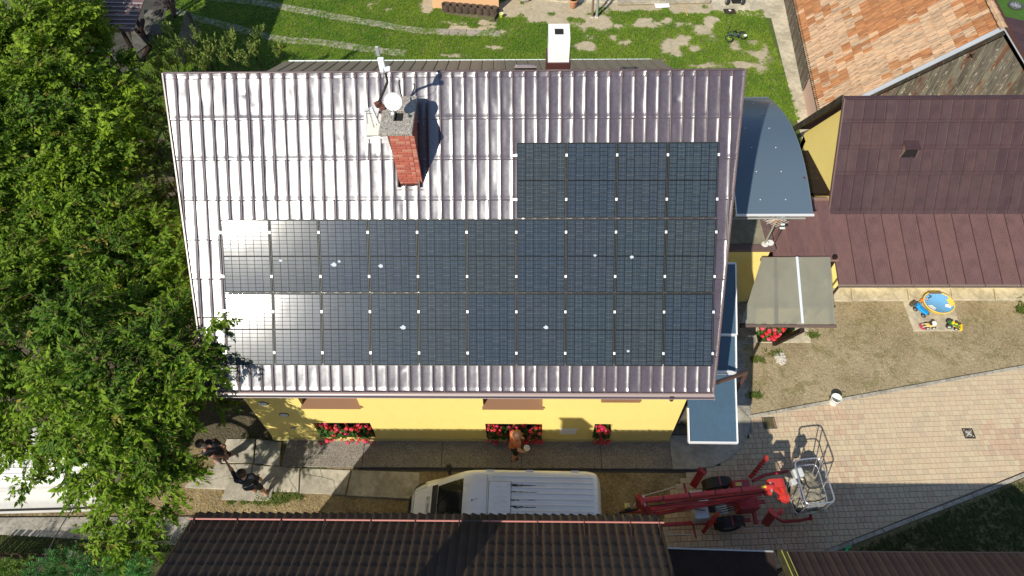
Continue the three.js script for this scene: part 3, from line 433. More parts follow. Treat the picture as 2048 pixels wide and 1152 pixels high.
// geraniums in the low windows
function geraniums(name, label, x0, x1, y0, y1, n, seed, pink) {
  const t = thing(name, label, 'flower box', [(x0 + x1) / 2, y0, -0.06]), w = x1 - x0, r = rng(seed);
  mesh('planter', [rbx(w - 0.06, 0.16, 0.17, 0.02, 0, 0.10, 0)], mat([0.12, 0.045, 0.03], 0.7), t);
  const leaf = new THREE.CircleGeometry(0.038, 7), lp = []; for (let i = 0; i < n * 12; i++) { const g = leaf.clone(); lp.push(xf(g, { r: [-1.2 + (r() - 0.5) * 1.6, (r() - 0.5) * 2.4, r() * 6], p: [(r() - 0.5) * (w - 0.06), 0.14 + r() * r() * (y1 - y0) * 0.62, 0.02 + (r() - 0.35) * 0.24], s: 0.8 + r() * 0.6 })); }
  mesh('leaves', merge(lp), leafM([0.055, 0.14, 0.025]), t).userData.kind = 'stuff';
  const petal = new THREE.CircleGeometry(0.02, 5), heads = [];
  for (let k = 0; k < 3; k++) { const ps = []; for (let i = 0; i < 22; i++) { const a = r() * 6.28, b = Math.acos(1 - r() * 1.5), d = V(Math.sin(b) * Math.cos(a), Math.cos(b), Math.sin(b) * Math.sin(a)), g = petal.clone(); g.applyQuaternion(new THREE.Quaternion().setFromUnitVectors(V(0, 0, 1), d)); ps.push(g.translate(d.x * 0.048, d.y * 0.04, d.z * 0.048)); } heads.push(merge(ps)); }
  const ms = [[0.62, 0.02, 0.03], [0.72, 0.045, 0.06], [0.66, 0.04, 0.12], [0.75, 0.10, 0.12]].map((c) => mat(c, 0.6, { phys: true, transmission: 0.15, thickness: 0 }));
  for (let i = 0; i < n; i++) { const m = piece('flower_head', heads[i % 3], ms[Math.floor(r() * 3) + (pink && r() < 0.4 ? 1 : 0)], t); const low = r() < 0.3; m.position.set((r() - 0.5) * (w + (low ? 0.08 : -0.1)), low ? 0.02 - r() * 0.16 : 0.17 + r() * (y1 - y0) * 0.68, low ? 0.17 + r() * 0.08 : 0.04 + (r() - 0.4) * 0.26); m.scale.setScalar(0.85 + r() * 0.6); m.rotation.y = r() * 6; }
}
geraniums('flower_box', 'box of red geraniums in the low window under the leaf shadows', -4.60, -2.94, 0.38, 1.2, 64, 401);
geraniums('flower_box', 'long box of red and pink geraniums beside the person with a bowl', 0.47, 2.10, 0.36, 1.2, 100, 402, true);
geraniums('flower_box', 'short box of deep red geraniums in the smallest low window', 3.66, 4.14, 0.42, 1.2, 42, 403);

// ---------------------------------------------------------------- solar panels
{
  const PWD = 1.134, PHT = 1.722, g0 = 0.02, X0 = -5.5, V0 = 1.615, tops = [V0, V0 + 1.742, V0 + 3.484];
  const cellT = tex(1024, 512, (u, v) => { const bus = Math.abs(((u * 10) % 1) - 0.5) > 0.455, fing = fbm(u, v, 256, 1, 501), f = fbm(u, v, 40, 3, 503); let c = mix3([0.020, 0.031, 0.040], [0.034, 0.048, 0.058], f); c = mix3(c, mix3([0.105, 0.10, 0.055], [0.055, 0.085, 0.11], vn(u * 26, v * 40, 26, 4)), sstep(0.45, 0.9, fing) * 0.6); if (bus) c = mix3(c, [0.12, 0.13, 0.13], 0.35); const i = Math.floor(u * 6), j = Math.floor(v * 18), fy = (v * 18) % 1; if (fy < 0.10 && (i % 2 ? hash2(i, j, 3) > 0.45 : hash2(i, j, 3) > 0.88)) c = mix3(c, [0.30, 0.32, 0.28], 0.3); return c; });  // random bright dashes are ribbon glints painted into the cell colour
  const rough = dat(256, 256, (u, v) => 0.86 + 0.28 * (fbm(u, v, 5, 4, 511) - 0.3), [1, 1]);
  const cm = [[1, 1, 1.12], [0.92, 0.97, 1.15], [1.05, 1.03, 1.04], [0.98, 1.03, 1.12]].map((c) => mat(c, 0.088, { phys: true, map: cellT, roughnessMap: rough, ior: 1.55, clearcoat: 0.14, clearcoatRoughness: 0.24 }));
  const back = mat([0.004, 0.005, 0.006], 0.5, { phys: true, ior: 1.5, specularIntensity: 0.25 }), frM = mat([0.05, 0.055, 0.055], 0.5, { metalness: 0.3 });
  const cellGeo = (() => { const out = [], cw = (PWD - 0.05) / 6, ch = (PHT - 0.075) / 18; for (let i = 0; i < 6; i++) for (let j = 0; j < 18; j++) { const q = new THREE.PlaneGeometry(cw - 0.013, ch - 0.011); const uv = q.attributes.uv; for (let k = 0; k < 4; k++) uv.setXY(k, (uv.getX(k) + i) / 6 * 1, (uv.getY(k) + j) / 18); out.push(q.rotateX(-Math.PI / 2).translate(-PWD / 2 + 0.025 + (i + 0.5) * cw, 0.0365, -PHT / 2 + 0.027 + (j + 0.5) * ch + (j > 8 ? 0.021 : 0))); } return merge(out); })();
  const frame = merge([bx(0.012, 0.036, PHT, -PWD / 2 + 0.006, 0.02, 0), bx(0.012, 0.036, PHT, PWD / 2 - 0.006, 0.02, 0), bx(PWD - 0.024, 0.036, 0.012, 0, 0.02, -PHT / 2 + 0.006), bx(PWD - 0.024, 0.036, 0.012, 0, 0.02, PHT / 2 - 0.006)]);
  const sheetG = bx(PWD - 0.024, 0.006, PHT - 0.024, 0, 0.033, 0);
  const drop = (r, px, py, s) => { const p = []; const q = new THREE.Shape(); for (let a = 0; a < 14; a++) { const t = a / 14 * 6.283, d = s * (0.6 + 0.5 * vn(a * 1.7, s * 90, 64, 8)); q[a ? 'lineTo' : 'moveTo'](Math.cos(t) * d * 1.3, Math.sin(t) * d); } return new THREE.ShapeGeometry(q).rotateX(-Math.PI / 2).translate(px, 0.0385, py); };
  const grime = mat([0.45, 0.5, 0.55], 0.9);
  const drops = { '1,0': [[-0.4, -0.2, 0.05], [-0.47, 0.05, 0.03]], '1,1': [[-0.35, 0.1, 0.035]], '1,2': [[-0.25, 0.2, 0.06], [-0.12, 0.12, 0.03]], '1,3': [[-0.3, 0.23, 0.05]], '1,7': [[0.1, -0.02, 0.03]], '1,8': [[-0.2, 0.02, 0.04]], '2,3': [[0.2, -0.05, 0.06]], '2,6': [[0.12, -0.06, 0.05]], '2,1': [[-0.3, -0.7, 0.03]], '2,8': [[-0.25, 0.5, 0.03]] };
  const proto = new THREE.Group(); mesh('panel_frame', frame, frM, proto); mesh('backsheet', sheetG, back, proto); const c0 = mesh('solar_cells', cellGeo, cm[0], proto); c0.userData.kind = 'stuff';
  const rowsN = ['upper', 'middle', 'lowest'], ord = ['first', 'second', 'third', 'fourth', 'fifth', 'sixth', 'seventh', 'eighth', 'ninth', 'tenth'];
  const tilt = [0.004, 0.016, -0.050];
  const basis = new THREE.Quaternion().setFromEuler(new THREE.Euler(PITCH, 0, 0));
  for (let row = 0; row < 3; row++) for (let c = row ? 0 : 6; c < 10; c++) {
    const p = proto.clone(); p.name = numbered('solar_panel'); scene.add(p);
    const q = row ? c : c - 6; tag(p, row ? `black solar panel, ${ord[q]} from the left in the ${rowsN[row]} row of ten` : `black solar panel, ${ord[q]} from the left in the upper row of four`, 'solar panel', 'solar panels on the tin roof');
    p.position.copy(R(X0 + c * (PWD + g0) + PWD / 2, tops[row] + PHT / 2, 0.085 + (row === 2 ? 0.04 : row === 1 ? 0.012 : 0)));
    p.quaternion.copy(basis).multiply(new THREE.Quaternion().setFromEuler(new THREE.Euler(tilt[row] + rr(-0.004, 0.004), 0, rr(-0.004, 0.004))));
    p.children[2].material = cm[(c * 7 + row * 3) % 4];
    const d = drops[row + ',' + c]; if (d) mesh('bird_dropping', merge(d.map(([x, y, s]) => drop(0, x, y, s))), grime, p);
  }
  // rails and clamps
  const fr = [[0.167, 0.75], [0.175, 0.776], [0.25, 0.82]], railM = mat([0.75, 0.76, 0.77], 0.35, { metalness: 0.9 }), clampM = mat([0.88, 0.88, 0.88], 0.4, { metalness: 0.3 });
  const cg = merge([rbx(0.05, 0.016, 0.065, 0.004), cyl(0.011, 0.011, 0.012, 0, 0.013, 0, 6)]);
  for (let row = 0; row < 3; row++) for (let k = 0; k < 2; k++) {
    const c0 = row ? 0 : 6, v = tops[row] + fr[row][k] * PHT, xa = X0 + c0 * 1.154 - (row ? 0.1 : 0.15), xb = X0 + 10 * 1.154 + 0.04, o = thing('mounting_rail', `bright metal mounting rail with clamps, ${k ? 'lower' : 'higher'} one under the ${rowsN[row]} panel row`, 'rail', [0, 0, 0]);
    mesh('rail', uvm(beam(R(xa, v, 0.05), R(xb, v, 0.05), 0.05, 0.05, 0, RN)), railM, o);
    for (let c = c0; c <= 10; c++) { const m = piece('clamp', cg, clampM, o); const x = X0 + c * 1.154 - 0.01, dz = (fr[row][k] - 0.5) * PHT; m.position.copy(R(x, v, 0.085 + (row === 2 ? 0.04 : row === 1 ? 0.012 : 0) - Math.sin(tilt[row]) * dz + 0.046)); m.quaternion.copy(basis); m.rotateX(tilt[row]); }
  }
}
// ---------------------------------------------------------------- on the roof: chimneys, hatch, aerials
const brickM = [[0.43, 0.115, 0.075], [0.48, 0.14, 0.09], [0.39, 0.105, 0.075], [0.5, 0.21, 0.145]].map((c) => mat(c, 0.9, { bumpMap: T.fine, bumpScale: 0.006, map: T.stucco }));
{
  const t = thing('brick_chimney', 'red brick chimney with speckled concrete cap standing on the tin roof', 'chimney'), x0 = -1.31, x1 = -0.85, z0 = -3.88, z1 = -2.88, yT = 9.82;
  mesh('mortar_core', uvm(bx(x1 - x0 - 0.02, yT - 7.2, z1 - z0 - 0.02, (x0 + x1) / 2, (yT + 7.2) / 2, (z0 + z1) / 2)), mat([0.42, 0.22, 0.16], 1), t);
  const bl = 0.22, bh = 0.078, r = rng(611); const lenV = [bl, bl / 2].map((l) => { const g = rbx(l - 0.012, bh - 0.012, 0.1, 0.008, 0, 0, 0, [0, 0, 0], 1); return uvm(g); });
  for (let k = 0; k < 24; k++) { const y = 8.05 + k * bh + bh / 2; if (y + bh / 2 > yT) break;
    const lay = (len, put) => { let s = 0; const off = k % 2 ? 1 : 0; let first = true; while (s < len - 0.02) { let l = first && off ? bl / 2 : bl; first = false; if (s + l > len + 0.03) l = bl / 2; put(s + l / 2, l === bl ? 0 : 1); s += l; } };
    lay(x1 - x0, (s, q) => { const m = piece('brick', lenV[q], pick(brickM), t); m.position.set(x0 + s, y, z1 - 0.046 + rr(-0.004, 0.004)); });
    lay(z1 - z0, (s, q) => { const zz = z1 - 0.004 - s, roofY = RIDGE.y - (zz - RIDGE.z) * Math.tan(PITCH); if (y < roofY - 0.05) return; const m = piece('brick', lenV[q], pick(brickM), t); m.position.set(x1 - 0.046 + rr(-0.004, 0.004), y, zz); m.rotation.y = Math.PI / 2; });
    if (k > 6) lay(z1 - z0, (s, q) => { const zz = z1 - 0.004 - s; const roofY = RIDGE.y - (zz - RIDGE.z) * Math.tan(PITCH); if (y < roofY - 0.05) return; const m = piece('brick', lenV[q], pick(brickM), t); m.position.set(x0 + 0.046 + rr(-0.004, 0.004), y, zz); m.rotation.y = Math.PI / 2; });
  }
  const cap = new THREE.Shape([[-1.5, -2.83], [-0.8, -2.83], [-0.8, -4.02], [-1.5, -4.02]].map(([x, z]) => new THREE.Vector2(x, -z))), hole = new THREE.Path([[-1.24, -3.2], [-1.02, -3.2], [-1.02, -3.55], [-1.24, -3.55]].map(([x, z]) => new THREE.Vector2(x, -z))); cap.holes.push(hole);
  mesh('cap', uvm(new THREE.ExtrudeGeometry(cap, { depth: 0.07, bevelEnabled: true, bevelSize: 0.01, bevelThickness: 0.01, bevelSegments: 1 }).rotateX(-Math.PI / 2).translate(0, 9.83, 0)), mat([1, 1, 1], 0.85, { map: T.terr }), t);
  mesh('flue', bx(0.24, 0.02, 0.37, -1.13, 9.825, -3.375), mat([0.01, 0.01, 0.01], 1), t);
  mesh('flashing', [uvm(bx(0.5, 0.24, 0.03, (x0 + x1) / 2, 8.20, z1 + 0.016)), uvm(beam(R(x1 + 0.02, 1.15, 0.06), R(x1 + 0.02, 2.62, 0.06), 0.03, 0.14, 0, RN)), uvm(beam(R(x0 - 0.02, 1.15, 0.06), R(x0 - 0.02, 2.62, 0.06), 0.03, 0.14, 0, RN)), uvm(beam(R(x0 - 0.05, 2.68, 0.015), R(x1 + 0.05, 2.68, 0.015), 0.02, 0.2, 0, RN))], mat([0.085, 0.035, 0.032], 0.5), t);
}
{
  const t = thing('white_chimney', 'white plastered chimney with one square flue behind the roof ridge', 'chimney'), m = mat([0.84, 0.84, 0.82], 0.9, { map: T.white });
  const cap = new THREE.Shape([[2.15, -5.1], [2.62, -5.1], [2.62, -5.6], [2.15, -5.6]].map(([x, z]) => new THREE.Vector2(x, -z))); cap.holes.push(new THREE.Path([[2.28, -5.2], [2.49, -5.2], [2.49, -5.46], [2.28, -5.46]].map(([x, z]) => new THREE.Vector2(x, -z))));
  mesh('shaft', uvm(new THREE.ExtrudeGeometry(cap, { depth: 2.65, bevelEnabled: true, bevelSize: 0.006, bevelThickness: 0.006, bevelSegments: 1 }).rotateX(-Math.PI / 2).translate(0, 7.98, 0)), m, t);
  mesh('flue', bx(0.20, 0.02, 0.25, 2.385, 10.60, -5.33), mat([0.012, 0.012, 0.012], 1), t);
  mesh('base_flashing', [uvm(bx(0.53, 0.62, 0.05, 2.385, 9.67, -5.08)), uvm(bx(0.05, 0.62, 0.56, 2.13, 9.66, -5.35)), uvm(bx(0.05, 0.62, 0.56, 2.64, 9.66, -5.35))], mat([0.075, 0.028, 0.022], 0.5), t);
}
{
  const t = thing('roof_hatch', 'white square roof hatch beside the brick chimney', 'hatch'), q = new THREE.Quaternion().setFromEuler(new THREE.Euler(PITCH, 0, 0));
  t.position.copy(R(-1.80, 1.20, 0.0)); t.quaternion.copy(q);
  mesh('lid', uvm(rbx(0.44, 0.05, 0.5, 0.012, 0, 0.10, 0)), mat([0.40, 0.40, 0.36], 0.35, { map: T.white }), t);
  mesh('curb', [uvm(bx(0.56, 0.07, 0.05, 0, 0.045, 0.29)), uvm(bx(0.56, 0.07, 0.05, 0, 0.045, -0.29)), uvm(bx(0.05, 0.07, 0.53, -0.255, 0.045, 0)), uvm(bx(0.05, 0.07, 0.53, 0.255, 0.045, 0))], tinMat, t);
  mesh('apron', uvm(bx(0.62, 0.012, 0.1, 0.0, 0.012, 0.36)), tinMat, t);
  const s = thing('small_roof_hatch', 'small tin hatch on the north slope left of the white chimney', 'hatch', onZ(1051, 137, -5.5).toArray()); s.rotation.x = -0.72;
  mesh('lid', uvm(rbx(0.46, 0.05, 0.5, 0.012, 0, 0.05, 0)), tinMat, s); mesh('frame', uvm(bx(0.52, 0.04, 0.56, 0, 0.01, 0)), tinSeam, s);
}
{
  const black = mat([0.025, 0.022, 0.022], 0.4), rust = mat([0.13, 0.05, 0.035], 0.6), wht = mat([0.82, 0.83, 0.84], 0.4), grey = mat([0.5, 0.55, 0.56], 0.35, { metalness: 0.4 });
  const b = G(757, 208, 10.0), el = G(775, 164, 10.55), top = G(768, 136, 11.25);
  const m = thing('aerial_mast', 'bent black aerial mast with a white panel antenna at its top', 'mast');
  mesh('pole', [tube([V(-1.40, 9.0, -3.55), V(-1.42, 9.7, -3.6), b, el, top], 0.028, 50, 8, false, 0.05)], black, m);
  mesh('clamp_block', [rbx(0.16, 0.12, 0.1, 0.01, b.x, b.y, b.z, [0, 0.6, 0.2]), rbx(0.1, 0.08, 0.12, 0.01, b.x + 0.1, b.y - 0.06, b.z + 0.04)], rust, m);
  mesh('stay', [rod(b.clone().add(V(0.04, -0.1, 0.05)), V(-1.36, 9.0, -3.1), 0.022, 6)], rust, m);
  const pa = new THREE.Group(); pa.name = 'panel_antenna'; m.add(pa); pa.position.copy(G(764, 130, 11.3));
  mesh('radome', [rbx(0.13, 0.34, 0.07, 0.02)], wht, pa); mesh('bracket', [rbx(0.12, 0.07, 0.1, 0.015, 0.1, -0.08, 0.02)], wht, pa); mesh('tip', [rbx(0.07, 0.22, 0.035, 0.01, -0.03, 0.32, 0)], grey, pa);
  mesh('cable', [tube([top, top.clone().add(V(-0.06, -0.3, 0.06)), el.clone().add(V(-0.1, -0.2, 0.1)), b.clone().add(V(0.03, 0.05, 0.05))], 0.006, 30, 5)], black, m);
  const d = thing('satellite_dish', 'white round satellite dish leaning over the brick chimney cap', 'satellite dish', G(786, 203, 10.42).toArray());
  const dn = V(0.12, 0.52, 0.85).normalize(); d.quaternion.setFromUnitVectors(V(0, 1, 0), dn);
  mesh('reflector', lathe([[0, 0.0], [0.06, 0.004], [0.12, 0.016], [0.165, 0.032], [0.185, 0.043], [0.19, 0.039], [0.165, 0.024], [0.12, 0.008], [0.06, -0.006], [0, -0.01]], 40).scale(1, 1, 1.0), wht, d);
  mesh('feed_arm', [rod([0, 0.01, 0.16], [0, 0.20, 0.22], 0.011, 6)], grey, d); mesh('feed_head', [cyl(0.026, 0.03, 0.08, 0, 0.21, 0.21, 12)], wht, d);
  mesh('mount', [rod([0, -0.02, 0], [0.02, -0.36, -0.1], 0.018, 6), rbx(0.08, 0.06, 0.06, 0.01, 0, -0.04, 0)], black, d);
  const w = thing('tube_antenna', 'white tube antenna on a silver bracket left of the brick chimney', 'antenna', G(742, 222, 9.75).toArray());
  mesh('radome', [rod([0.02, 0.1, 0], [0.13, -0.28, 0.1], 0.038, 12)], wht, w); mesh('bracket', [rod([-0.12, 0.06, 0], [0.06, 0.0, 0.02], 0.018, 6), rod([-0.1, 0.14, -0.05], [-0.1, -0.25, 0.14], 0.012, 6), rod([-0.04, 0.1, 0.0], [0.04, -0.3, 0.2], 0.012, 6), rbx(0.1, 0.05, 0.05, 0.01, -0.09, 0.05, 0.03)], alu, w);
  const h = thing('vent_pipe', 'thin hooked grey pipe rising behind the chimney cap', 'pipe', [-1.16, 9.2, -4.1]);
  mesh('pipe', [tube([[0, 0, 0], [0, 0.95, 0], [0, 1.02, -0.03], [0.0, 1.0, -0.09]], 0.017, 24, 8, false, 0.2)], black, h);
}
// ---------------------------------------------------------------- east side: canopies, connecting block, low house, barn
const polyB = mat([0.15, 0.26, 0.37], 0.14, { phys: true, bumpMap: T.lump, bumpScale: 0.03, transmission: 0.65, thickness: 0, ior: 1.5 });
const polyA = mat([0.115, 0.17, 0.225], 0.24, { phys: true, transmission: 0.25, thickness: 0, ior: 1.5 });
const polyC = mat([0.66, 0.65, 0.53], 0.38, { phys: true, transmission: 0.72, thickness: 0, ior: 1.45, map: T.white });
{
  // stair canopy of three stepped polycarbonate bays along the side wall
  const t = thing('stair_canopy', 'long stepped blue polycarbonate canopy over the steps along the house side', 'canopy');
  const bay = (y1, y2, h1, h2, name) => { const a = G(1476, y1, h1), b = G(1474, y2, h2), X = 7.30, i = 6.0; const A = V(X, h1, a.z), B = V(X, h2, b.z), A2 = V(i, h1 + 0.02, a.z), B2 = V(i, h2 + 0.02, b.z);
    mesh('glazing', prism([A2, A, B, B2], [0, -0.012, 0]), polyB, t);
    const bars = [beam(A, B, 0.035, 0.06), beam(A2, A, 0.05, 0.06), beam(B2, B, 0.04, 0.05)]; mesh('profile', bars.map((g) => uvm(g)), aluW, t); return [A, B, A2, B2]; };
  const b1 = bay(886, 748, 2.42, 3.30); const b2 = bay(744, 671, 3.42, 3.95); const b3 = bay(670, 527, 4.02, 5.05);
  const mid = (q, k) => [q[0].clone().lerp(q[1], k), q[2].clone().lerp(q[3], k)];
  for (const [q, k] of [[b1, 0.45], [b3, 0.45]]) { const [p, r] = mid(q, k); piece('glazing_bar', uvm(beam(p.setY(p.y - 0.03), r.setY(r.y - 0.03), 0.03, 0.04)), mat([0.12, 0.15, 0.18], 0.4), t); }
  piece('side_profile', uvm(beam(b1[2], b1[3].clone().lerp(b1[2], 0.5), 0.03, 0.14)), aluW, t);
  const st = thing('side_steps', 'concrete steps rising along the house side under the stepped canopy', 'steps'); // beneath the canopy
  for (let k = 0; k < 15; k++) piece('step', uvm(bx(1.15, 0.17 + k * 0.17, 0.3, 6.57, (0.17 + k * 0.17) / 2, -0.35 - k * 0.3)), mat([0.3, 0.29, 0.27], 0.9, { map: T.concB }), st);
}
{ // arched canopy
  const t = thing('arched_canopy', 'dark blue-grey arched polycarbonate canopy between the two houses', 'canopy'), x0 = 7.42, x1 = 9.5;
  const z0 = -4.30, z1 = -9.7, arch = (s) => V(0, 5.5 + 0.62 * Math.sin(Math.PI * clamp(s * 0.92 + 0.04, 0, 1)) - 0.42 * s * s, lerp(z0, z1, s));
  for (let i = 0; i < 3; i++) piece('glazing', gridGeo(2, 28, (u, s) => arch(s).setX(lerp(x0, x1, (i + u) / 3)), (u, s) => [u, s * 5]), polyA, t);
  const rib = (x, w, h, m) => { const pts = []; for (let k = 0; k <= 20; k++) { const q = arch(k / 20); pts.push(V(x, q.y + h, q.z)); } return piece('rib', tube(pts, w, 24, 6), m, t); };
  const dk = mat([0.13, 0.15, 0.17], 0.4); rib(x0, 0.02, 0.008, aluW); rib(x1, 0.018, -0.012, dk); rib(lerp(x0, x1, 1 / 3), 0.012, -0.016, dk); rib(lerp(x0, x1, 2 / 3), 0.012, -0.016, dk);
  const e = arch(0); piece('edge_profile', uvm(bx(x1 - x0 + 0.06, 0.05, 0.05, (x0 + x1) / 2, e.y, e.z + 0.01)), aluW, t); const f = arch(1); piece('edge_profile', uvm(bx(x1 - x0, 0.04, 0.04, (x0 + x1) / 2, f.y, f.z)), dk, t);
  const sc = mesh; for (let i = 0; i < 2; i++) for (let k = 0; k < 6; k++) { const q = arch(0.08 + k * 0.16); piece('screw', cyl(0.016, 0.016, 0.012, lerp(x0, x1, (i + 1) / 3), q.y + 0.008, q.z, 8), aluW, t); }
  piece('support_beam', rod([6.0, 5.32, -4.4], [9.4, 5.32, -4.4], 0.03, 8), mat([0.28, 0.29, 0.27], 0.5), t);
  for (const x of [7.5, 9.42]) piece('post', rod([x, 2.9, -5.4], [x, 5.9, -5.4], 0.04, 8), mat([0.1, 0.06, 0.05], 0.5), t);
  for (const x of [7.5, 9.42]) piece('post', rod([x, 0, -9.3], [x, 5.2, -9.3], 0.05, 8), mat([0.1, 0.06, 0.05], 0.5), t);
}
const redBrown = mat([0.138, 0.074, 0.068], 0.6, { map: T.brown });
const redBrown2 = mat([0.150, 0.080, 0.070], 0.62, { map: T.brown });
const plum = [[0.066, 0.035, 0.037], [0.074, 0.040, 0.040], [0.060, 0.032, 0.035], [0.07, 0.040, 0.041]].map((c) => mat(c, 0.5, { map: T.brown, phys: true }));
{ // connecting block with flat concrete top
  const t = thing('link_building', 'small yellow flat-roofed block with concrete top between house and low house', 'building'), H = 3.0, x1 = 9.30, z0 = -5.14, z1 = -6.9;
  mesh('wall', uvm(bx(x1 - 6.0, H - 0.02, z0 - z1 - 0.05, (x1 + 6.0) / 2, H / 2, (z0 + z1) / 2)), yellow, t);
  mesh('roof_slab', uvm(bx(x1 - 6.0 - 0.1, 0.06, z0 - z1 - 0.3, (x1 + 5.95) / 2 , H + 0.012, (z0 + z1) / 2 - 0.05)), mat([0.62, 0.61, 0.54], 0.9, { map: T.conc }), t);
  const pm = mat([0.15, 0.10, 0.09], 0.6, { map: T.brown }); mesh('parapet_trim', [uvm(bx(x1 - 6.0 + 0.1, 0.13, 0.2, (x1 + 6.0) / 2 + 0.05, H + 0.02, z0 - 0.03)), uvm(bx(0.24, 0.13, z0 - z1 - 0.2, x1 - 0.02, H + 0.02, (z0 + z1) / 2 - 0.1))], pm, t);
  mesh('door', bx(0.9, 2.0, 0.03, 7.9, 1.0, z0 - 0.005), brownPaint, t);
}
{ // aerial on the flat top
  const a = G(1529, 488, 3.06), t = thing('rooftop_aerial', 'thin pole aerial with pale rods standing on the flat concrete roof', 'aerial', a.toArray()), top = G(1551, 444, 4.15).sub(a), pale = mat([0.72, 0.66, 0.55], 0.4), gm = mat([0.30, 0.29, 0.22], 0.5);
  mesh('pole', rod([0, 0, 0], top, 0.032, 8), gm, t); mesh('base', [cyl(0.12, 0.1, 0.05, 0, 0.03, 0.03, 14), rod([0.02, 0, 0], [0.09, 0.1, 0.0], 0.04, 8)], mat([0.6, 0.6, 0.55], 0.7), t);
  mesh('cable_coil', [cyl(0.11, 0.11, 0.04, 0.17, 0.03, -0.02, 14)], mat([0.7, 0.7, 0.66], 0.7), t);
  const el = []; for (let k = -3; k <= 3; k++) { const o = top.clone().add(V(k * 0.05, 0.0, k * 0.01)); el.push(rod(o.clone().add(V(-0.22, 0.05, 0.10 + k * 0.03)), o.clone().add(V(0.24, 0.02, -0.12 + k * 0.03)), 0.008, 5)); } for (let k = 0; k < 3; k++) el.push(rod(top.clone().add(V(-0.3, 0.02, 0.1 * k - 0.1)), top.clone().add(V(0.3, 0.08, -0.1 * k)), 0.007, 5));
  mesh('element', el, pale, t);
  mesh('amplifier', [rbx(0.12, 0.05, 0.06, 0.015, top.x + 0.18, top.y + 0.03, top.z + 0.12), rbx(0.16, 0.05, 0.07, 0.02, top.x + 0.2, top.y + 0.1, top.z - 0.12), rbx(0.16, 0.05, 0.07, 0.02, top.x + 0.16, top.y - 0.02, top.z + 0.22)], mat([0.62, 0.72, 0.68], 0.4), t); mesh('balun', rbx(0.07, 0.07, 0.06, 0.012, top.x, top.y + 0.02, top.z), mat([0.55, 0.2, 0.08], 0.5), t);
}
{ // low house
  const t = thing('low_house', 'low yellow house with plum-brown tin roof, steep above and flat below', 'house');
  const xa = 11.45, xb = 20.5, ridge = V(0, 5.85, -8.80), nb = V(0, 2.62, -11.05), kink = V(0, 3.0, -6.66), eave = V(0, 2.3, -4.33), wallX = 11.78, wz = -5.75;
  mesh('front_wall', uvm(bx(xb - wallX, 2.55, 0.3, (xb + wallX) / 2, 1.275, wz - 0.15)), yellow, t);
  mesh('gable_wall', prism([[wallX, 0, wz - 0.302], [wallX, 2.5, wz - 0.302], [wallX, 2.95, kink.z - 0.05], [wallX, 5.72, ridge.z], [wallX, 2.6, -10.85], [wallX, 0, -10.85]], [0.3, 0, 0]), yellow, t);
  mesh('rear_wall', uvm(bx(xb - wallX, 2.5, 0.3, (xb + wallX) / 2, 1.25, -10.68)), yellow, t);
  const rf = new THREE.Group(); rf.name = 'roof'; t.add(rf);
  const up = kink.clone().sub(ridge), L = up.length(), ud = up.clone().normalize(), un = V(0, -ud.z, ud.y).multiplyScalar(-1); un.set(0, ud.z, -ud.y); // outward normal
  const P = (x, s, h = 0) => V(x, ridge.y, ridge.z).addScaledVector(ud, s).addScaledVector(un, h);
  mesh('roof_deck', prism([P(xa + 0.02, 0, -0.03), P(xb, 0, -0.03), P(xb, L, -0.03), P(xa + 0.02, L, -0.03)], un.clone().multiplyScalar(-0.08)), brownDark, rf);
  const cw = 0.335, rows = [0, 0.72, 1.52, 2.34, L + 0.03], r = rng(701);
  for (let i = 0; xa + i * cw < xb - 0.1; i++) for (let j = 0; j < 4; j++) {
    const x = xa + i * cw, a = rows[j], b = rows[j + 1]; if (x > 18.4 && j) continue; const k1 = (r() - 0.5) * 0.01, k2 = (r() - 0.5) * 0.01;
    piece('tin_sheet', gridGeo(28, 16, (u, v) => { const rib = u > 0.9 && u < 0.985 ? 0.045 : 0; return P(x + u * cw, lerp(a, b + 0.01, v), 0.004 + rib + v * 0.045 - (v > 0.9 && v < 0.99 ? 0.03 : 0) + k1 * Math.sin(u * 3.1) + k2 * (u - 0.5)); }, (u, v) => [x + u * cw, lerp(a, b, v)]), plum[Math.floor(r() * 4)], rf);
  }
  for (let i = 0; i < 26; i++) for (let j = 1; j < 5; j++) { const x = xa + (i + 0.95) * cw; if (x > 18.6) continue; piece('fixing_screw', cyl(0.012, 0.012, 0.02, 0, 0, 0, 6), mat([0.32, 0.22, 0.2], 0.4), rf).position.copy(P(x, Math.min(rows[j], L) - 0.03, 0.05)); }
  const low = eave.clone().sub(kink), L2 = low.length(), ld = low.clone().normalize(), ln = V(0, ld.z, -ld.y);
  const Q = (x, s, h = 0) => V(x, kink.y, kink.z).addScaledVector(ld, s).addScaledVector(ln, h);
  mesh('porch_deck', prism([Q(xa + 0.02, 0.02, -0.02), Q(xb, 0.02, -0.02), Q(xb, L2, -0.02), Q(xa + 0.02, L2, -0.02)], ln.clone().multiplyScalar(-0.06)), brownDark, rf);
  for (let i = 0, x = xa; x < xb - 0.2; i++, x += 0.56) { const k1 = (r() - 0.5) * 0.012; piece('lower_sheet', gridGeo(42, 4, (u, v) => Q(x + u * 0.56, lerp(-0.02, L2 + 0.03, v), 0.006 + (u > 0.96 ? -0.03 : 0.0035 * Math.sin(u * 2 * Math.PI * 10)) + k1 * u * (1 - u)), (u, v) => [x + u * 0.56, v * L2]), i % 3 ? redBrown : redBrown2, rf); }
  mesh('rear_verge', uvm(beam([xa - 0.02, ridge.y - 0.02, ridge.z - 0.05], [xa - 0.02, nb.y, nb.z], 0.06, 0.2)), mat([0.36, 0.31, 0.23], 0.85, { map: T.wood }), rf);
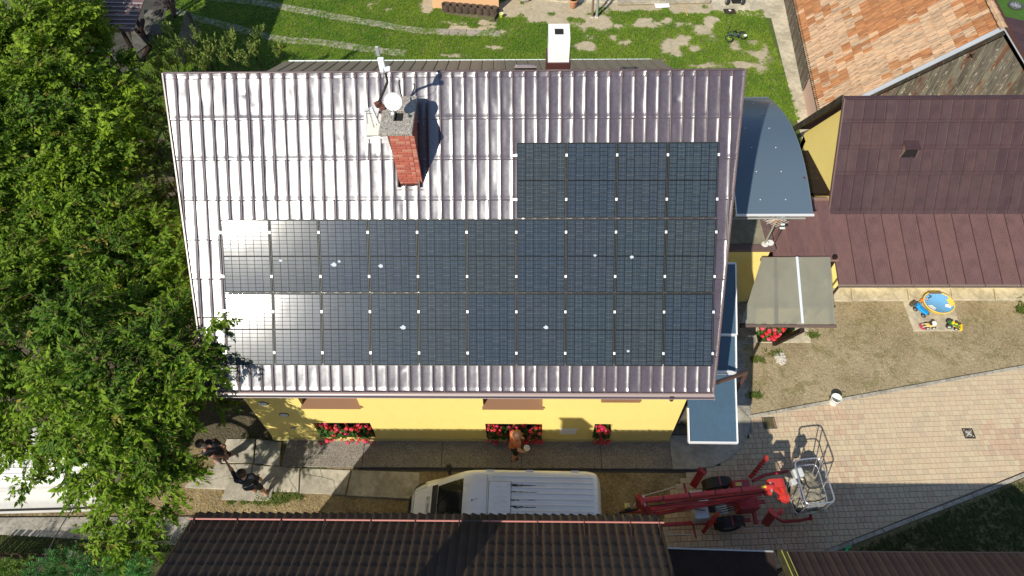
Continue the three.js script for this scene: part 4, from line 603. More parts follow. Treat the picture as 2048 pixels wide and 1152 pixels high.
  mesh('ridge_cap', [uvm(beam(V(xa, ridge.y + 0.015, ridge.z - 0.02), V(xb, ridge.y + 0.015, ridge.z - 0.02), 0.16, 0.04, 0.015))], plum[0], rf);
  mesh('verge_trim', [uvm(beam(P(xa - 0.01, 0, 0.0), P(xa - 0.01, L, 0.0), 0.04, 0.12, 0.008, un)), uvm(beam(Q(xa - 0.01, 0.02, 0), Q(xa - 0.01, L2, 0), 0.04, 0.1, 0.008, ln))], mat([0.15, 0.09, 0.085], 0.5), rf);
  mesh('north_slope', prism([[xa, ridge.y, ridge.z - 0.03], [xb, ridge.y, ridge.z - 0.03], [xb, nb.y, nb.z], [xa, nb.y, nb.z]], [0, -0.06, -0.05]), plum[2], rf);
  const gm = mat([0.20, 0.155, 0.125], 0.5, { map: T.brown }); mesh('gutter', [uvm(gridGeo(8, 2, (u, v) => V(lerp(xa - 0.03, xb, v), eave.y - 0.02 + Math.sin(Math.PI * (1 + u)) * 0.065, eave.z + 0.065 - Math.cos(Math.PI * (1 + u)) * -0.065))), rod([xa - 0.03, eave.y - 0.02, eave.z + 0.135], [xb, eave.y - 0.02, eave.z + 0.135], 0.012, 6)], gm, t);
  for (let x = xa + 1.2; x < xb; x += 1.1) piece('gutter_bracket', uvm(bx(0.02, 0.015, 0.14, x, eave.y - 0.012, eave.z + 0.06)), gm, t);
  mesh('downpipe', [rod([11.55, 2.25, -4.4], [11.55, 0.05, -4.6], 0.04, 10)], dpM(), t);
  function dpM() { return mat([0.03, 0.025, 0.025], 0.4); }
  // little roof vent
  const v = thing('roof_vent', 'little plum tin dormer vent on the steep roof of the low house', 'vent'), c = P(13.68, 1.34, 0.0), q = V(0, 0.30, 0.0);
  mesh('hood', [prism([c.clone().add(V(-0.22, 0.06, -0.08)), c.clone().add(V(0.22, 0.06, -0.08)), c.clone().add(V(0.24, 0.0, 0.33)), c.clone().add(V(-0.24, 0.0, 0.33))], [0, 0.025, 0])], plum[0], v);
  mesh('cheek', [prism([c.clone().add(V(-0.21, 0.06, -0.06)), c.clone().add(V(-0.21, 0.0, 0.28)), c.clone().add(V(-0.27, -0.42, 0.30))], [0.02, 0, 0]), prism([c.clone().add(V(0.21, 0.06, -0.06)), c.clone().add(V(0.21, 0.0, 0.28)), c.clone().add(V(0.27, -0.42, 0.30))], [-0.02, 0, 0])], mat([0.20, 0.13, 0.10], 0.5), v);
  mesh('opening', prism([c.clone().add(V(-0.19, -0.01, 0.26)), c.clone().add(V(0.19, -0.01, 0.26)), c.clone().add(V(0.22, -0.4, 0.30)), c.clone().add(V(-0.22, -0.4, 0.30))], [0, 0, -0.02]), mat([0.01, 0.008, 0.008], 1), v);
}
{ // brown sheet roof between the link block and the low house
  const t = thing('side_porch', 'red-brown sheet metal porch roof between concrete flat roof and low house', 'porch roof'), a = V(0, 2.72, -4.95), b = V(0, 3.2, -7.0), xs = [9.42, 9.95, 10.48, 11.01, 11.43];
  for (let i = 0; i < 4; i++) piece('roof_sheet', gridGeo(8, 3, (u, v) => V(lerp(xs[i], xs[i + 1], u), lerp(a.y, b.y, v) + (u > 0.94 ? 0.025 : 0), lerp(a.z, b.z, v)), (u, v) => [u, v * 2]), i % 2 ? redBrown : redBrown2, t);
  mesh('deck', prism([[9.42, a.y - 0.01, a.z], [11.43, a.y - 0.01, a.z], [11.43, b.y - 0.01, b.z], [9.42, b.y - 0.01, b.z]], [0, -0.05, 0]), brownDark, t);
  mesh('edge_trim', [uvm(bx(2.02, 0.07, 0.03, 10.42, a.y - 0.02, a.z + 0.02)), uvm(bx(2.02, 0.06, 0.1, 10.42, b.y + 0.02, b.z - 0.05))], mat([0.26, 0.16, 0.13], 0.5), t);
  for (const x of [9.55, 11.3]) piece('post', uvm(bx(0.11, 2.68, 0.11, x, 1.33, -5.1)), brownPaint, t);
  mesh('rear_wall', uvm(bx(2.0, 3.1, 0.1, 10.42, 1.55, -7.12)), brownDark, t);  // dark board added to stand for the shade inside the porch
  const g = thing('gate_roof', 'dark brown timber lean-to roof in the shade under the arched canopy', 'lean-to roof'), tm = mat([0.10, 0.048, 0.026], 0.7, { map: T.wood });
  for (let i = 0; i < 7; i++) piece('board', prism([[11.76, lerp(2.95, 2.5, i / 7), lerp(-7.6, -10.08, i / 7)], [11.76, lerp(2.95, 2.5, (i + 0.96) / 7), lerp(-7.6, -10.08, (i + 0.96) / 7)], [9.7, lerp(2.8, 2.35, (i + 0.96) / 7), lerp(-7.6, -10.08, (i + 0.96) / 7)], [9.7, lerp(2.8, 2.35, i / 7), lerp(-7.6, -10.08, i / 7)]], [0, -0.03, 0]), tm, g);
  for (const [x, z] of [[9.8, -7.7], [9.8, -9.9]]) piece('post', uvm(bx(0.12, 2.3, 0.12, x, 1.15, z)), tm, g);
  mesh('front_beam', uvm(bx(2.1, 0.14, 0.1, 10.7, 2.98, -7.52)), mat([0.2, 0.10, 0.05], 0.6, { map: T.wood }), g);
}
{ // yard canopy of pale multiwall sheets
  const t = thing('yard_canopy', 'pale greenish translucent canopy with white bar above the red flowers', 'canopy'), A = G(1524, 515, 2.95), B = G(1660, 514, 2.95), C = G(1671, 648, 2.45), D = G(1482, 647, 2.45);
  const AB = (k) => A.clone().lerp(B, k), DC = (k) => D.clone().lerp(C, k), ks = [0, 0.28, 0.51, 1], kd = [0, 0.37, 0.65, 1];
  for (let i = 0; i < 3; i++) piece('glazing', prism([AB(ks[i]), AB(ks[i + 1]), DC(kd[i + 1]), DC(kd[i])], [0, -0.012, 0]), polyC, t);
  mesh('white_bar', uvm(beam(AB(0.51).setY(2.975), DC(0.65).setY(2.475), 0.075, 0.03, 0.008)), mat([0.62, 0.68, 0.74], 0.4), t);
  mesh('rafter', [uvm(beam(AB(0.20).setY(2.88), DC(0.38).setY(2.38), 0.1, 0.12)), uvm(beam(AB(0.03).setY(2.88), DC(0.03).setY(2.38), 0.08, 0.1)), uvm(beam(AB(0.97).setY(2.88), DC(0.97).setY(2.38), 0.08, 0.1)), uvm(beam(A.clone().lerp(D, 0.68).setY(2.52), B.clone().lerp(C, 0.68).setY(2.52), 0.08, 0.1))], mat([0.25, 0.12, 0.07], 0.6, { map: T.wood }), t);
  mesh('gutter', [uvm(beam(D.clone().add(V(-0.03, -0.04, 0.05)), C.clone().add(V(0.03, -0.04, 0.05)), 0.09, 0.09, 0.03))], mat([0.13, 0.09, 0.075], 0.5), t);
  mesh('gutter_end', [rbx(0.16, 0.12, 0.14, 0.03, D.x + 0.05, D.y - 0.05, D.z + 0.04)], mat([0.03, 0.02, 0.018], 0.5), t);
  mesh('head_beam', uvm(beam(A.clone().add(V(-0.02, -0.09, 0)), B.clone().add(V(0.02, -0.09, 0)), 0.08, 0.12)), mat([0.3, 0.2, 0.14], 0.6), t);
  const foot = G(1548, 688, 0.05); mesh('post', [uvm(beam(foot, [foot.x - 0.02, 2.35, D.z + 0.16], 0.13, 0.13, 0.01)), uvm(beam([11.3, 0.02, -5.0], [11.3, 2.85, -5.0], 0.12, 0.12, 0.01))], mat([0.14, 0.065, 0.045], 0.6, { map: T.wood }), t);
}
{ // barn
  const t = thing('barn', 'old barn with mottled orange clay tiles and weathered plank gable', 'barn'), an = 5.66 * D2R, u = V(Math.sin(an), 0, -Math.cos(an)), w = V(Math.cos(an), 0, Math.sin(an)), E0 = V(12.80, 2.25, -12.05), run = 4.35, hgt = 4.05, len = 14;
  const B = (a, s, h) => E0.clone().addScaledVector(u, a).addScaledVector(w, s).add(V(0, h, 0)); // a along the ridge, s across
  const sl = Math.hypot(run, hgt), dir = w.clone().multiplyScalar(run / sl).add(V(0, hgt / sl, 0)), nrm = w.clone().multiplyScalar(-hgt / sl).add(V(0, run / sl, 0));
  const TP = (a, s, h = 0) => E0.clone().addScaledVector(u, a).addScaledVector(dir, s).addScaledVector(nrm, h);
  const rf = new THREE.Group(); rf.name = 'tiled_roof'; t.add(rf);
  mesh('roof_boards', prism([TP(0.02, 0.04, -0.03), TP(len, 0.04, -0.03), TP(len, sl, -0.03), TP(0.02, sl, -0.03)], nrm.clone().multiplyScalar(-0.06)), brownDark, rf);
  const tw = 0.225, te = 0.335, r = rng(801), q = new THREE.Quaternion().setFromRotationMatrix(new THREE.Matrix4().makeBasis(u.clone().multiplyScalar(-1), nrm, dir.clone().multiplyScalar(-1)));
  const geos = []; for (let k = 0; k < 6; k++) { const g = gridGeo(8, 1, (a, b) => V((a - 0.5) * (tw - 0.004), 0.016 + 0.004 * Math.cos(a * Math.PI * 4), (0.5 - b) * (te + 0.05) ), (a, b) => [k * 0.37 + a * tw, k * 0.61 + b * te]); const f = gridGeo(8, 1, (a, b) => V((a - 0.5) * (tw - 0.004), lerp(-0.004, 0.016 + 0.004 * Math.cos(a * Math.PI * 4), b), (te + 0.05) / 2), (a, b) => [a * tw, b * 0.02]); const s1 = gridGeo(1, 1, (a, b) => V((tw - 0.004) / 2, lerp(-0.004, 0.02, b), (a - 0.5) * (te + 0.05))); const s2 = gridGeo(1, 1, (a, b) => V(-(tw - 0.004) / 2, lerp(-0.004, 0.02, b), (a - 0.5) * (te + 0.05))); geos.push(merge([g, f, s1, s2])); }
  const dk = [[1, 1, 1], [0.85, 0.8, 0.78], [1.12, 1.05, 1]].map((c) => mat(c, 0.85, { map: T.tile })), pl = [[1, 1, 1], [0.86, 0.86, 0.86], [1.08, 1.05, 1.02]].map((c) => mat(c, 0.85, { map: T.tileW }));
  const rest = new Map(), all = [];
  for (let c = 0; c * te < sl - 0.1; c++) for (let k = 0; k * tw < len; k++) {
    const a = 0.14 + (k + 0.5) * tw, s = 0.14 + c * te, p = TP(a, s, 0.012), [x, y] = seenAt(p), nn = noise3(a * 0.5, s * 0.5, 5) * 0.75 + noise3(a * 1.6, s * 1.6, 9) * 0.35 + (r() - 0.5) * 0.38; // bleached in patches
    const pale = nn > 0.585 + 0.05 * (s - 3) - (a < 3 ? 0.06 : 0); all.push([p, Math.floor(r() * 6), (pale ? pl : dk)[Math.floor(r() * 3)], x > -10 && x < 2060 && y > -8, (r() - 0.5) * 0.02, (r() - 0.5) * 0.012, p.distanceTo(camP)]);
  }
  all.sort((m, n) => (n[3] - m[3]) || m[6] - n[6]); let cnt = 0;
  for (const [p, g, m, vis, r1, r2] of all) { const qq = q.clone().multiply(new THREE.Quaternion().setFromEuler(new THREE.Euler(-0.05, r1, r2))); if (vis && cnt++ < 300) { const o = piece('roof_tile', geos[g], m, rf); o.position.copy(p); o.quaternion.copy(qq); } else { if (!rest.has(m)) rest.set(m, []); rest.get(m).push(geos[g].clone().applyMatrix4(new THREE.Matrix4().compose(p, qq, V(1, 1, 1)))); } }
  for (const [m, l] of rest) mesh('far_tiles', merge(l), m, rf).userData.kind = 'stuff';
  for (let k = 0; k < 26; k++) { const a = 0.1 + k * 0.38, p = TP(a, sl + 0.02, 0.03); if (!inFrame(p, 30)) continue; const o = piece('ridge_tile', gridGeo(8, 1, (s, v) => V(Math.cos(Math.PI * s) * 0.12, Math.sin(Math.PI * s) * 0.1 + v * 0.016, (v - 0.5) * 0.4)), pl[k % 3], rf); o.position.copy(p); o.quaternion.setFromRotationMatrix(new THREE.Matrix4().makeBasis(w, V(0, 1, 0), u.clone().multiplyScalar(-1))); }
  mesh('east_slope', prism([B(0.0, run, hgt + 0.02), B(len, run, hgt + 0.02), B(len, run * 2 + 0.4, -0.35), B(0.0, run * 2 + 0.4, -0.35)], [0.02, -0.05, 0]), mat([0.36, 0.16, 0.05], 0.85, { map: T.tile }), rf);
  const verge = mat([0.62, 0.66, 0.68], 0.4, { metalness: 0.3, map: T.white }), vw = mat([0.42, 0.38, 0.31], 0.85, { map: T.wood });
  mesh('verge_flashing', [uvm(beam(TP(0.0, 0.9, 0.05), TP(0.0, sl + 0.03, 0.05), 0.18, 0.035, 0, nrm)), uvm(beam(B(0, run, hgt + 0.05), B(0, run * 2 + 0.4, -0.3), 0.16, 0.035))], verge, rf);
  mesh('verge_board', [uvm(beam(TP(-0.02, -0.45, -0.03), TP(-0.02, sl, -0.1), 0.05, 0.2, 0, nrm)), uvm(beam(TP(0.02, -0.45, 0.06), TP(0.02, 1.0, 0.06), 0.16, 0.04, 0, nrm))], vw, rf);
  mesh('eave_board', [uvm(beam(TP(0, -0.02, 0.01), TP(len, -0.02, 0.01), 0.12, 0.05, 0, nrm))], vw, rf);
  // gable planks, each cut to the slope
  const woodM = [[1.5, 1.5, 1.45], [1.2, 1.2, 1.12], [1.75, 1.75, 1.6], [1.0, 0.95, 0.85], [1.35, 1.3, 1.25]].map((c) => mat(c, 0.9, { map: T.wood, bumpMap: T.fine, bumpScale: 0.004 }));
  const gp0 = 0.45, pw = 0.19, top = (s) => (s < run ? s / run : 2 - s / run) * hgt - 0.1;
  for (let k = 0; gp0 + k * pw < 2 * run - 0.5; k++) { const s0 = gp0 + k * pw + 0.004, s1 = s0 + pw - 0.008, d = rr(0, 0.012), y0 = -0.4; const P = (s, h) => B(0.22 - d, s, h); const pts = [P(s0, y0), P(s1, y0), P(s1, top(s1))]; if (s0 < run && s1 > run) pts.push(P(run, hgt - 0.1)); pts.push(P(s0, top(s0))); piece('gable_plank', prism(pts, u.clone().multiplyScalar(0.025)), woodM[Math.floor(r() * 5)], t); }
  mesh('gable_backing', prism([B(0.27, 0.4, -2.2), B(0.27, 2 * run - 0.4, -2.2), B(0.27, 2 * run - 0.4, 0.2), B(0.27, run, hgt - 0.15), B(0.27, 0.4, 0.2)], u.clone().multiplyScalar(0.1)), mat([0.02, 0.015, 0.012], 1), t);
  const hole = B(0.185, run - 0.35, hgt - 1.15); mesh('vent_cutout', [0, 1, 2, 3].map((k) => xf(new THREE.CircleGeometry(0.045, 8), { s: [0.6, 1.5, 1], p: [0, 0.06, 0] }).rotateZ(k * 1.57 + 0.78)).map((g) => g.translate(hole.x, hole.y, hole.z)), mat([0.006, 0.005, 0.005], 1), t);
  // west wall: dark planks, then rose plaster
  const s0 = 0.62; mesh('plaster_wall', [uvm(prism([B(0.25, s0, -2.25), B(4.35, s0, -2.25), B(4.35, s0, 0.35), B(0.25, s0, 0.35)], w.clone().multiplyScalar(0.2)))], mat([0.62, 0.42, 0.33], 0.9, { map: T.stucco }), t);
  for (let k = 0; k < 44; k++) piece('wall_plank', prism([B(4.4 + k * 0.2, s0 - 0.04, -2.2), B(4.59 + k * 0.2, s0 - 0.04, -2.2), B(4.59 + k * 0.2, s0 - 0.04, 0.4), B(4.4 + k * 0.2, s0 - 0.04, 0.4)], w.clone().multiplyScalar(0.03)), woodM[k % 5], t);
}
// ---------------------------------------------------------------- the dark tiled house in the foreground
const NE_L = V(-5.68, 4.62, 3.675), NE_R = V(4.54, 4.62, 3.66), NPITCH = 31.5 * D2R;
{
  const t = thing('dark_tiled_house', 'house in front with a very dark interlocking tile roof', 'house'), d = V(0, Math.sin(NPITCH), Math.cos(NPITCH)), n = V(0, Math.cos(NPITCH), -Math.sin(NPITCH)), W = NE_R.x - NE_L.x;
  const P = (x, s, h = 0) => V(lerp(NE_L.x, NE_R.x, x), NE_L.y, lerp(NE_L.z, NE_R.z, x)).addScaledVector(d, s).addScaledVector(n, h);
  const rf = new THREE.Group(); rf.name = 'tiled_roof'; t.add(rf);
  mesh('roof_deck', prism([P(0.002, 0.04, -0.05), P(0.998, 0.04, -0.05), P(0.998, 7.2, -0.05), P(0.002, 7.2, -0.05)], n.clone().multiplyScalar(-0.1)), brownDark, rf);
  const N = 52, tw = W / N, te = 0.305, q = new THREE.Quaternion().setFromRotationMatrix(new THREE.Matrix4().makeBasis(V(1, 0, 0), n, d));
  const prof = (u) => u < 0.24 ? 0.052 * Math.sin(u / 0.24 * Math.PI / 2) : 0.052 * (1 - sstep(0.2, 1.0, u)); // a roll with a steep flank to the left, falling away slowly to the right
  const tileG = merge([gridGeo(24, 2, (u, v) => V((u - 0.5) * tw, prof(u) + 0.012, (v - 0.5) * (te + 0.05)), (u, v) => [u, v]), gridGeo(24, 1, (u, v) => V((u - 0.5) * tw, lerp(prof(u) - 0.004, prof(u) + 0.012, v), -(te + 0.05) / 2))]);
  const tm = [[0.056, 0.041, 0.028], [0.051, 0.038, 0.026], [0.061, 0.044, 0.030], [0.054, 0.040, 0.029]].map((c) => mat(c, 0.5, { phys: true, specularIntensity: 0.7, map: T.brown, roughnessMap: T.tinR })), r = rng(901), rest = [];
  let cnt = 0;
  for (let j = 0; j < 23; j++) for (let i = 0; i < N; i++) {
    const p = P((i + 0.5) / N, 0.14 + j * te, 0.0), tiltQ = q.clone().multiply(new THREE.Quaternion().setFromEuler(new THREE.Euler(0.045 + (r() - 0.5) * 0.004, (r() - 0.5) * 0.008, (r() - 0.5) * 0.01)));
    const m = Math.floor(r() * 4); if (j < 6 && cnt < 300) { cnt++; const o = piece('roof_tile', tileG, tm[m], rf); o.position.copy(p); o.quaternion.copy(tiltQ); } else (rest[m] ||= []).push(tileG.clone().applyMatrix4(new THREE.Matrix4().compose(p, tiltQ, V(1, 1, 1))));
  }
  rest.forEach((l, m) => mesh('upper_tiles', merge(l), tm[m], rf).userData.kind = 'stuff');
  mesh('verge_tile', [uvm(beam(P(0, 0, 0.0), P(0, 7.2, 0.0), 0.05, 0.14, 0, n)), uvm(beam(P(1, 0, 0.0), P(1, 7.2, 0.0), 0.05, 0.14, 0, n))], tm[1], rf);
  const top = P(0.5, 7.2); mesh('rear_slope', prism([P(0, 7.2, 0), P(1, 7.2, 0), P(1, 7.2, 0).add(V(0, -3.7, 6)), P(0, 7.2, 0).add(V(0, -3.7, 6))], [0, -0.1, 0]), tm[0], rf);
  const wm = mat([0.6, 0.55, 0.45], 0.9, { map: T.stucco }); mesh('wall', uvm(bx(W - 0.34, 4.45, 11.2, (NE_L.x + NE_R.x) / 2, 2.22, 3.98 + 5.6)), wm, t);
  mesh('gable', [prism([[NE_L.x + 0.2, 4.44, 4.0], [NE_L.x + 0.2, 4.44, 15.2], [NE_L.x + 0.2, 8.1, 9.8]], [0.2, 0, 0]), prism([[NE_R.x - 0.2, 4.44, 4.0], [NE_R.x - 0.2, 4.44, 15.2], [NE_R.x - 0.2, 8.1, 9.8]], [-0.2, 0, 0])], wm, t);
  mesh('gutter_board', uvm(bx(W - 0.1, 0.16, 0.03, (NE_L.x + NE_R.x) / 2, 4.50, 3.78)), brownDark, t);
  mesh('chimney', [uvm(bx(0.56, 2.4, 0.5, -0.96, 7.0, 6.5)), uvm(bx(0.66, 0.08, 0.6, -0.96, 8.2, 6.5))], brickM[0], t);
  const pr = thing('snow_guard', 'long pink-red snow guard pipe on brackets across the dark tiles', 'snow guard'), pm = mat([0.42, 0.16, 0.13], 0.5), s0 = 0.30;
  const pa = P(-0.003, s0, 0.16), pb = P(1.006, s0 + 0.03, 0.16), gap = [0.560, 0.566];
  mesh('pipe', [rod(pa, pa.clone().lerp(pb, 0.578), 0.021, 10), rod(pa.clone().lerp(pb, 0.622), pb, 0.021, 10)], pm, pr);
  mesh('sleeve_or_shade', rod(pa.clone().lerp(pb, 0.575), pa.clone().lerp(pb, 0.625), 0.016, 8), mat([0.06, 0.045, 0.04], 0.6), pr);  // stretch of pipe made dark: the chimney shadow painted into its colour
  for (const f of [0.01, 0.103, 0.197, 0.29, 0.388, 0.482, 0.575, 0.64, 0.74, 0.838, 0.935, 0.995]) { const a = P(f, s0 + 0.01, 0.012), b = P(f, s0, 0.20), c = P(f, s0 + 0.34, 0.03); piece('bracket', merge([beam(a, b, 0.008, 0.05, 0, d), beam(b, c, 0.008, 0.035, 0, n), bx(0.02, 0.02, 0.06, b.x, b.y - 0.05, b.z)]), mat([0.07, 0.04, 0.035], 0.5), pr); }
}
{ // lower flat roof and the ribbed roof at the bottom right
  const t = thing('flat_dark_roof', 'plain dark flat roof with pale metal edge at the bottom of the yard', 'roof'), H = 3.2, a = G(1322, 1096, H), b = G(1546, 1103, H), m = mat([0.040, 0.028, 0.022], 0.95, { phys: true, specularIntensity: 0.15, map: T.brown, bumpMap: T.lump, bumpScale: 0.01 });
  const q = [[a.x, a.z], [b.x, b.z], [b.x + 0.1, 9], [a.x, 9]]; mesh('roof_sheet', slab(q, H - 0.12, H, 0.01), m, t); mesh('edge_flashing', uvm(beam(V(a.x, H + 0.004, a.z), V(b.x, H + 0.004, b.z), 0.035, 0.05, 0.006)), mat([0.42, 0.42, 0.4], 0.5, { metalness: 0.4 }), t); mesh('wall', slab([[a.x + 0.1, a.z + 0.15], [b.x - 0.1, b.z + 0.15], [b.x, 8.8], [a.x + 0.1, 8.8]], 0, H - 0.13), mat([0.4, 0.37, 0.3], 0.9), t);
  const s = thing('ribbed_roof', 'dark brown ribbed metal roof with mossy yellow edge at the bottom right', 'roof'), h = 2.75, e0 = G(1562, 1105, h), e1 = G(2110, 1108, h), sl = 30 * D2R, d = V(0, Math.sin(sl), Math.cos(sl)), n = V(0, Math.cos(sl), -Math.sin(sl)), L = 4.5;
  const P = (x, k, o = 0) => V(lerp(e0.x, e1.x, x), h, lerp(e0.z, e1.z, x)).addScaledVector(d, k).addScaledVector(n, o), rm = [[0.050, 0.034, 0.028], [0.044, 0.030, 0.026], [0.055, 0.038, 0.030]].map((c) => mat(c, 0.7, { map: T.brown, phys: true, specularIntensity: 0.4 }));
  const N = 34; for (let i = 0; i < N; i++) piece('roof_sheet', gridGeo(6, 3, (u, v) => P((i + u) / N, v * L - 0.02, 0.006 + (u > 0.8 ? 0.02 : 0)), (u, v) => [u * 0.2, v * L]), rm[i % 3], s);
  mesh('deck', prism([P(0.004, 0, -0.01), P(0.996, 0, -0.01), P(0.996, L, -0.01), P(0.004, L, -0.01)], n.clone().multiplyScalar(-0.06)), brownDark, s);
  mesh('eave_edge', uvm(beam(P(0, -0.03, 0.0), P(1, -0.03, 0.0), 0.03, 0.07)), mat([0.02, 0.016, 0.015], 0.6), s);
  const moss = mat([0.22, 0.21, 0.07], 0.9, { map: T.concB }), ml = mat([0.46, 0.44, 0.10], 0.9); mesh('verge_board', [uvm(beam(P(-0.012, -0.04, 0.03), P(-0.012, L, 0.03), 0.13, 0.05, 0.01, n)), uvm(beam(P(0.012, -0.02, 0.035), P(0.012, L, 0.035), 0.05, 0.03, 0.008, n))], moss, s); mesh('mossy_strip', [uvm(beam(P(0.002, -0.03, 0.045), P(0.002, L, 0.045), 0.03, 0.03, 0.008, n)), uvm(beam(P(0.021, 0, 0.03), P(0.021, L, 0.03), 0.02, 0.03, 0.006, n))], ml, s);
  mesh('wall', slab([[e0.x + 0.2, e0.z + 0.25], [e1.x - 0.2, e1.z + 0.25], [e1.x - 0.2, 8], [e0.x + 0.2, 8]], 0, h - 0.06), mat([0.4, 0.37, 0.3], 0.9), s);
  // narrow tall block added out of view so its flat top shades the near paving
  const b2 = thing('shade_block', 'unseen tall block added behind the dark tiled house to shade the paving', 'building'); mesh('wall', uvm(bx(0.9, 6.7, 6, 4.72 - 0.15, 3.35, 8.9)), mat([0.6, 0.55, 0.45], 0.9), b2); mesh('shade_top', uvm(bx(1.2, 0.16, 6.2, 4.45, 6.75, 8.9)), brownDark, b2);
}
{ // green leaf-shaped toy on the dark bed
  const c = G(1693, 1096, 0.02), t = thing('green_foil', 'bright green scrap lying on the dark garden bed', 'scrap', c.toArray(), 0.4);
  const sh = new THREE.Shape(); for (let a = 0; a <= 24; a++) { const th = a / 24 * 6.283, r = 0.07 + 0.05 * Math.cos(th * 3); sh[a ? 'lineTo' : 'moveTo'](Math.cos(th) * r * 1.3, Math.sin(th) * r); }
  mesh('sheet', new THREE.ExtrudeGeometry(sh, { depth: 0.012, bevelEnabled: true, bevelSize: 0.006, bevelThickness: 0.006 }).rotateX(-1.45), mat([0.03, 0.45, 0.12], 0.4), t);
}
// ---------------------------------------------------------------- vans
const grime = tex(512, 512, (u, v) => { const f = fbm(u, v, 4, 5, 601), g = fbm(u * 0.15, v, 40, 3, 605), h = fbm(u, v, 120, 1, 607); return mix3([1, 1, 0.99], [0.82, 0.81, 0.76], clamp((f - 0.45) * 1.2 + (g - 0.55) * 1.6 + (h > 0.93 ? 0.5 : 0), 0, 1)); }, [0.5, 0.5]);
const wornPaint = tex(512, 512, (u, v) => { const f = fbm(u, v, 6, 5, 611), g = fbm(u, v, 70, 2, 613); return mix3([1, 1, 1], [0.5, 0.42, 0.4], clamp((f - 0.48) * 2 + (g > 0.72 ? 0.6 : 0), 0, 1)); }, [1.5, 1.5]);
function makeVan(name, label) { // front towards -x, origin on the ground under the middle of the front bumper
  const t = thing(name, label, 'van'), white = mat([0.84, 0.84, 0.82], 0.28, { phys: true, clearcoat: 0.6, clearcoatRoughness: 0.12, map: grime }), L = 5.25, HW = 0.99;
  const tab = (T, x) => { for (let i = 1; i < T.length; i++) if (x <= T[i][0]) { const [a, b] = T[i - 1], [c, d] = T[i], k = (x - a) / (c - a); return lerp(b, d, k); } return T[T.length - 1][1]; };
  const smooth = (T) => (x) => (tab(T, x - 0.06) + tab(T, x) * 2 + tab(T, x + 0.06)) / 4;
  const top = smooth([[0, 0.62], [0.03, 0.80], [0.12, 0.96], [0.35, 1.08], [0.72, 1.22], [0.80, 1.27], [1.62, 2.12], [1.85, 2.22], [2.4, 2.26], [4.8, 2.27], [5.1, 2.22], [5.2, 2.05], [5.25, 1.6]]);
  const half = smooth([[0, 0.58], [0.05, 0.72], [0.15, 0.82], [0.35, 0.90], [0.7, 0.965], [1.2, 0.985], [2, 0.99], [4.9, 0.985], [5.15, 0.95], [5.25, 0.88]]);
  const bot = smooth([[0, 0.34], [0.3, 0.26], [5.25, 0.3]]);
  // section: s from -1 (sill, +z side) over the roof to 1
  const skin = (x, s, off = 0) => { const y1 = top(x), y0 = bot(x), w = half(x), roofT = sstep(0.75, 1.9, x), inw = lerp(0.10, 0.13, roofT), rad = lerp(0.16, 0.20, roofT) * Math.min(1, (y1 - y0) * 1.2), a = Math.abs(s), sg = s < 0 ? 1 : -1, H = y1 - y0;
    let y, z; const e = w - inw; if (a > 0.42) { const k = (1 - a) / 0.58, belt = clamp((y1 - 1.15) / 1.1, 0, 1); y = y0 + (H - rad) * k; z = w - inw * belt * sstep(0.45, 1, k); z = lerp(z, e, sstep(0.9, 1, k) * (1 - belt)); if (k > 0.88) { } } else if (a > 0.30) { const th = (0.42 - a) / 0.12 * Math.PI / 2, c = e - rad; y = y1 - rad + Math.sin(th) * rad; z = c + Math.cos(th) * rad; } else { z = (e - rad) * (a / 0.30); y = y1 + 0.035 * (1 - (a / 0.3) ** 2) * roofT; }
    return V(x, y + (a < 0.42 ? off : 0), z * sg + (a > 0.3 ? off * sg : 0)); };
  const patch = (xa, xb, sa, sb, nu, nv, off) => gridGeo(nu, nv, (u, v) => skin(lerp(xa, xb, u), lerp(sa, sb, v), off), (u, v) => [lerp(xa, xb, u), lerp(sa, sb, v) * 2]);
  const cap = (x) => { const c = V(x, (top(x) + bot(x)) / 2, 0), pos = []; for (let i = 0; i < 40; i++) { const a = skin(x, -1 + i / 20), b = skin(x, -1 + (i + 1) / 20); pos.push(...c.toArray(), ...a.toArray(), ...b.toArray()); } const g = new THREE.BufferGeometry(); g.setAttribute('position', new THREE.BufferAttribute(new Float32Array(pos), 3)); g.computeVertexNormals(); return g; };
  mesh('body', [patch(0.0, L, -1, 1, 110, 80, 0), cap(0), cap(L)], white, t);
  const blk = mat([0.018, 0.018, 0.018], 0.6), glass = mat([0.012, 0.014, 0.015], 0.05, { phys: true, specularIntensity: 1 });
  mesh('windscreen', patch(0.84, 1.60, -0.275, 0.275, 20, 20, 0.006), glass, t);
  mesh('scuttle', patch(0.66, 0.83, -0.30, 0.30, 6, 16, 0.006), mat([0.02, 0.02, 0.02], 0.45), t);
  for (const s of [-1, 1]) { piece('side_window', patch(1.12, 2.05, s * 0.47, s * 0.66, 10, 8, 0.006), glass, t); piece('headlight', patch(0.10, 0.50, s * 0.42, s * 0.30, 8, 5, 0.007), mat([0.55, 0.57, 0.58], 0.1, { phys: true }), t); piece('rub_strip', patch(1.0, 5.0, s * 0.86, s * 0.92, 20, 2, 0.012), blk, t); }
  mesh('bumper', [patch(-0.0, 0.42, -0.98, -0.40, 10, 10, 0.02), patch(-0.0, 0.42, 0.40, 0.98, 10, 10, 0.02), rbx(0.16, 0.32, 1.2, 0.06, 0.02, 0.48, 0)], blk, t);
  mesh('grille', rbx(0.04, 0.14, 0.9, 0.02, -0.01, 0.74, 0), blk, t); mesh('bonnet_gap', [patch(0.13, 0.145, -0.3, 0.3, 1, 16, 0.003)], blk, t);
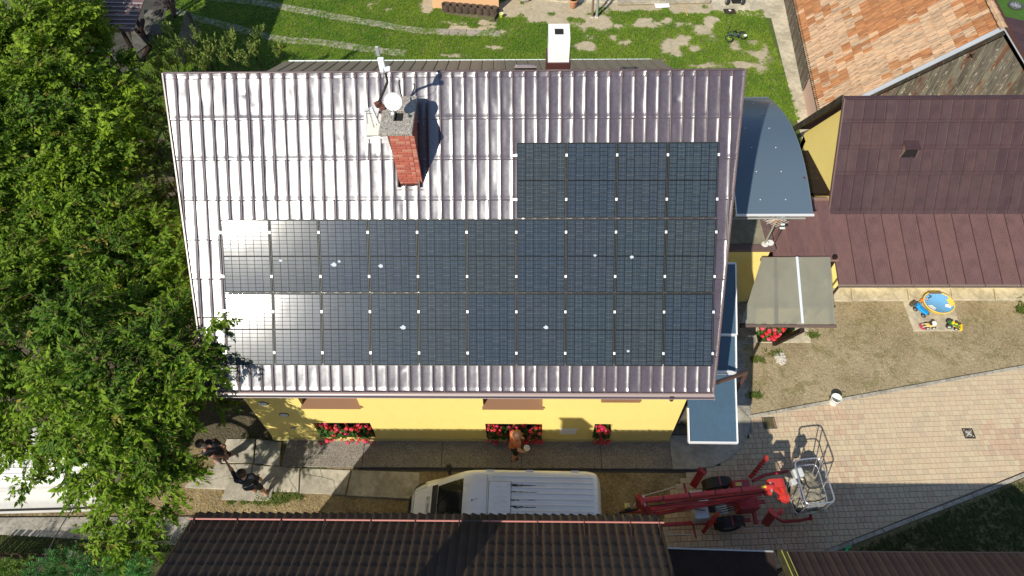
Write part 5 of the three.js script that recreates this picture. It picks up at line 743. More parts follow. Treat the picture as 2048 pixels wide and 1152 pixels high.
  for (const s of [-1, 1]) { const m = new THREE.Group(); m.name = 'mirror'; t.add(m); m.position.set(1.10, 1.42, s * 1.06); mesh('housing', [xf(new THREE.SphereGeometry(0.16, 14, 10), { s: [0.55, 1.05, 0.75], p: [0, 0, s * 0.09] })], blk, m); mesh('mirror_arm', rod([0.04, -0.08, -s * 0.1], [0, 0, s * 0.08], 0.04, 6), blk, m); }
  for (const x of [0.95, 4.25]) for (const s of [-1, 1]) { const w = new THREE.Group(); w.name = 'wheel'; t.add(w); w.position.set(x, 0.34, s * 0.86); mesh('tyre', new THREE.TorusGeometry(0.245, 0.095, 10, 26).scale(1, 1, 1.1), mat([0.02, 0.02, 0.02], 0.85), w); mesh('rim', cyl(0.19, 0.19, 0.14, 0, 0, 0, 18, [Math.PI / 2, 0, 0]), mat([0.4, 0.4, 0.42], 0.4, { metalness: 0.8 }), w); }
  for (const z of [-0.62, -0.47, -0.32, -0.17, -0.02, 0.13, 0.28, 0.43, 0.58]) { const pts = []; const xa = Math.abs(z) < 0.4 && z > -0.35 ? 2.88 : 2.36; for (let k = 0; k <= 8; k++) { const x = lerp(xa, 5.0, k / 8), q = top(x) + 0.035 * (1 - (z / 0.66) ** 2); pts.push(V(x, q + 0.003, z)); } piece('roof_rib', tube(pts, 0.019, 10, 6), white, t); }
  const yR = top(2.6) + 0.03; mesh('roof_panel', [rbx(0.56, 0.07, 0.92, 0.016, 2.58, yR + 0.01, 0.0)], white, t); for (let k = 0; k < 6; k++) piece('panel_rib', rbx(0.38, 0.01, 0.014, 0.004, 2.60, yR + 0.045, -0.32 + k * 0.125), white, t);
  mesh('panel_gap', [[0.6, 0.012, 2.58, -0.475], [0.6, 0.012, 2.58, 0.475], [0.012, 0.96, 2.285, 0], [0.012, 0.96, 2.875, 0]].map(([w, d, x, z]) => bx(w, 0.01, d, x, yR + 0.006, z)), mat([0.30, 0.30, 0.28], 0.8), t);
  mesh('roof_seam', [bx(0.012, 0.006, 1.3, 2.24, top(2.24) + 0.034, 0)], mat([0.42, 0.40, 0.34], 0.8), t);
  for (const x of [2.3, 3.35, 4.55]) piece('gutter_mount', [0].map(() => rbx(0.2, 0.02, 0.035, 0.006, x, top(x) - 0.035, -0.80))[0], white, t);
  mesh('roof_aerial', [cyl(0.022, 0.018, 0.02, 1.86, top(1.86) + 0.04, 0.02, 10), rod([1.86, top(1.86) + 0.04, 0.02], [2.02, top(1.86) + 0.2, 0.02], 0.005, 5)], blk, t);
  for (const z of [-0.1, 0.5]) piece('wiper', [rod([0.80, 1.30, z], [1.22, 1.73, z - 0.34], 0.009, 5)][0], blk, t);
  t.userData.top = top; t.userData.patch = patch; return t;
}
{
  const v = makeVan('white_van', 'dirty white panel van parked in the lane beside the yellow house');
  const { top } = v.userData; delete v.userData.patch; delete v.userData.top;
  v.position.set(-1.62, 0.01, 2.50); v.rotation.y = -0.012;
  // streaks of dirt washed out from the raised roof panel
  const r = rng(55), sm = mat([0.06, 0.055, 0.045], 0.95), sp = [];
  for (const z of [-0.38, -0.19, 0.0, 0.19, 0.38]) for (let k = 0; k < 34; k++) { const a = r() ** 1.8, x = 2.88 + a * 0.62, w = 0.034 * (1 - a) + 0.006, zz = z + (r() - 0.5) * 0.055 * (1 - a * 0.8); sp.push(xf(new THREE.CircleGeometry(1, 7).rotateX(-Math.PI / 2), { s: [0.03 + r() * 0.06, 1, 0.004 + r() * w * 0.32], p: [x, top(x) + 0.0375 * (1 - (zz / 0.66) ** 2) + 0.0015 + k * 0.00003, zz] })); }
  mesh('dirt_streaks', merge(sp), sm, v).userData.kind = 'stuff';
  // lettering on the bonnet
  const c = document.createElement('canvas'); c.width = 1024; c.height = 128; const x = c.getContext('2d'); x.fillStyle = 'rgb(205,204,199)'; x.fillRect(0, 0, 1024, 128); x.strokeStyle = '#151515'; x.lineWidth = 12; x.strokeRect(28, 34, 58, 58); x.fillStyle = '#c9c21e'; x.fillRect(74, 74, 70, 24); x.fillStyle = '#151515'; x.font = 'bold 76px sans-serif'; x.fillText('MATEX ELEKTRO', 200, 92);
  const ct = new THREE.CanvasTexture(c); ct.colorSpace = THREE.SRGBColorSpace;
  const g = gridGeo(2, 12, (u, w) => { const X = lerp(0.62, 0.50, u), z = lerp(-0.42, 0.62, w); return V(X, top(X) + 0.006, z); }, (u, w) => [w, 1 - (1 - u)]);
  mesh('bonnet_lettering', g, mat([1, 1, 1], 0.4, { map: ct }), v);
}
{
  const v = makeVan('white_van', 'white van standing in the sun under the cherry branches'); delete v.userData.patch; delete v.userData.top; v.position.set(-15.1, 0.02, 1.45); v.rotation.y = 0.03;
}
// ---------------------------------------------------------------- red trailer lift
{
  const t = thing('trailer_lift', 'red towable boom lift folded down on its trailer', 'boom lift'), red = mat([0.34, 0.019, 0.024], 0.45, { map: wornPaint, phys: true, clearcoat: 0.4, clearcoatRoughness: 0.25 }), red2 = mat([0.56, 0.042, 0.03], 0.45, { map: wornPaint, phys: true, clearcoat: 0.4, clearcoatRoughness: 0.25 }), blk = mat([0.018, 0.018, 0.018], 0.6), silver = mat([0.5, 0.53, 0.55], 0.35, { metalness: 0.5 }), steel = mat([0.6, 0.6, 0.58], 0.4, { metalness: 0.7 });  // the brighter red puts sunlight on booms and jib into the paint
  const b = (a, c, w, h, r = 0.012) => uvm(beam(a, c, w, h, r));
  const railMat = mat([0.5, 0.5, 0.48], 0.4, { metalness: 0.6 });
  // chassis
  mesh('chassis', [b(G(1318, 1050, 0.55), G(1500, 1040, 0.55), 0.09, 0.1), b(G(1330, 1005, 0.6), G(1515, 985, 0.6), 0.09, 0.1), b(G(1392, 985, 0.55), G(1410, 1050, 0.55), 0.09, 0.09), b(G(1500, 980, 0.55), G(1512, 1048, 0.55), 0.1, 0.1), b(G(1245, 1022, 0.5), G(1330, 1024, 0.55), 0.1, 0.1), b(G(1368, 966, 0.6), G(1374, 992, 0.6), 0.06, 0.06), b(G(1384, 1042, 0.5), G(1392, 1075, 0.5), 0.05, 0.05), b(G(1380, 1012, 0.6), G(1530, 1003, 0.6), 0.12, 0.05)], red, t);
  for (const [p, r0] of [[G(1433, 972, 0.34), 0.06], [G(1457, 1050, 0.34), 0.06]]) {
    const w = new THREE.Group(); w.name = 'wheel'; w.position.copy(p); w.rotation.y = 0.09; t.add(w);
    mesh('tyre', [new THREE.TorusGeometry(0.25, 0.095, 12, 28).scale(1, 1, 1.2)], mat([0.022, 0.022, 0.022], 0.8), w); mesh('rim', cyl(0.19, 0.19, 0.16, 0, 0, 0, 18, [Math.PI / 2, 0, 0]), mat([0.12, 0.12, 0.12], 0.5), w);
    mesh('mudguard', gridGeo(14, 4, (u, v) => V(Math.cos(Math.PI * (0.06 + 0.88 * u)) * 0.45, 0.02 + Math.sin(Math.PI * (0.06 + 0.88 * u)) * 0.39, (v - 0.5) * 0.30 * (1 - 0.1 * Math.abs(u - 0.5)))), blk, w); mesh('guard_stripe', rbx(0.05, 0.012, 0.27, 0.004, 0, 0.425, 0), red, w);
  }
  [tube([G(1268, 1012, 0.9), G(1278, 994, 0.95), G(1322, 982, 0.95), G(1365, 969, 0.9)].map((p) => p), 0.014, 24, 6, false, 0.05), rod(G(1322, 982, 0.95), G(1326, 996, 0.6), 0.01, 5), rod(G(1322, 1069, 0.5), G(1388, 1070, 0.5), 0.014, 6), rod(G(1339, 1051, 0.5), G(1341, 1069, 0.5), 0.01, 5), rod(G(1487, 1059, 0.45), G(1522, 1054, 0.45), 0.012, 6), rod(G(1460, 958, 0.5), G(1496, 953, 0.5), 0.012, 6)].forEach((g) => piece('handrail', norm(g), railMat, t));
  // booms
  const A = G(1286, 1001, 2.0), B = G(1546, 974, 2.05), C = G(1300, 1018, 1.7), D = G(1528, 985, 1.72), E = G(1312, 1028, 1.35), F = G(1500, 994, 1.4);
  mesh('upper_boom', [b(A, B, 0.125, 0.14), b(A.clone().setY(2.08), B.clone().setY(2.13), 0.08, 0.012, 0.004)], red2, t); mesh('lower_boom', b(C, D, 0.115, 0.13), red2, t); mesh('base_boom', b(E, F, 0.09, 0.12), red, t);
  mesh('boom_knuckle', [b(G(1281, 996, 2.0), G(1285, 1022, 1.4), 0.16, 0.28), b(G(1286, 1016, 1.6), G(1304, 1027, 1.3), 0.22, 0.2)], red, t); mesh('knuckle_cap', [b(G(1284, 995, 2.12), G(1286, 1010, 2.12), 0.09, 0.05)], red2, t);
  mesh('hazard_stripe', [0, 1, 2, 3, 4].map((k) => b(G(1277, 1003 + k * 4, 1.55), G(1284, 1006 + k * 4, 1.55), 0.02, 0.01, 0.002)), mat([0.65, 0.5, 0.04], 0.5), t);
  mesh('boom_cylinder', [rod(G(1320, 1012, 1.75), G(1430, 1000, 1.75), 0.04, 10), rod(G(1430, 1000, 1.75), G(1500, 992, 1.75), 0.022, 8)], mat([0.3, 0.02, 0.025], 0.4), t);
  mesh('hose', [tube([G(1300, 1012, 1.9), G(1360, 1004, 1.85), G(1450, 994, 1.85), G(1530, 985, 1.9)], 0.016, 30, 6), tube([G(1526, 982, 1.9), G(1543, 990, 1.6), G(1555, 1002, 1.4), G(1552, 975, 1.6)], 0.014, 24, 6)], blk, t);
  // decals, hoses and small iron parts
  const dec = (p, q, w, m) => piece('decal', beam(p, q, w, 0.004), m, t), wd = mat([0.72, 0.7, 0.66], 0.5), yd = mat([0.7, 0.52, 0.05], 0.5);
  const ab = (k, h) => A.clone().lerp(B, k).setY(lerp(A.y, B.y, k) + h); dec(ab(0.46, 0.073), ab(0.56, 0.073), 0.03, wd); dec(C.clone().lerp(D, 0.42).setY(1.785), C.clone().lerp(D, 0.5).setY(1.787), 0.035, wd); dec(ab(0.08, 0.073), ab(0.12, 0.073), 0.07, yd); dec(ab(0.9, 0.09), ab(0.94, 0.09), 0.06, yd);
  for (const k of [0.15, 0.35, 0.55, 0.75, 0.92]) piece('hose_clip', rbx(0.03, 0.03, 0.15, 0.006, ...ab(k, 0.075).toArray(), [0, 0.1, 0]), blk, t);
  for (let k = 0; k < 4; k++) piece('hydraulic_hose', tube([G(1330 + k * 6, 1012, 1.55), G(1380 + k * 8, 1002 + k * 6, 1.2), G(1430 + k * 5, 1012 + k * 4, 1.1), G(1480, 1000 + k * 5, 1.3)], 0.012, 24, 5), blk, t);
  piece('steel_pin', rod(G(1286, 990, 2.02), G(1290, 1012, 2.02), 0.03, 8), steel, t); piece('steel_pin', rod(G(1540, 964, 2.06), G(1544, 984, 2.06), 0.03, 8), steel, t); piece('steel_pin', rod(G(1522, 976, 1.75), G(1526, 994, 1.75), 0.026, 8), steel, t);
  // boxes on the deck
  mesh('engine_cover', [rbx(0.42, 0.46, 0.34, 0.06, ...G(1400, 1030, 0.95).toArray(), [0, 0.1, 0]), rbx(0.36, 0.2, 0.2, 0.05, ...G(1392, 989, 1.0).toArray(), [0, 0.1, 0])], silver, t); mesh('tool_plate', [rbx(0.34, 0.04, 0.26, 0.01, ...G(1442, 1018, 1.0).toArray(), [0, 0.12, 0])], mat([0.42, 0.45, 0.42], 0.5), t); mesh('engine_parts', [rbx(0.16, 0.16, 0.16, 0.02, ...G(1424, 1018, 0.95).toArray()), cyl(0.05, 0.05, 0.2, ...G(1422, 1012, 1.02).toArray(), 10), rbx(0.22, 0.06, 0.1, 0.015, ...G(1480, 1037, 0.9).toArray()), rbx(0.1, 0.14, 0.12, 0.02, ...G(1437, 1040, 0.8).toArray())], blk, t);
  mesh('turret', [rbx(0.55, 0.5, 0.4, 0.03, ...G(1492, 1008, 0.95).toArray(), [0, 0.09, 0]), rbx(0.5, 0.34, 0.3, 0.05, ...G(1480, 973, 0.75).toArray(), [0, 0.09, 0])], red, t); mesh('data_plate', rbx(0.17, 0.008, 0.1, 0.003, ...G(1477, 968, 0.93).toArray(), [0, 0.06, 0]), mat([0.62, 0.5, 0.12], 0.5), t);
  mesh('tow_lamp', [rbx(0.13, 0.1, 0.12, 0.02, ...G(1255, 1011, 0.8).toArray())], mat([0.42, 0.40, 0.34], 0.5), t); mesh('tow_label', [rbx(0.05, 0.09, 0.125, 0.008, ...G(1251, 1012, 0.81).toArray())], mat([0.7, 0.62, 0.06], 0.5), t); mesh('tow_hitch', [rod(G(1238, 1026, 0.6), G(1275, 1018, 0.7), 0.04, 8), rbx(0.2, 0.05, 0.07, 0.01, ...G(1256, 1020, 0.7).toArray(), [0, 0.2, 0])], blk, t);
  // folded outriggers
  const leg = (a, c, w, h, foot, m) => { const g = new THREE.Group(); g.name = 'outrigger'; t.add(g); mesh('leg', b(a, c, w, h), m || red, g); if (foot) mesh('foot', xf(cyl(0.10, 0.09, 0.04, 0, 0, 0, 16), { p: foot.p.toArray(), r: foot.r }), red2, g); return g; };
  const l1 = leg(G(1386, 972, 0.75), G(1404, 942, 1.35), 0.20, 0.1); mesh('end_plate', b(G(1396, 936, 1.36), G(1412, 948, 1.36), 0.1, 0.08), red, l1);
  leg(G(1500, 955, 0.6), G(1532, 916, 1.15), 0.11, 0.11, { p: G(1532, 917, 1.22), r: [0.5, 0, -0.6] }, red2);
  const l2 = leg(G(1406, 1064, 0.6), G(1434, 1028, 1.3), 0.10, 0.1); mesh('ram', rod(G(1418, 1052, 0.95), G(1436, 1026, 1.4), 0.045, 10), red2, l2);
  const l3 = leg(G(1530, 1048, 0.5), G(1548, 1024, 1.25), 0.22, 0.1); mesh('end_plate', b(G(1538, 1018, 1.32), G(1555, 1032, 1.32), 0.16, 0.05), red2, l3); mesh('foot', xf(cyl(0.09, 0.08, 0.04, 0, 0, 0, 16), { p: G(1562, 1024, 1.35).toArray(), r: [0.5, 0, -0.8] }), red2, l3);
  mesh('rack', [0, 1, 2, 3, 4].map((k) => rod(G(1502 + k * 4, 946 - k * 5, 0.85 + k * 0.05), G(1513 + k * 4, 950 - k * 5, 0.8 + k * 0.05), 0.012, 5)), blk, t);
  mesh('cradle_arm', [tube([G(1505, 962, 0.75), G(1530, 950, 0.75), G(1545, 947, 0.75), G(1575, 942, 0.75)], 0.045, 24, 8, false, 0.1), tube([G(1545, 1030, 0.5), G(1565, 1043, 0.45), G(1600, 1041, 0.45), G(1622, 1036, 0.45)], 0.042, 24, 8, false, 0.1), rod(G(1622, 1040, 0.45), G(1621, 1027, 0.55), 0.045, 8)], red, t);
  mesh('jib_head', [b(G(1536, 968, 2.0), G(1566, 966, 1.95), 0.22, 0.16), b(G(1562, 965, 1.9), G(1570, 996, 1.3), 0.12, 0.14), b(G(1556, 992, 1.35), G(1576, 998, 1.3), 0.2, 0.2), b(G(1545, 975, 1.75), G(1566, 990, 1.5), 0.08, 0.1), rbx(0.2, 0.16, 0.16, 0.02, ...G(1535, 984, 1.75).toArray())], red2, t);
  // basket
  const bk = new THREE.Group(); bk.name = 'basket'; t.add(bk); const h1 = 1.9, h0 = 0.95, tubeM = mat([0.68, 0.70, 0.72], 0.3, { metalness: 0.85 });
  const ring = (P, h, r, cl = true) => { const q = P.map(([x, y]) => G(x, y, h)), out = []; for (let i = 0; i < q.length; i++) { const a = q[(i + q.length - 1) % q.length], p = q[i], c = q[(i + 1) % q.length]; out.push(p.clone().lerp(a, 0.12 / p.distanceTo(a)), p.clone().lerp(c, 0.12 / p.distanceTo(c))); } return tube(out, r, 90, 8, cl, 0.25); };
  mesh('rail', [ring([[1588, 921], [1640, 915], [1671, 1003], [1612, 1009]], h1, 0.021), ring([[1590, 933], [1633, 928], [1656, 1008], [1606, 1016]], 1.45, 0.017), ring([[1570, 967], [1626, 958], [1647, 1022], [1592, 1030]], h0, 0.024)], tubeM, bk);
  const lo = [[1570, 967], [1626, 958], [1647, 1022], [1592, 1030]].map(([x, y]) => G(x, y, h0)), hi = [[1588, 921], [1640, 915], [1671, 1003], [1612, 1009]].map(([x, y]) => G(x, y, h1)), up = (i, j, k) => rod(lo[i].clone().lerp(lo[j], k), hi[i].clone().lerp(hi[j], k), 0.016, 8);
  mesh('upright', [up(0, 1, 0.1), up(0, 1, 0.9), up(1, 2, 0.1), up(1, 2, 0.5), up(2, 3, 0.08), up(2, 3, 0.92), up(3, 0, 0.15), up(3, 0, 0.45), up(3, 0, 0.8), rod(lo[1].clone().lerp(lo[2], 0.2), hi[1].clone().lerp(hi[2], 0.55), 0.013, 6)], tubeM, bk);
  mesh('floor', slab(lo, 0.90, 0.94), mat([0.3, 0.28, 0.22], 0.7, { map: T.concB }), bk); mesh('toe_board', [b(lo[3].clone().setY(1.0), lo[2].clone().setY(1.0), 0.02, 0.12, 0.004)], mat([0.5, 0.5, 0.46], 0.5), bk); mesh('warning_stripe', [0, 1, 2].map((k) => b(lo[3].clone().lerp(lo[2], 0.2 + k * 0.25).setY(1.01), lo[3].clone().lerp(lo[2], 0.3 + k * 0.25).setY(1.01), 0.03, 0.1, 0.004)), mat([0.75, 0.5, 0.03], 0.5), bk);
  mesh('control_box', [rbx(0.28, 0.24, 0.26, 0.05, ...G(1595, 946, 1.72).toArray(), [0.2, 0.25, 0.1]), rbx(0.16, 0.2, 0.18, 0.04, ...G(1586, 964, 1.5).toArray(), [0, 0.25, 0])], mat([0.45, 0.47, 0.46], 0.5), bk);
  mesh('ladder_rung', [0, 1, 2, 3].map((k) => rod(G(1583 + k * 3, 972 + k * 8, 1.05), G(1598 + k * 3, 968 + k * 8, 1.05), 0.012, 6)), blk, bk);
  // crumpled film heaped in the basket
  const fm = mat([0.66, 0.64, 0.56], 0.25, { phys: true, map: T.concB }), lumps = [], r = rng(71);
  for (const [x, y, s] of [[1600, 985, 0.26], [1622, 975, 0.24], [1628, 1000, 0.28], [1606, 1008, 0.24], [1615, 955, 0.2], [1590, 975, 0.15]]) { const g = new THREE.IcosahedronGeometry(s, 3), p = g.attributes.position, c = G(x, y, h0 + 0.12), q = V(); for (let i = 0; i < p.count; i++) { q.fromBufferAttribute(p, i); const k = 1 + (noise3(q.x * 14 + x, q.y * 14, q.z * 14, 3) - 0.5) * 0.55 + (noise3(q.x * 34 + x, q.y * 34, q.z * 34, 5) - 0.5) * 0.3; p.setXYZ(i, q.x * k, q.y * k * 0.6, q.z * k); } g.computeVertexNormals(); lumps.push(uvm(g.translate(c.x, c.y, c.z))); }
  const film = thing('plastic_film', 'heap of crumpled clear plastic film inside the lift basket', 'plastic film'); mesh('film', merge(lumps), fm, film);
}
// ---------------------------------------------------------------- people
function field(bones, cell, k = 34) { // tapered capsules joined by a smooth minimum, meshed
  const lo = V(9e9, 9e9, 9e9), hi = V(-9e9, -9e9, -9e9);
  bones = bones.map(([a, r, b, s]) => { a = vec(a); b = b ? vec(b) : a.clone(); s = s ?? r; const m = Math.max(r, s) + 0.02; for (const p of [a, b]) { lo.min(p.clone().addScalar(-m)); hi.max(p.clone().addScalar(m)); } return [a, r, b, s]; });
  const c = lo.clone().add(hi).multiplyScalar(0.5), ext = Math.max(hi.x - lo.x, hi.y - lo.y, hi.z - lo.z) / 2 + cell * 2, n = Math.min(150, Math.ceil(ext * 2 / cell)), half = n / 2, sum = new Float32Array(n * n * n), step = ext / half, pad = 0.09;
  for (const [a, r, b, s] of bones) {
    const m = Math.max(r, s) + pad, ab = b.clone().sub(a), l2 = ab.lengthSq() || 1e-9, f = (v, o) => clamp(Math.floor((v - o) / step + half), 0, n - 1);
    const X0 = f(Math.min(a.x, b.x) - m, c.x), X1 = f(Math.max(a.x, b.x) + m, c.x) , Y0 = f(Math.min(a.y, b.y) - m, c.y), Y1 = f(Math.max(a.y, b.y) + m, c.y), Z0 = f(Math.min(a.z, b.z) - m, c.z), Z1 = f(Math.max(a.z, b.z) + m, c.z);
    for (let z = Z0; z <= Z1; z++) for (let y = Y0; y <= Y1; y++) for (let x = X0; x <= X1; x++) {
      const px = (x - half) * step + c.x - a.x, py = (y - half) * step + c.y - a.y, pz = (z - half) * step + c.z - a.z, t = clamp((px * ab.x + py * ab.y + pz * ab.z) / l2, 0, 1), d = Math.hypot(px - ab.x * t, py - ab.y * t, pz - ab.z * t) - lerp(r, s, t);
      if (d < pad) sum[x + y * n + z * n * n] += Math.exp(-k * d);
    }
  }
  const mc = new MarchingCubes(n, new THREE.MeshStandardMaterial(), false, false, 120000); mc.isolation = 0;
  for (let i = 0; i < sum.length; i++) mc.field[i] = sum[i] > 0 ? Math.log(sum[i]) / k : -0.2;
  mc.update(); const cnt = mc.count, pos = new Float32Array(cnt * 3), nor = new Float32Array(cnt * 3);
  for (let i = 0; i < cnt; i++) for (let q = 0; q < 3; q++) { pos[i * 3 + q] = mc.positionArray[i * 3 + q] * ext + c.getComponent(q); nor[i * 3 + q] = mc.normalArray[i * 3 + q]; }
  let g = new THREE.BufferGeometry(); g.setAttribute('position', new THREE.BufferAttribute(pos, 3)); g = mergeVertices(g, 1e-4); g.computeVertexNormals(); return g;
}
function handBones(w, dir, nrm, curl, side) { // palm, four unequal fingers and a thumb leaving the palm's side
  dir = dir.clone().normalize(); const s = dir.clone().cross(nrm).normalize().multiplyScalar(side), n = s.clone().cross(dir).normalize().multiplyScalar(side), B = [], P = (a, b, c) => w.clone().addScaledVector(dir, a).addScaledVector(s, b).addScaledVector(n, c);
  B.push([P(0, 0, 0), 0.024, P(0.04, -0.018, 0), 0.016], [P(0, 0, 0), 0.024, P(0.075, 0.026, 0), 0.014], [P(0.02, -0.01, 0), 0.018, P(0.08, -0.024, 0), 0.014]);
  [[0.028, 0.068], [0.010, 0.078], [-0.009, 0.073], [-0.027, 0.056]].forEach(([o, l]) => { let p = P(0.085, o, 0), a = 0.15 * curl; for (let k = 0; k < 3; k++) { a += curl * 0.55; const q = p.clone().addScaledVector(dir, Math.cos(a) * l * 0.42).addScaledVector(n, -Math.sin(a) * l * 0.42); B.push([p, 0.0092 - k * 0.0006, q, 0.0086 - k * 0.0006]); p = q; } });
  const t0 = P(0.025, 0.028, -0.004), t1 = P(0.055, 0.056, -0.012 - curl * 0.012), t2 = P(0.085, 0.062 - curl * 0.02, -0.018 - curl * 0.02); B.push([t0, 0.014, t1, 0.011], [t1, 0.011, t2, 0.009]); return B;
}
function person(label, J, o) {
  const t = thing('person', label, 'person', [0, 0, 0]), v = {}; for (const k in J) v[k] = vec(J[k]);
  const mid = (a, b, k = 0.5) => a.clone().lerp(b, k), sh = mid(v.shL, v.shR), hp = mid(v.hipL, v.hipR), up = sh.clone().sub(hp).normalize(), across = v.shR.clone().sub(v.shL).normalize(), fw = o.face.clone().normalize(), w = o.w || 1;
  const chest = mid(hp, sh, 0.72), waist = mid(hp, sh, 0.35), hd = v.head, fR = fw.clone().cross(up).normalize(), H = (a, b, c) => hd.clone().addScaledVector(fR, a).addScaledVector(V(0, 1, 0), b).addScaledVector(fw, c);
  const arm = (s, e, h) => [[s, 0.056 * w, e, 0.042 * w], [e, 0.041 * w, h, 0.027]], legB = (h, k, a, toe) => [[h, 0.088 * w, k, 0.058 * w], [k, 0.057 * w, mid(k, a, 0.35), 0.056 * w], [mid(k, a, 0.35), 0.056 * w, a, 0.036], [a, 0.038, toe, 0.026]];
  const torso = (d = 0) => [[v.hipL, 0.10 * w + d, v.hipR, 0.10 * w + d], [hp, 0.125 * w + d, waist, 0.108 * w + d], [waist, 0.108 * w + d, chest, 0.125 * w + d], [mid(chest, v.shL, 0.4), 0.10 * w + d, mid(chest, v.shR, 0.4), 0.10 * w + d], [mid(sh, v.shL, 0.75), 0.058 * w + d, mid(sh, v.shR, 0.75), 0.058 * w + d], [v.shL, 0.056 * w + d], [v.shR, 0.056 * w + d]];
  const head = [[H(0, 0.03, -0.012), 0.082], [H(0, 0.045, -0.03), 0.082], [H(0, -0.03, 0.035), 0.062, H(0, -0.085, 0.045), 0.042], [H(0, -0.02, 0.088), 0.012, H(0, 0.01, 0.078), 0.008], [H(0.078, -0.005, -0.01), 0.018], [H(-0.078, -0.005, -0.01), 0.018], [sh, 0.062, H(0, -0.09, -0.02), 0.05]];
  const skin = mat(o.skin || [0.48, 0.26, 0.17], 0.55);
  const bodyG = field([...torso(), ...arm(v.shL, v.elL, v.haL), ...arm(v.shR, v.elR, v.haR), ...legB(v.hipL, v.knL, v.anL, v.toeL), ...legB(v.hipR, v.knR, v.anR, v.toeR), ...head], 0.0135);
  const hands = [['L', -1], ['R', 1]].map(([q, s]) => { const h = v['ha' + q], d = (o['dir' + q] || h.clone().sub(v['el' + q])); return field(handBones(h, d, o['nrm' + q] || V(0, 1, 0), o['curl' + q] ?? 0.5, s), 0.0042, 140); });
  mesh('body', merge([bodyG, ...hands]), skin, t);
  const dark = mat([0.02, 0.018, 0.016], 0.5); mesh('eye', [sph(0.009, ...H(0.03, 0.012, 0.072).toArray(), 8), sph(0.009, ...H(-0.03, 0.012, 0.072).toArray(), 8)], dark, t); mesh('mouth', [rod(H(0.02, -0.06, 0.083), H(-0.02, -0.06, 0.083), 0.005, 6)], mat([0.35, 0.10, 0.08], 0.6), t);
  mesh('hair', field([[H(0, 0.05, -0.03), 0.092], [H(0, 0.075, 0.0), 0.082], [H(0, 0.02, -0.055), 0.075], [H(0.04, 0.04, -0.02), 0.07], [H(-0.04, 0.04, -0.02), 0.07], ...(o.longHair ? [[H(0, 0.0, -0.07), 0.06, H(0, -0.11, -0.075), 0.045]] : [])], 0.008), mat(o.hair, 0.6), t);
  const sl = o.sleeve_or_shade ?? 0.6; mesh('shirt', field([...torso(0.014).slice(1), [v.shL, 0.068 * w, mid(v.shL, v.elL, sl), 0.062 * w], [v.shR, 0.068 * w, mid(v.shR, v.elR, sl), 0.062 * w], [hp, 0.135 * w, mid(hp, waist, 0.3), 0.13 * w]], 0.0135), mat(o.shirt, 0.85), t);
  const lg = o.leg ?? 1; const tr = (h, k, a) => lg >= 1 ? [[h, 0.104 * w, k, 0.076 * w], [k, 0.074 * w, mid(k, a, lg - 1 || 0.001), 0.062 * w]] : [[h, 0.106 * w, mid(h, k, lg), 0.09 * w]];
  mesh('trousers', field([[v.hipL, 0.112 * w, v.hipR, 0.112 * w], [hp, 0.13 * w], ...tr(v.hipL, v.knL, v.anL), ...tr(v.hipR, v.knR, v.anR)], 0.0135), mat(o.trousers, 0.85), t);
  for (const q of ['L', 'R']) { const a = v['an' + q], e = v['toe' + q], heel = a.clone().addScaledVector(e.clone().sub(a).setY(0).normalize(), -0.04).setY(Math.min(a.y, e.y + 0.03) - 0.01); piece('shoe', field([[a.clone().setY(a.y - 0.015), 0.046, mid(a, e, 0.6), 0.042], [mid(a, e, 0.6), 0.042, e, 0.036], [heel, 0.038]], 0.009), mat(o.shoes, 0.6), t); }
  return { t, v, H, sh, hp, chest, waist, across, fw, up };
}
{ // man in a dark shirt, seen from behind, arm stretched to the other
  const F = V(-6.17, 0, 1.70), f = V(-0.35, 0, -0.94).normalize(), r = V(0.94, 0, -0.35), A = (a, h, b) => F.clone().addScaledVector(r, a).addScaledVector(f, b).setY(h);
  const shL = A(-0.20, 1.45, 0.02), hand = G(448, 916, 1.12);
  const P = person('man in dark shirt with a pale stripe across the back, reaching out his arm', { head: A(0.0, 1.66, 0.06), shL, shR: A(0.20, 1.44, -0.03), elL: shL.clone().lerp(hand, 0.5).add(V(0.02, -0.04, 0.02)), haL: hand.clone().lerp(shL, 0.12), elR: A(0.33, 1.18, -0.06), haR: A(0.25, 1.02, 0.12), hipL: A(-0.10, 0.93, -0.02), hipR: A(0.10, 0.93, -0.02), knL: A(-0.13, 0.5, 0.12), knR: A(0.14, 0.5, 0.0), anL: A(-0.14, 0.09, 0.14), anR: A(0.17, 0.09, -0.08), toeL: A(-0.16, 0.045, 0.29), toeR: A(0.20, 0.045, 0.07) },
    { face: f, hair: [0.035, 0.02, 0.014], shirt: [0.018, 0.022, 0.03], trousers: [0.022, 0.024, 0.03], shoes: [0.2, 0.19, 0.18], leg: 0.9, sleeve_or_shade: 0.7, curlL: 0.7 });
  const bk = (a, h) => P.hp.clone().lerp(P.sh, h).addScaledVector(r, a).addScaledVector(f, -0.128 + a * a * 0.9);
  mesh('back_stripe', [beam(bk(-0.13, 0.42), bk(0.0, 0.44), 0.03, 0.022), beam(bk(0.0, 0.44), bk(0.13, 0.46), 0.03, 0.022)], mat([0.55, 0.6, 0.65], 0.6), P.t);
}
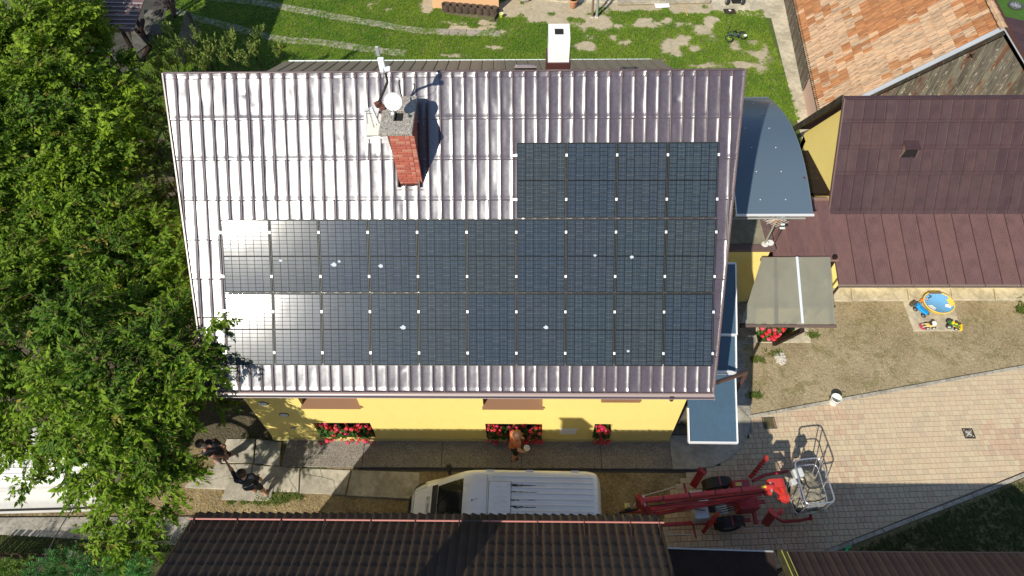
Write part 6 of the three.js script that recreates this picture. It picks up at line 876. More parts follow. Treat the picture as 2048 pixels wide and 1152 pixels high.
{ // person with backpack and cap beneath the cherry tree
  const f = V(0.86, 0, 0.5).normalize(), hp = G(438, 905, 0.92), sh = G(420, 894, 1.42), r = V(-0.5, 0, 0.86), q = (p, a, b, c) => p.clone().addScaledVector(r, a).addScaledVector(f, b).add(V(0, c, 0)), hand = G(448, 917, 1.12), ft1 = G(466, 909, 0.09), ft2 = G(432, 922, 0.09);
  const P = person('person with cap and dark backpack shaking hands under the cherry branches', { head: G(402, 889, 1.64), shL: q(sh, -0.19, 0, 0), shR: q(sh, 0.19, 0, 0), elL: q(sh, -0.25, 0.2, -0.22), haL: q(sh, -0.1, 0.42, -0.22), elR: sh.clone().lerp(hand, 0.5).addScaledVector(r, 0.12).add(V(0, -0.06, 0)), haR: hand.clone().addScaledVector(f, -0.08), hipL: q(hp, -0.1, 0, 0), hipR: q(hp, 0.1, 0, 0), knL: hp.clone().lerp(ft1, 0.5).addScaledVector(f, 0.07), knR: hp.clone().lerp(ft2, 0.5).addScaledVector(f, 0.07), anL: ft1, anR: ft2, toeL: q(ft1, 0, 0.16, -0.045), toeR: q(ft2, 0, 0.16, -0.045) },
    { face: f, hair: [0.05, 0.03, 0.02], shirt: [0.02, 0.022, 0.032], trousers: [0.018, 0.018, 0.022], shoes: [0.25, 0.22, 0.2], leg: 1.6, sleeve_or_shade: 0.5, curlR: 0.7, skin: [0.42, 0.21, 0.15] });
  mesh('cap', [field([[P.H(0, 0.06, -0.02), 0.1], [P.H(0, 0.04, 0.08), 0.05, P.H(0, 0.035, 0.15), 0.03]], 0.009)], mat([0.30, 0.36, 0.45], 0.8), P.t);
  const bag = thing('backpack', 'dark blue backpack on the back of the person wearing a cap', 'backpack'), c = P.hp.clone().lerp(P.sh, 0.62).addScaledVector(f, -0.2); mesh('sack', field([[c.clone().addScaledVector(r, -0.07).add(V(0, -0.13, 0)), 0.1, c.clone().addScaledVector(r, -0.07).add(V(0, 0.13, 0)), 0.09], [c.clone().addScaledVector(r, 0.07).add(V(0, -0.13, 0)), 0.1, c.clone().addScaledVector(r, 0.07).add(V(0, 0.13, 0)), 0.09]], 0.012), mat([0.025, 0.035, 0.06], 0.8), bag);
  mesh('strap', [-1, 1].map((s) => tube([c.clone().addScaledVector(r, s * 0.1).add(V(0, 0.16, 0)), P.sh.clone().addScaledVector(r, s * 0.11).add(V(0, 0.07, 0)), P.sh.clone().addScaledVector(r, s * 0.11).addScaledVector(f, 0.12).add(V(0, -0.05, 0))], 0.016, 14, 6)), mat([0.03, 0.04, 0.06], 0.8), bag);
}
{ // person in an orange top holding a bowl
  const f = V(0.93, 0, -0.36).normalize(), r = V(0.36, 0, 0.93), ft = G(1035, 918), hp = V(ft.x - 0.10, 0.9, ft.z - 0.06), sh = hp.clone().addScaledVector(f, 0.05).setY(1.37), q = (p, a, b, c) => p.clone().addScaledVector(r, a).addScaledVector(f, b).add(V(0, c, 0)), bowl = G(1053, 897, 1.08);
  const shR = q(sh, 0.17, 0.02, 0), P = person('person in orange top and dark shorts carrying a white bowl past the flowers', { head: sh.clone().addScaledVector(f, 0.09).setY(1.57), shL: q(sh, -0.17, 0, 0), shR, elL: q(sh, -0.22, 0.02, -0.28), haL: q(sh, -0.14, 0.22, -0.42), elR: q(sh, 0.27, 0.02, -0.26), haR: bowl.clone().addScaledVector(f, -0.13).addScaledVector(r, 0.04).add(V(0, -0.03, 0)), hipL: q(hp, -0.1, 0, 0), hipR: q(hp, 0.1, 0, 0), knL: q(hp, -0.09, 0.07, -0.42), knR: q(hp, 0.1, 0.02, -0.42), anL: q(hp, -0.08, 0.1, -0.81), anR: q(hp, 0.1, -0.08, -0.81), toeL: q(hp, -0.08, 0.25, -0.855), toeR: q(hp, 0.1, 0.08, -0.855) },
    { face: f, hair: [0.10, 0.045, 0.022], shirt: [0.42, 0.13, 0.05], trousers: [0.012, 0.012, 0.015], shoes: [0.10, 0.015, 0.025], leg: 0.85, sleeve_or_shade: 0.35, longHair: true, w: 0.95, curlR: 0.9, dirR: V(0.7, -0.1, -0.5), nrmR: V(0.4, 0.8, 0.3) });
  const b = thing('bowl', 'white bowl held out by the person in the orange top', 'bowl', bowl.clone().add(V(0, -0.05, 0)).toArray()); b.rotation.z = -0.12;
  mesh('shell', lathe([[0, 0.0], [0.055, 0.0], [0.06, 0.006], [0.082, 0.10], [0.088, 0.104], [0.078, 0.10], [0.055, 0.012], [0, 0.012]], 30), mat([0.8, 0.8, 0.78], 0.35), b); mesh('content', cyl(0.068, 0.068, 0.01, 0, 0.055, 0, 20), mat([0.45, 0.46, 0.44], 0.5), b);
}
// ---------------------------------------------------------------- trees and shrubs
function leafGeo(L, W, fold = 0.25, droop = 0.2) { // one folded leaf, base at origin, along +z
  const p = [[0, 0, 0], [W * 0.42, fold * W * 0.5, L * 0.28], [0, 0, L * 0.3], [-W * 0.42, fold * W * 0.5, L * 0.28], [W * 0.45, fold * W * 0.4 - droop * L * 0.12, L * 0.62], [0, -droop * L * 0.14, L * 0.64], [-W * 0.45, fold * W * 0.4 - droop * L * 0.12, L * 0.62], [0, -droop * L * 0.4, L]], f = [[0, 1, 2], [0, 2, 3], [1, 4, 5], [1, 5, 2], [2, 5, 6], [2, 6, 3], [4, 7, 5], [5, 7, 6]];
  const g = new THREE.BufferGeometry(); g.setAttribute('position', new THREE.BufferAttribute(new Float32Array(f.flat().flatMap((i) => p[i])), 3)); g.computeVertexNormals(); return g;
}
function twigGeo(seed, len, n, L, W, spread, droop) { // leaves along a twig that runs out along +z
  const r = rng(seed), out = []; const lf = [leafGeo(L, W, 0.3, droop), leafGeo(L * 0.8, W * 0.85, 0.45, droop * 1.4), leafGeo(L * 1.1, W * 0.9, 0.15, droop * 0.8)];
  for (let i = 0; i < n; i++) { const t = clamp((i + 0.2 + r() * 0.9) / n, 0.04, 1), s = r() < 0.5 ? 1 : -1, g = lf[Math.floor(r() * 3)].clone(); xf(g, { r: [droop * (0.1 + r() * 1.5) - 0.15, s * spread * (0.2 + r() * 1.5) * (t > 0.92 ? 0.4 : 1), (r() - 0.5) * 2.2], p: [(r() - 0.5) * 0.05, -droop * 0.25 * len * t * t + (r() - 0.5) * 0.05, t * len], s: 0.55 + r() * 0.75, order: 'YXZ' }); out.push(g); }
  return merge(out);
}
const twigStem = (len, droop, r0) => { const pts = []; for (let i = 0; i <= 4; i++) { const t = i / 4; pts.push(V(0, -droop * 0.25 * len * t * t - 0.004, t * len)); } return norm(tube(pts, r0, 5, 4)); };
const bark = mat([0.085, 0.062, 0.045], 0.95, { map: T.wood });
const stemM = mat([0.17, 0.11, 0.055], 0.85);
// boughs: list of [x, y, z, radius] clumps of twigs at the ends of limbs
function tree(name, label, category, base, boughs, o) {
  const t = thing(name, label, category, base), r = rng(o.seed), B = vec(base), tr = [], fork = V(o.lean?.[0] || 0, o.fork || 1.6, o.lean?.[1] || 0);
  tr.push(tube([[0, -0.1, 0], [fork.x * 0.3 + 0.04, fork.y * 0.5, fork.z * 0.3], fork], (o.r || 0.14), 14, 9)); mesh('trunk', merge(tr), bark, t);
  const limbs = []; boughs.forEach(([x, y, z, R]) => { const e = V(x, y, z).sub(B), m = fork.clone().lerp(e, 0.5).add(V((r() - 0.5) * 0.4, 0.25, (r() - 0.5) * 0.4)); const c = new THREE.CatmullRomCurve3([fork.clone().setY(fork.y * (0.55 + r() * 0.45)), m, e]); const n = 8; for (let i = 0; i < n; i++) limbs.push(rod(c.getPoint(i / n), c.getPoint((i + 1) / n), lerp(o.limb || 0.05, 0.012, i / n), 6, lerp(o.limb || 0.05, 0.012, (i + 1) / n))); });
  mesh('limbs', merge(limbs), bark, t);
  const list = [], Z = V(0, 0, 1), up = V(0, 1, 0), q = new THREE.Quaternion(), q2 = new THREE.Quaternion(), c = new THREE.Color();
  boughs.forEach(([x, y, z, R, dens = 1], bi) => {
    const n = Math.round((o.n || 60) * dens * (R / 0.8) ** 2), tone = r() - 0.5; // sprigs: several twigs share a shoot
    const shoots = Math.max(3, Math.round(n / 6));
    for (let s = 0; s < shoots; s++) {
      const a = r() * 6.283, cy = o.upright ? 0.2 + r() * 0.8 : lerp(-0.55, 1, r() ** 0.8), k = Math.sqrt(Math.max(0, 1 - cy * cy)), d = V(Math.cos(a) * k, cy * (o.flat || 0.75), Math.sin(a) * k), rad = R * (0.25 + 0.75 * r() ** 0.55);
      const p0 = V(x, y, z).addScaledVector(d, rad * 0.55).sub(B), dir = d.clone().add(V(0, o.upright ? 1.3 : 0.08 - (o.hang || 0.25) * r(), 0)).normalize();
      for (let i = 0; i < 6; i++) { const f = i / 6, p = p0.clone().addScaledVector(dir, rad * 0.6 * f).add(V((r() - 0.5) * 0.1, (r() - 0.5) * 0.08 - (o.upright ? 0 : f * f * (o.hang || 0.25) * 0.2), (r() - 0.5) * 0.1)), dd = dir.clone().add(V((r() - 0.5) * 1.5, (r() - 0.5) * (o.upright ? 0.5 : 0.9) + (o.upright ? 0.5 : -(o.hang || 0.25) * 0.6), (r() - 0.5) * 1.5)).normalize(); list.push([p, dd, 0.75 + r() * 0.55, r() * 0.8 - 0.4, clamp(0.5 + tone * 0.7 + (r() - 0.5) * 0.8, 0, 1), r() < (o.yellow || 0.02)]); }
    }
  });
  const ims = o.twigs.map((g, k) => { const sub = list.filter((_, i) => i % o.twigs.length === k), im = new THREE.InstancedMesh(g, o.leaf, sub.length), st = new THREE.InstancedMesh(o.stem, stemM, sub.length); sub.forEach(([p, d, s, roll, tone, yel], i) => { q.setFromRotationMatrix(new THREE.Matrix4().makeBasis(...frameOf(d, up))); q2.setFromAxisAngle(Z, roll); q.multiply(q2); M4.compose(p, q, V(s, s, s)); im.setMatrixAt(i, M4); st.setMatrixAt(i, M4); const col = yel ? [0.34, 0.32, 0.05] : mix3(o.dark, o.light, tone); im.setColorAt(i, c.setRGB(...col)); }); for (const m of [im, st]) { m.castShadow = m.receiveShadow = true; m.userData.kind = 'stuff'; t.add(m); } im.name = 'crown'; st.name = 'twigs'; return im; });
  return t;
}
const cherryTwigs = [21, 22, 23].map((s) => twigGeo(s, 0.40, 13, 0.13, 0.062, 0.85, 0.65)), cherryStem = twigStem(0.44, 0.75, 0.0045);
const walnutTwigs = [31, 32].map((s) => twigGeo(s, 0.38, 13, 0.14, 0.062, 0.95, 0.4)), walnutStem = twigStem(0.42, 0.45, 0.004);
const smallTwigs = [41, 42].map((s) => twigGeo(s, 0.32, 14, 0.085, 0.048, 0.9, 0.3)), smallStem = twigStem(0.32, 0.3, 0.004);
const appleTwigs = [51, 52].map((s) => twigGeo(s, 0.42, 18, 0.08, 0.05, 1.0, -0.1)), appleStem = twigStem(0.42, -0.15, 0.0045);
const cherryLeaf = leafM([1, 1, 1], { roughness: 0.62 }), softLeaf = leafM([1, 1, 1], { roughness: 0.6 });
const at = (list) => list.map(([px, py, h, R, d]) => { const p = G(px, py, h); return [p.x, p.y, p.z, R, d]; });
tree('cherry_tree', 'spreading cherry tree whose branches hang over the roof corner and the lane', 'tree', [-9.4, 0, 0.6], at([
  [60, 700, 5.6, 0.9], [150, 640, 6.0, 0.9], [40, 800, 5.2, 0.9], [130, 780, 5.9, 1.0], [220, 740, 6.2, 0.9], [300, 700, 6.0, 0.85], [345, 640, 5.8, 0.6], [350, 720, 5.9, 0.6], [385, 700, 6.0, 0.25], [390, 760, 5.8, 0.25], [385, 610, 6, 0.2], [330, 790, 5.6, 0.85], [240, 830, 5.8, 0.95], [160, 870, 5.4, 0.9], [70, 870, 4.9, 0.75], [10, 885, 4.6, 0.6], [300, 870, 5.1, 0.85], [370, 815, 5.2, 0.6], [425, 800, 4.4, 0.3], [230, 930, 4.7, 0.8], [310, 950, 4.3, 0.7], [260, 1000, 4.0, 0.6], [320, 1000, 3.9, 0.45], [240, 1050, 3.6, 0.5], [215, 1090, 3.4, 0.35], [275, 1085, 3.4, 0.4], [160, 930, 4.4, 0.5], [60, 965, 4.0, 0.3], [135, 975, 4.0, 0.3], [360, 950, 4.1, 0.35], [-40, 760, 5.4, 0.9], [-40, 880, 4.8, 0.9], [-30, 640, 5.4, 0.9], [290, 620, 5.0, 0.7], [220, 650, 5.0, 0.8], [422, 650, 6.4, 0.13], [420, 735, 6.2, 0.14]]),
  { seed: 1001, twigs: cherryTwigs, stem: cherryStem, leaf: cherryLeaf, n: 175, hang: 0.45, fork: 1.8, r: 0.17, limb: 0.065, dark: [0.055, 0.145, 0.006], light: [0.23, 0.37, 0.015], yellow: 0.006 });
tree('cherry_tree', 'darker cherry tree in half shade beside the roof verge, behind the spreading one', 'tree', [-10.6, 0, -2.6], at([
  [60, 440, 5.0, 0.95], [150, 420, 5.2, 0.9], [240, 430, 4.9, 0.9], [310, 470, 4.6, 0.8], [40, 540, 5.2, 0.95], [130, 520, 4.8, 1.0], [220, 520, 4.7, 1.0], [300, 560, 4.4, 0.8], [350, 520, 4.6, 0.65], [355, 585, 5.0, 0.5], [80, 610, 4.7, 0.9], [180, 590, 4.4, 0.9], [270, 500, 4.0, 0.9], [-40, 480, 5.0, 0.9], [-30, 570, 5.0, 0.9], [340, 440, 4.2, 0.5], [100, 480, 4.4, 1.0], [190, 470, 4.2, 1.0], [280, 460, 4.0, 0.8], [310, 600, 4.6, 0.8], [250, 590, 4.4, 0.9], [10, 520, 4.6, 1.0], [330, 540, 3.8, 0.7]]),
  { seed: 1002, twigs: cherryTwigs, stem: cherryStem, leaf: cherryLeaf, n: 230, hang: 0.4, fork: 1.8, r: 0.15, limb: 0.06, dark: [0.055, 0.145, 0.006], light: [0.23, 0.37, 0.015] });
tree('walnut_tree', 'large bright green tree filling the upper left corner', 'tree', [-15.2, 0, -9.6], at([
  [40, 60, 6.2, 1.3], [120, 40, 6.0, 1.2], [180, 100, 4.9, 1.0], [60, 160, 6.0, 1.3], [150, 180, 5.4, 1.2], [230, 190, 4.9, 0.9], [30, 260, 5.8, 1.3], [120, 270, 5.5, 1.2], [200, 280, 5.2, 1.1], [50, 350, 5.5, 1.1], [140, 360, 5.2, 1.1], [240, 140, 4.4, 0.6], [255, 260, 4.8, 0.7], [-40, 100, 6.0, 1.3], [-40, 230, 6.0, 1.3], [-40, 360, 5.8, 1.2], [-20, -40, 6.0, 1.3], [80, -30, 6.0, 1.2], [160, 20, 5.0, 0.8], [100, 110, 5.8, 1.2], [230, 340, 4.8, 0.8], [90, 220, 5.4, 1.2], [10, 150, 5.4, 1.2], [180, 350, 5, 0.9], [70, 300, 5.2, 1.2], [140, 320, 4.8, 1.1], [230, 230, 4.4, 0.8], [240, 300, 4.4, 0.8], [210, 390, 4.4, 0.9], [100, 400, 5.0, 1.1], [20, 400, 5.2, 1.1], [180, 60, 4.6, 0.8]]),
  { seed: 1003, twigs: walnutTwigs, stem: walnutStem, leaf: softLeaf, n: 165, hang: 0.15, fork: 2.4, r: 0.26, limb: 0.09, dark: [0.075, 0.175, 0.008], light: [0.28, 0.42, 0.016], yellow: 0.02 });
tree('plum_tree', 'slim leafy tree pressed between the roof verge and the cherry trees', 'tree', [-9.0, 0, -6.4], at([
  [300, 200, 4.4, 0.55], [290, 260, 4.4, 0.6], [320, 240, 4.0, 0.5], [310, 310, 4.2, 0.55], [330, 350, 4.0, 0.5], [280, 350, 4.4, 0.6], [300, 400, 4.0, 0.5], [335, 300, 3.8, 0.4], [250, 310, 4.2, 0.5], [345, 400, 3.6, 0.45]]),
  { seed: 1004, twigs: smallTwigs, stem: smallStem, leaf: softLeaf, n: 190, hang: 0.1, fork: 1.6, r: 0.09, limb: 0.035, dark: [0.05, 0.11, 0.012], light: [0.16, 0.21, 0.022], y0: 4 });
tree('spirea_bush', 'yellow-green bush with brownish tips at the roof verge', 'bush', [-9.6, 0, -5.0], at([[325, 405, 2.6, 0.5], [350, 390, 2.6, 0.45], [300, 425, 2.4, 0.45], [340, 425, 2.4, 0.4]]),
  { seed: 1005, twigs: smallTwigs, stem: smallStem, leaf: softLeaf, n: 110, hang: 0.1, fork: 0.7, r: 0.05, limb: 0.03, dark: [0.11, 0.13, 0.015], light: [0.25, 0.22, 0.04], y0: 2.4, yellow: 0.15 });
[[['apple tree with the tallest upright shoots, beside the roof corner'], [[345, 70, 3.9, 0.42], [330, 110, 3.6, 0.42], [365, 100, 3.6, 0.42], [320, 140, 3.2, 0.4], [350, 140, 3.2, 0.5], [384, 130, 3.0, 0.35], [300, 165, 2.8, 0.35], [330, 170, 2.9, 0.4]], [-12.6, 0, -14.6]], [['apple tree with a pair of shoot tufts behind the ridge, second from the left'], [[403, 90, 3.4, 0.32], [395, 120, 3.1, 0.4], [420, 115, 3.1, 0.38], [410, 140, 2.8, 0.45], [428, 95, 3.2, 0.22]], [-11.3, 0, -14.8]], [['apple tree with narrow shoots behind the ridge, third from the left'], [[458, 100, 3.2, 0.3], [470, 92, 3.3, 0.25], [455, 130, 2.8, 0.42], [474, 125, 2.9, 0.35]], [-10.3, 0, -14.8]], [['apple tree with the rightmost dense shoots behind the ridge'], [[514, 80, 3.4, 0.28], [508, 105, 3.1, 0.36], [520, 115, 3.0, 0.34], [500, 130, 2.8, 0.34], [556, 115, 3.0, 0.10]], [-9.3, 0, -14.9]]].forEach(([l, b, p], i) =>
  tree('apple_tree', l[0], 'tree', p, at(b), { seed: 1010 + i, twigs: appleTwigs, stem: appleStem, leaf: softLeaf, n: 95, upright: true, fork: 0.9, r: 0.06, limb: 0.022, dark: [0.15, 0.25, 0.045], light: [0.33, 0.43, 0.11], y0: 3.2 }));
{ // clipped hedge balls at the lower left
  const f = twigGeo(61, 0.16, 10, 0.07, 0.016, 0.7, -0.2), L = [['broad bright green clipped evergreen at the lower left, beside the dark roof', [[95, 1148, 0.6], [140, 1140, 0.7], [190, 1145, 0.65], [230, 1142, 0.6], [280, 1142, 0.62], [300, 1150, 0.55]], [0.06, 0.22, 0.05]], ['smaller yellow-green clipped evergreen in the lower left corner', [[-20, 1148, 0.6], [20, 1145, 0.6], [45, 1150, 0.5]], [0.14, 0.26, 0.035]]];
  L.forEach(([label, pts, c0], i) => tree('clipped_evergreen', label, 'bush', [G(pts[1][0], 1150, 0).x, 0, G(pts[1][0], 1150, 0).z + 0.3], at(pts.map(([x, y, R]) => [x, y - 2, 0.8, R])), { seed: 1030 + i, twigs: [f], stem: twigStem(0.16, -0.2, 0.003), leaf: softLeaf, n: 330, upright: true, fork: 0.4, r: 0.05, limb: 0.02, dark: c0, light: sc3(c0, 1.9), y0: 0.9 }));
}
// ---------------------------------------------------------------- yard things
{ // bucket
  const t = thing('bucket', 'white plastic bucket with a little rubbish in it on the block paving', 'bucket', G(1665, 806).toArray()), w = mat([0.78, 0.78, 0.72], 0.4, { phys: true });
  mesh('shell', lathe([[0, 0.03], [0.125, 0.03], [0.13, 0.035], [0.155, 0.34], [0.165, 0.345], [0.165, 0.362], [0.148, 0.36], [0.145, 0.34], [0.12, 0.045], [0, 0.045]], 36), w, t);
  mesh('handle', tube([[-0.165, 0.33, 0], [-0.12, 0.30, 0.12], [0, 0.28, 0.175], [0.12, 0.30, 0.12], [0.165, 0.33, 0]], 0.005, 20, 5), mat([0.3, 0.3, 0.3], 0.4, { metalness: 0.8 }), t);
  mesh('rubbish', [rbx(0.16, 0.03, 0.07, 0.01, 0.02, 0.09, 0, [0.2, 0.5, 0.2]), rbx(0.13, 0.03, 0.05, 0.01, -0.03, 0.12, 0.03, [0.1, -0.7, 0.3]), bx(0.1, 0.02, 0.08, 0.03, 0.1, -0.06, [0.3, 0.2, 0])], mat([0.30, 0.31, 0.28], 0.8), t);
}
{ // drain grate
  const t = thing('drain_grate', 'square dark drain grate with pale cross set in the paving', 'drain grate', G(1937, 867, 0.04).toArray()), m = mat([0.05, 0.05, 0.05], 0.5, { metalness: 0.4 });
  mesh('frame', [bx(0.32, 0.03, 0.03, 0, 0, -0.145), bx(0.32, 0.03, 0.03, 0, 0, 0.145), bx(0.03, 0.03, 0.26, -0.145, 0, 0), bx(0.03, 0.03, 0.26, 0.145, 0, 0), xf(new THREE.TorusGeometry(0.122, 0.012, 6, 28).rotateX(Math.PI / 2), {})], m, t);
  mesh('slot_bars', [0, 1, 2, 3].flatMap((q) => [-0.04, 0, 0.04].map((o) => xf(bx(0.014, 0.02, 0.075, o, 0, 0.075), { r: [0, q * Math.PI / 2, 0] }))), m, t); mesh('cross', [bx(0.2, 0.022, 0.028, 0, 0.006, 0, [0, 0.78, 0]), bx(0.028, 0.021, 0.2, 0, 0.006, 0, [0, 0.78, 0])], mat([0.5, 0.5, 0.46], 0.5), t); mesh('pit', bx(0.3, 0.006, 0.3, 0, -0.012, 0), mat([0.01, 0.01, 0.01], 1), t);
  const c = thing('inspection_cover', 'square mossy inspection cover half in shade in the paving', 'cover', G(1538, 846, 0.035).toArray(), 0.04); mesh('lid', rbx(0.30, 0.03, 0.31, 0.008, 0, 0.006, 0), mat([0.30, 0.25, 0.12], 0.9, { map: T.concB }), c); mesh('frame', [bx(0.40, 0.02, 0.03, 0, 0.004, -0.18), bx(0.40, 0.02, 0.03, 0, 0.004, 0.18), bx(0.03, 0.02, 0.33, -0.185, 0.004, 0), bx(0.03, 0.02, 0.33, 0.185, 0.004, 0)], mat([0.09, 0.085, 0.07], 0.7), c);
}
{ // rubble
  const t = thing('rubble_heap', 'small heap of pale stones on the yard earth below the flowers', 'rubble', G(1561, 717).toArray()), r = rng(21), m = mat([0.55, 0.52, 0.46], 0.95, { map: T.white }), gs = [0, 1, 2].map((k) => { const g = new THREE.IcosahedronGeometry(0.034, 1), p = g.attributes.position; for (let i = 0; i < p.count; i++) { const s = 0.75 + 0.5 * hash2(Math.round(p.getX(i) * 900), Math.round(p.getY(i) * 900 + p.getZ(i) * 700), k); p.setXYZ(i, p.getX(i) * s, p.getY(i) * s * 0.7, p.getZ(i) * s); } g.computeVertexNormals(); return g; });
  for (let i = 0; i < 120; i++) { const a = r() * 6.28, d = r() ** 0.7; const o = piece('stone', gs[i % 3], m, t); o.position.set(Math.cos(a) * d * 0.2, 0.01 + (1 - d) * 0.05 * r(), Math.sin(a) * d * 0.24); o.rotation.set(r() * 6, r() * 6, 0); o.scale.setScalar(0.5 + r() * 0.8); }
}
{ // flower trough by the canopy post
  const r = rng(31), pt = (name, label, px, py, n, cols, w) => { const t = thing(name, label, 'flowers', G(px, py, 0.05).toArray()); mesh('trough', [rbx(w, 0.2, 0.24, 0.03, 0, 0.1, 0)], mat([0.14, 0.12, 0.08], 0.8, { map: T.concB }), t); const lp = [], leaf = new THREE.CircleGeometry(0.04, 7); for (let i = 0; i < 110; i++) lp.push(xf(leaf.clone(), { r: [-1.3 + (r() - 0.5) * 1.4, (r() - 0.5) * 2, r() * 6], p: [(r() - 0.5) * w * 1.15, 0.2 + r() * 0.2, (r() - 0.5) * 0.4], s: 0.7 + r() * 0.7 })); mesh('leaves', merge(lp), leafM([0.09, 0.19, 0.03]), t).userData.kind = 'stuff';
    const ps = []; for (let i = 0; i < 24; i++) { const a = r() * 6.28, b = Math.acos(1 - r() * 1.5), d = V(Math.sin(b) * Math.cos(a), Math.cos(b), Math.sin(b) * Math.sin(a)), g = new THREE.CircleGeometry(0.024, 5); g.applyQuaternion(new THREE.Quaternion().setFromUnitVectors(V(0, 0, 1), d)); ps.push(g.translate(d.x * 0.055, d.y * 0.045, d.z * 0.055)); } const hg = merge(ps), ms = cols.map((c) => mat(c, 0.6)); for (let i = 0; i < n; i++) { const m = piece('flower_head', hg, ms[i % ms.length], t); m.position.set((r() - 0.5) * w * 1.1, 0.32 + r() * 0.16, (r() - 0.4) * 0.42); m.scale.setScalar(0.8 + r() * 0.6); } };
  pt('flower_trough', 'trough of pink-red geraniums at the foot of the canopy post, on its left', 1532, 678, 17, [[0.68, 0.03, 0.06], [0.75, 0.10, 0.16], [0.62, 0.02, 0.04]], 0.62);
  pt('flower_trough', 'stone trough with few red flowers at the canopy post, on its right', 1566, 672, 4, [[0.62, 0.02, 0.04]], 0.42);
}
{ // toys on their slab
  const T0 = G(1872, 612, 0.05), t = thing('toy_tub', 'round yellow toy tub covered with a blue cloth showing a white pattern', 'toy tub', T0.toArray()), blue = mat([0.16, 0.42, 0.72], 0.55, { map: T.white }), yel = mat([0.82, 0.58, 0.12], 0.4), wh = mat([0.8, 0.8, 0.8], 0.6);
  mesh('tub', lathe([[0, 0], [0.40, 0], [0.44, 0.04], [0.50, 0.20], [0.53, 0.205], [0.53, 0.22], [0.49, 0.22]], 44).scale(0.98, 1, 0.86), yel, t);
  const cl = (a, R) => { const f = 0.012 * Math.sin(a * 26) * R * R; return V(Math.cos(a) * R * 0.475, 0.20 - 0.09 * (1 - R * R) + f, Math.sin(a) * R * 0.415); };
  mesh('cloth', gridGeo(120, 10, (u, v) => cl(u * Math.PI * 2, v)), blue, t);
  mesh('cloth_print', [gridGeo(10, 10, (u, v) => cl(2.15 + u * 0.75, 0.45 + v * 0.42).add(V(0, 0.004, 0))), gridGeo(8, 8, (u, v) => cl(0.1 + u * 0.5, 0.5 + v * 0.36).add(V(0, 0.004, 0)))], wh, t); mesh('yellow_fold', gridGeo(10, 8, (u, v) => cl(-0.5 + u * 0.85, 0.72 + v * 0.33).add(V(0, 0.012, 0))), yel, t); mesh('rolled_edge', rbx(0.44, 0.07, 0.06, 0.02, 0.0, 0.22, -0.40), mat([0.16, 0.11, 0.06], 0.8), t); mesh('dark_cord', tube([[-0.25, 0.2, -0.32], [-0.18, 0.22, -0.26], [-0.3, 0.2, -0.18]], 0.014, 16, 6), mat([0.03, 0.04, 0.07], 0.6), t);
  const blk = mat([0.03, 0.03, 0.03], 0.7); const wheel = (p, r, w, rim, par, turn = 0) => { const g = new THREE.Group(); g.name = 'wheel'; g.position.set(...p); g.rotation.y = turn; par.add(g); mesh('tyre', new THREE.TorusGeometry(r * 0.72, r * 0.3, 8, 20).scale(1, 1, w / (r * 0.6)), blk, g); mesh('hub', cyl(r * 0.5, r * 0.5, w * 0.9, 0, 0, 0, 14, [Math.PI / 2, 0, 0]), rim, g); };
  const b = thing('toy_truck', 'bright blue toy truck with black wheels left of the toy tub', 'toy truck', G(1838, 623, 0.045).toArray(), -0.95), bm = mat([0.01, 0.30, 0.70], 0.35); mesh('body', [rbx(0.42, 0.11, 0.17, 0.04, 0.04, 0.15, 0), rbx(0.16, 0.13, 0.16, 0.04, -0.14, 0.20, 0)], bm, b); mesh('cab_window', rbx(0.06, 0.06, 0.165, 0.02, -0.17, 0.23, 0), blk, b); mesh('front_scoop', rbx(0.12, 0.12, 0.26, 0.03, -0.30, 0.12, 0), mat([0.08, 0.07, 0.06], 0.7), b); for (const x of [-0.12, 0.2]) for (const z of [-0.1, 0.1]) wheel([x, 0.08, z], 0.08, 0.05, mat([0.2, 0.2, 0.2], 0.6), b);
  const w = thing('toy_loader', 'white and yellow toy loader in front of the toy tub', 'toy loader', G(1857, 654, 0.045).toArray(), 0.06), cream = mat([0.72, 0.66, 0.5], 0.4); mesh('body', [rbx(0.30, 0.08, 0.15, 0.03, 0, 0.13, 0)], mat([0.72, 0.52, 0.16], 0.4), w); mesh('cab', [rbx(0.13, 0.15, 0.15, 0.05, 0.08, 0.22, 0)], wh, w); mesh('steering_wheel', xf(new THREE.TorusGeometry(0.04, 0.007, 6, 16), { r: [1.2, 0, 0], p: [-0.03, 0.2, 0] }), blk, w); mesh('seat', rbx(0.06, 0.06, 0.09, 0.02, 0.0, 0.19, 0), blk, w); mesh('arm', [rod([-0.08, 0.16, 0.05], [-0.28, 0.1, 0.05], 0.012, 6), rod([-0.08, 0.16, -0.05], [-0.28, 0.12, -0.05], 0.012, 6)], cream, w); mesh('scoop', [rbx(0.10, 0.05, 0.16, 0.015, -0.28, 0.07, 0.0), rbx(0.11, 0.03, 0.04, 0.01, -0.23, 0.06, 0.1)], mat([0.5, 0.05, 0.10], 0.5), w); for (const x of [-0.1, 0.11]) for (const z of [-0.085, 0.085]) wheel([x, 0.065, z], 0.07, 0.045, wh, w);
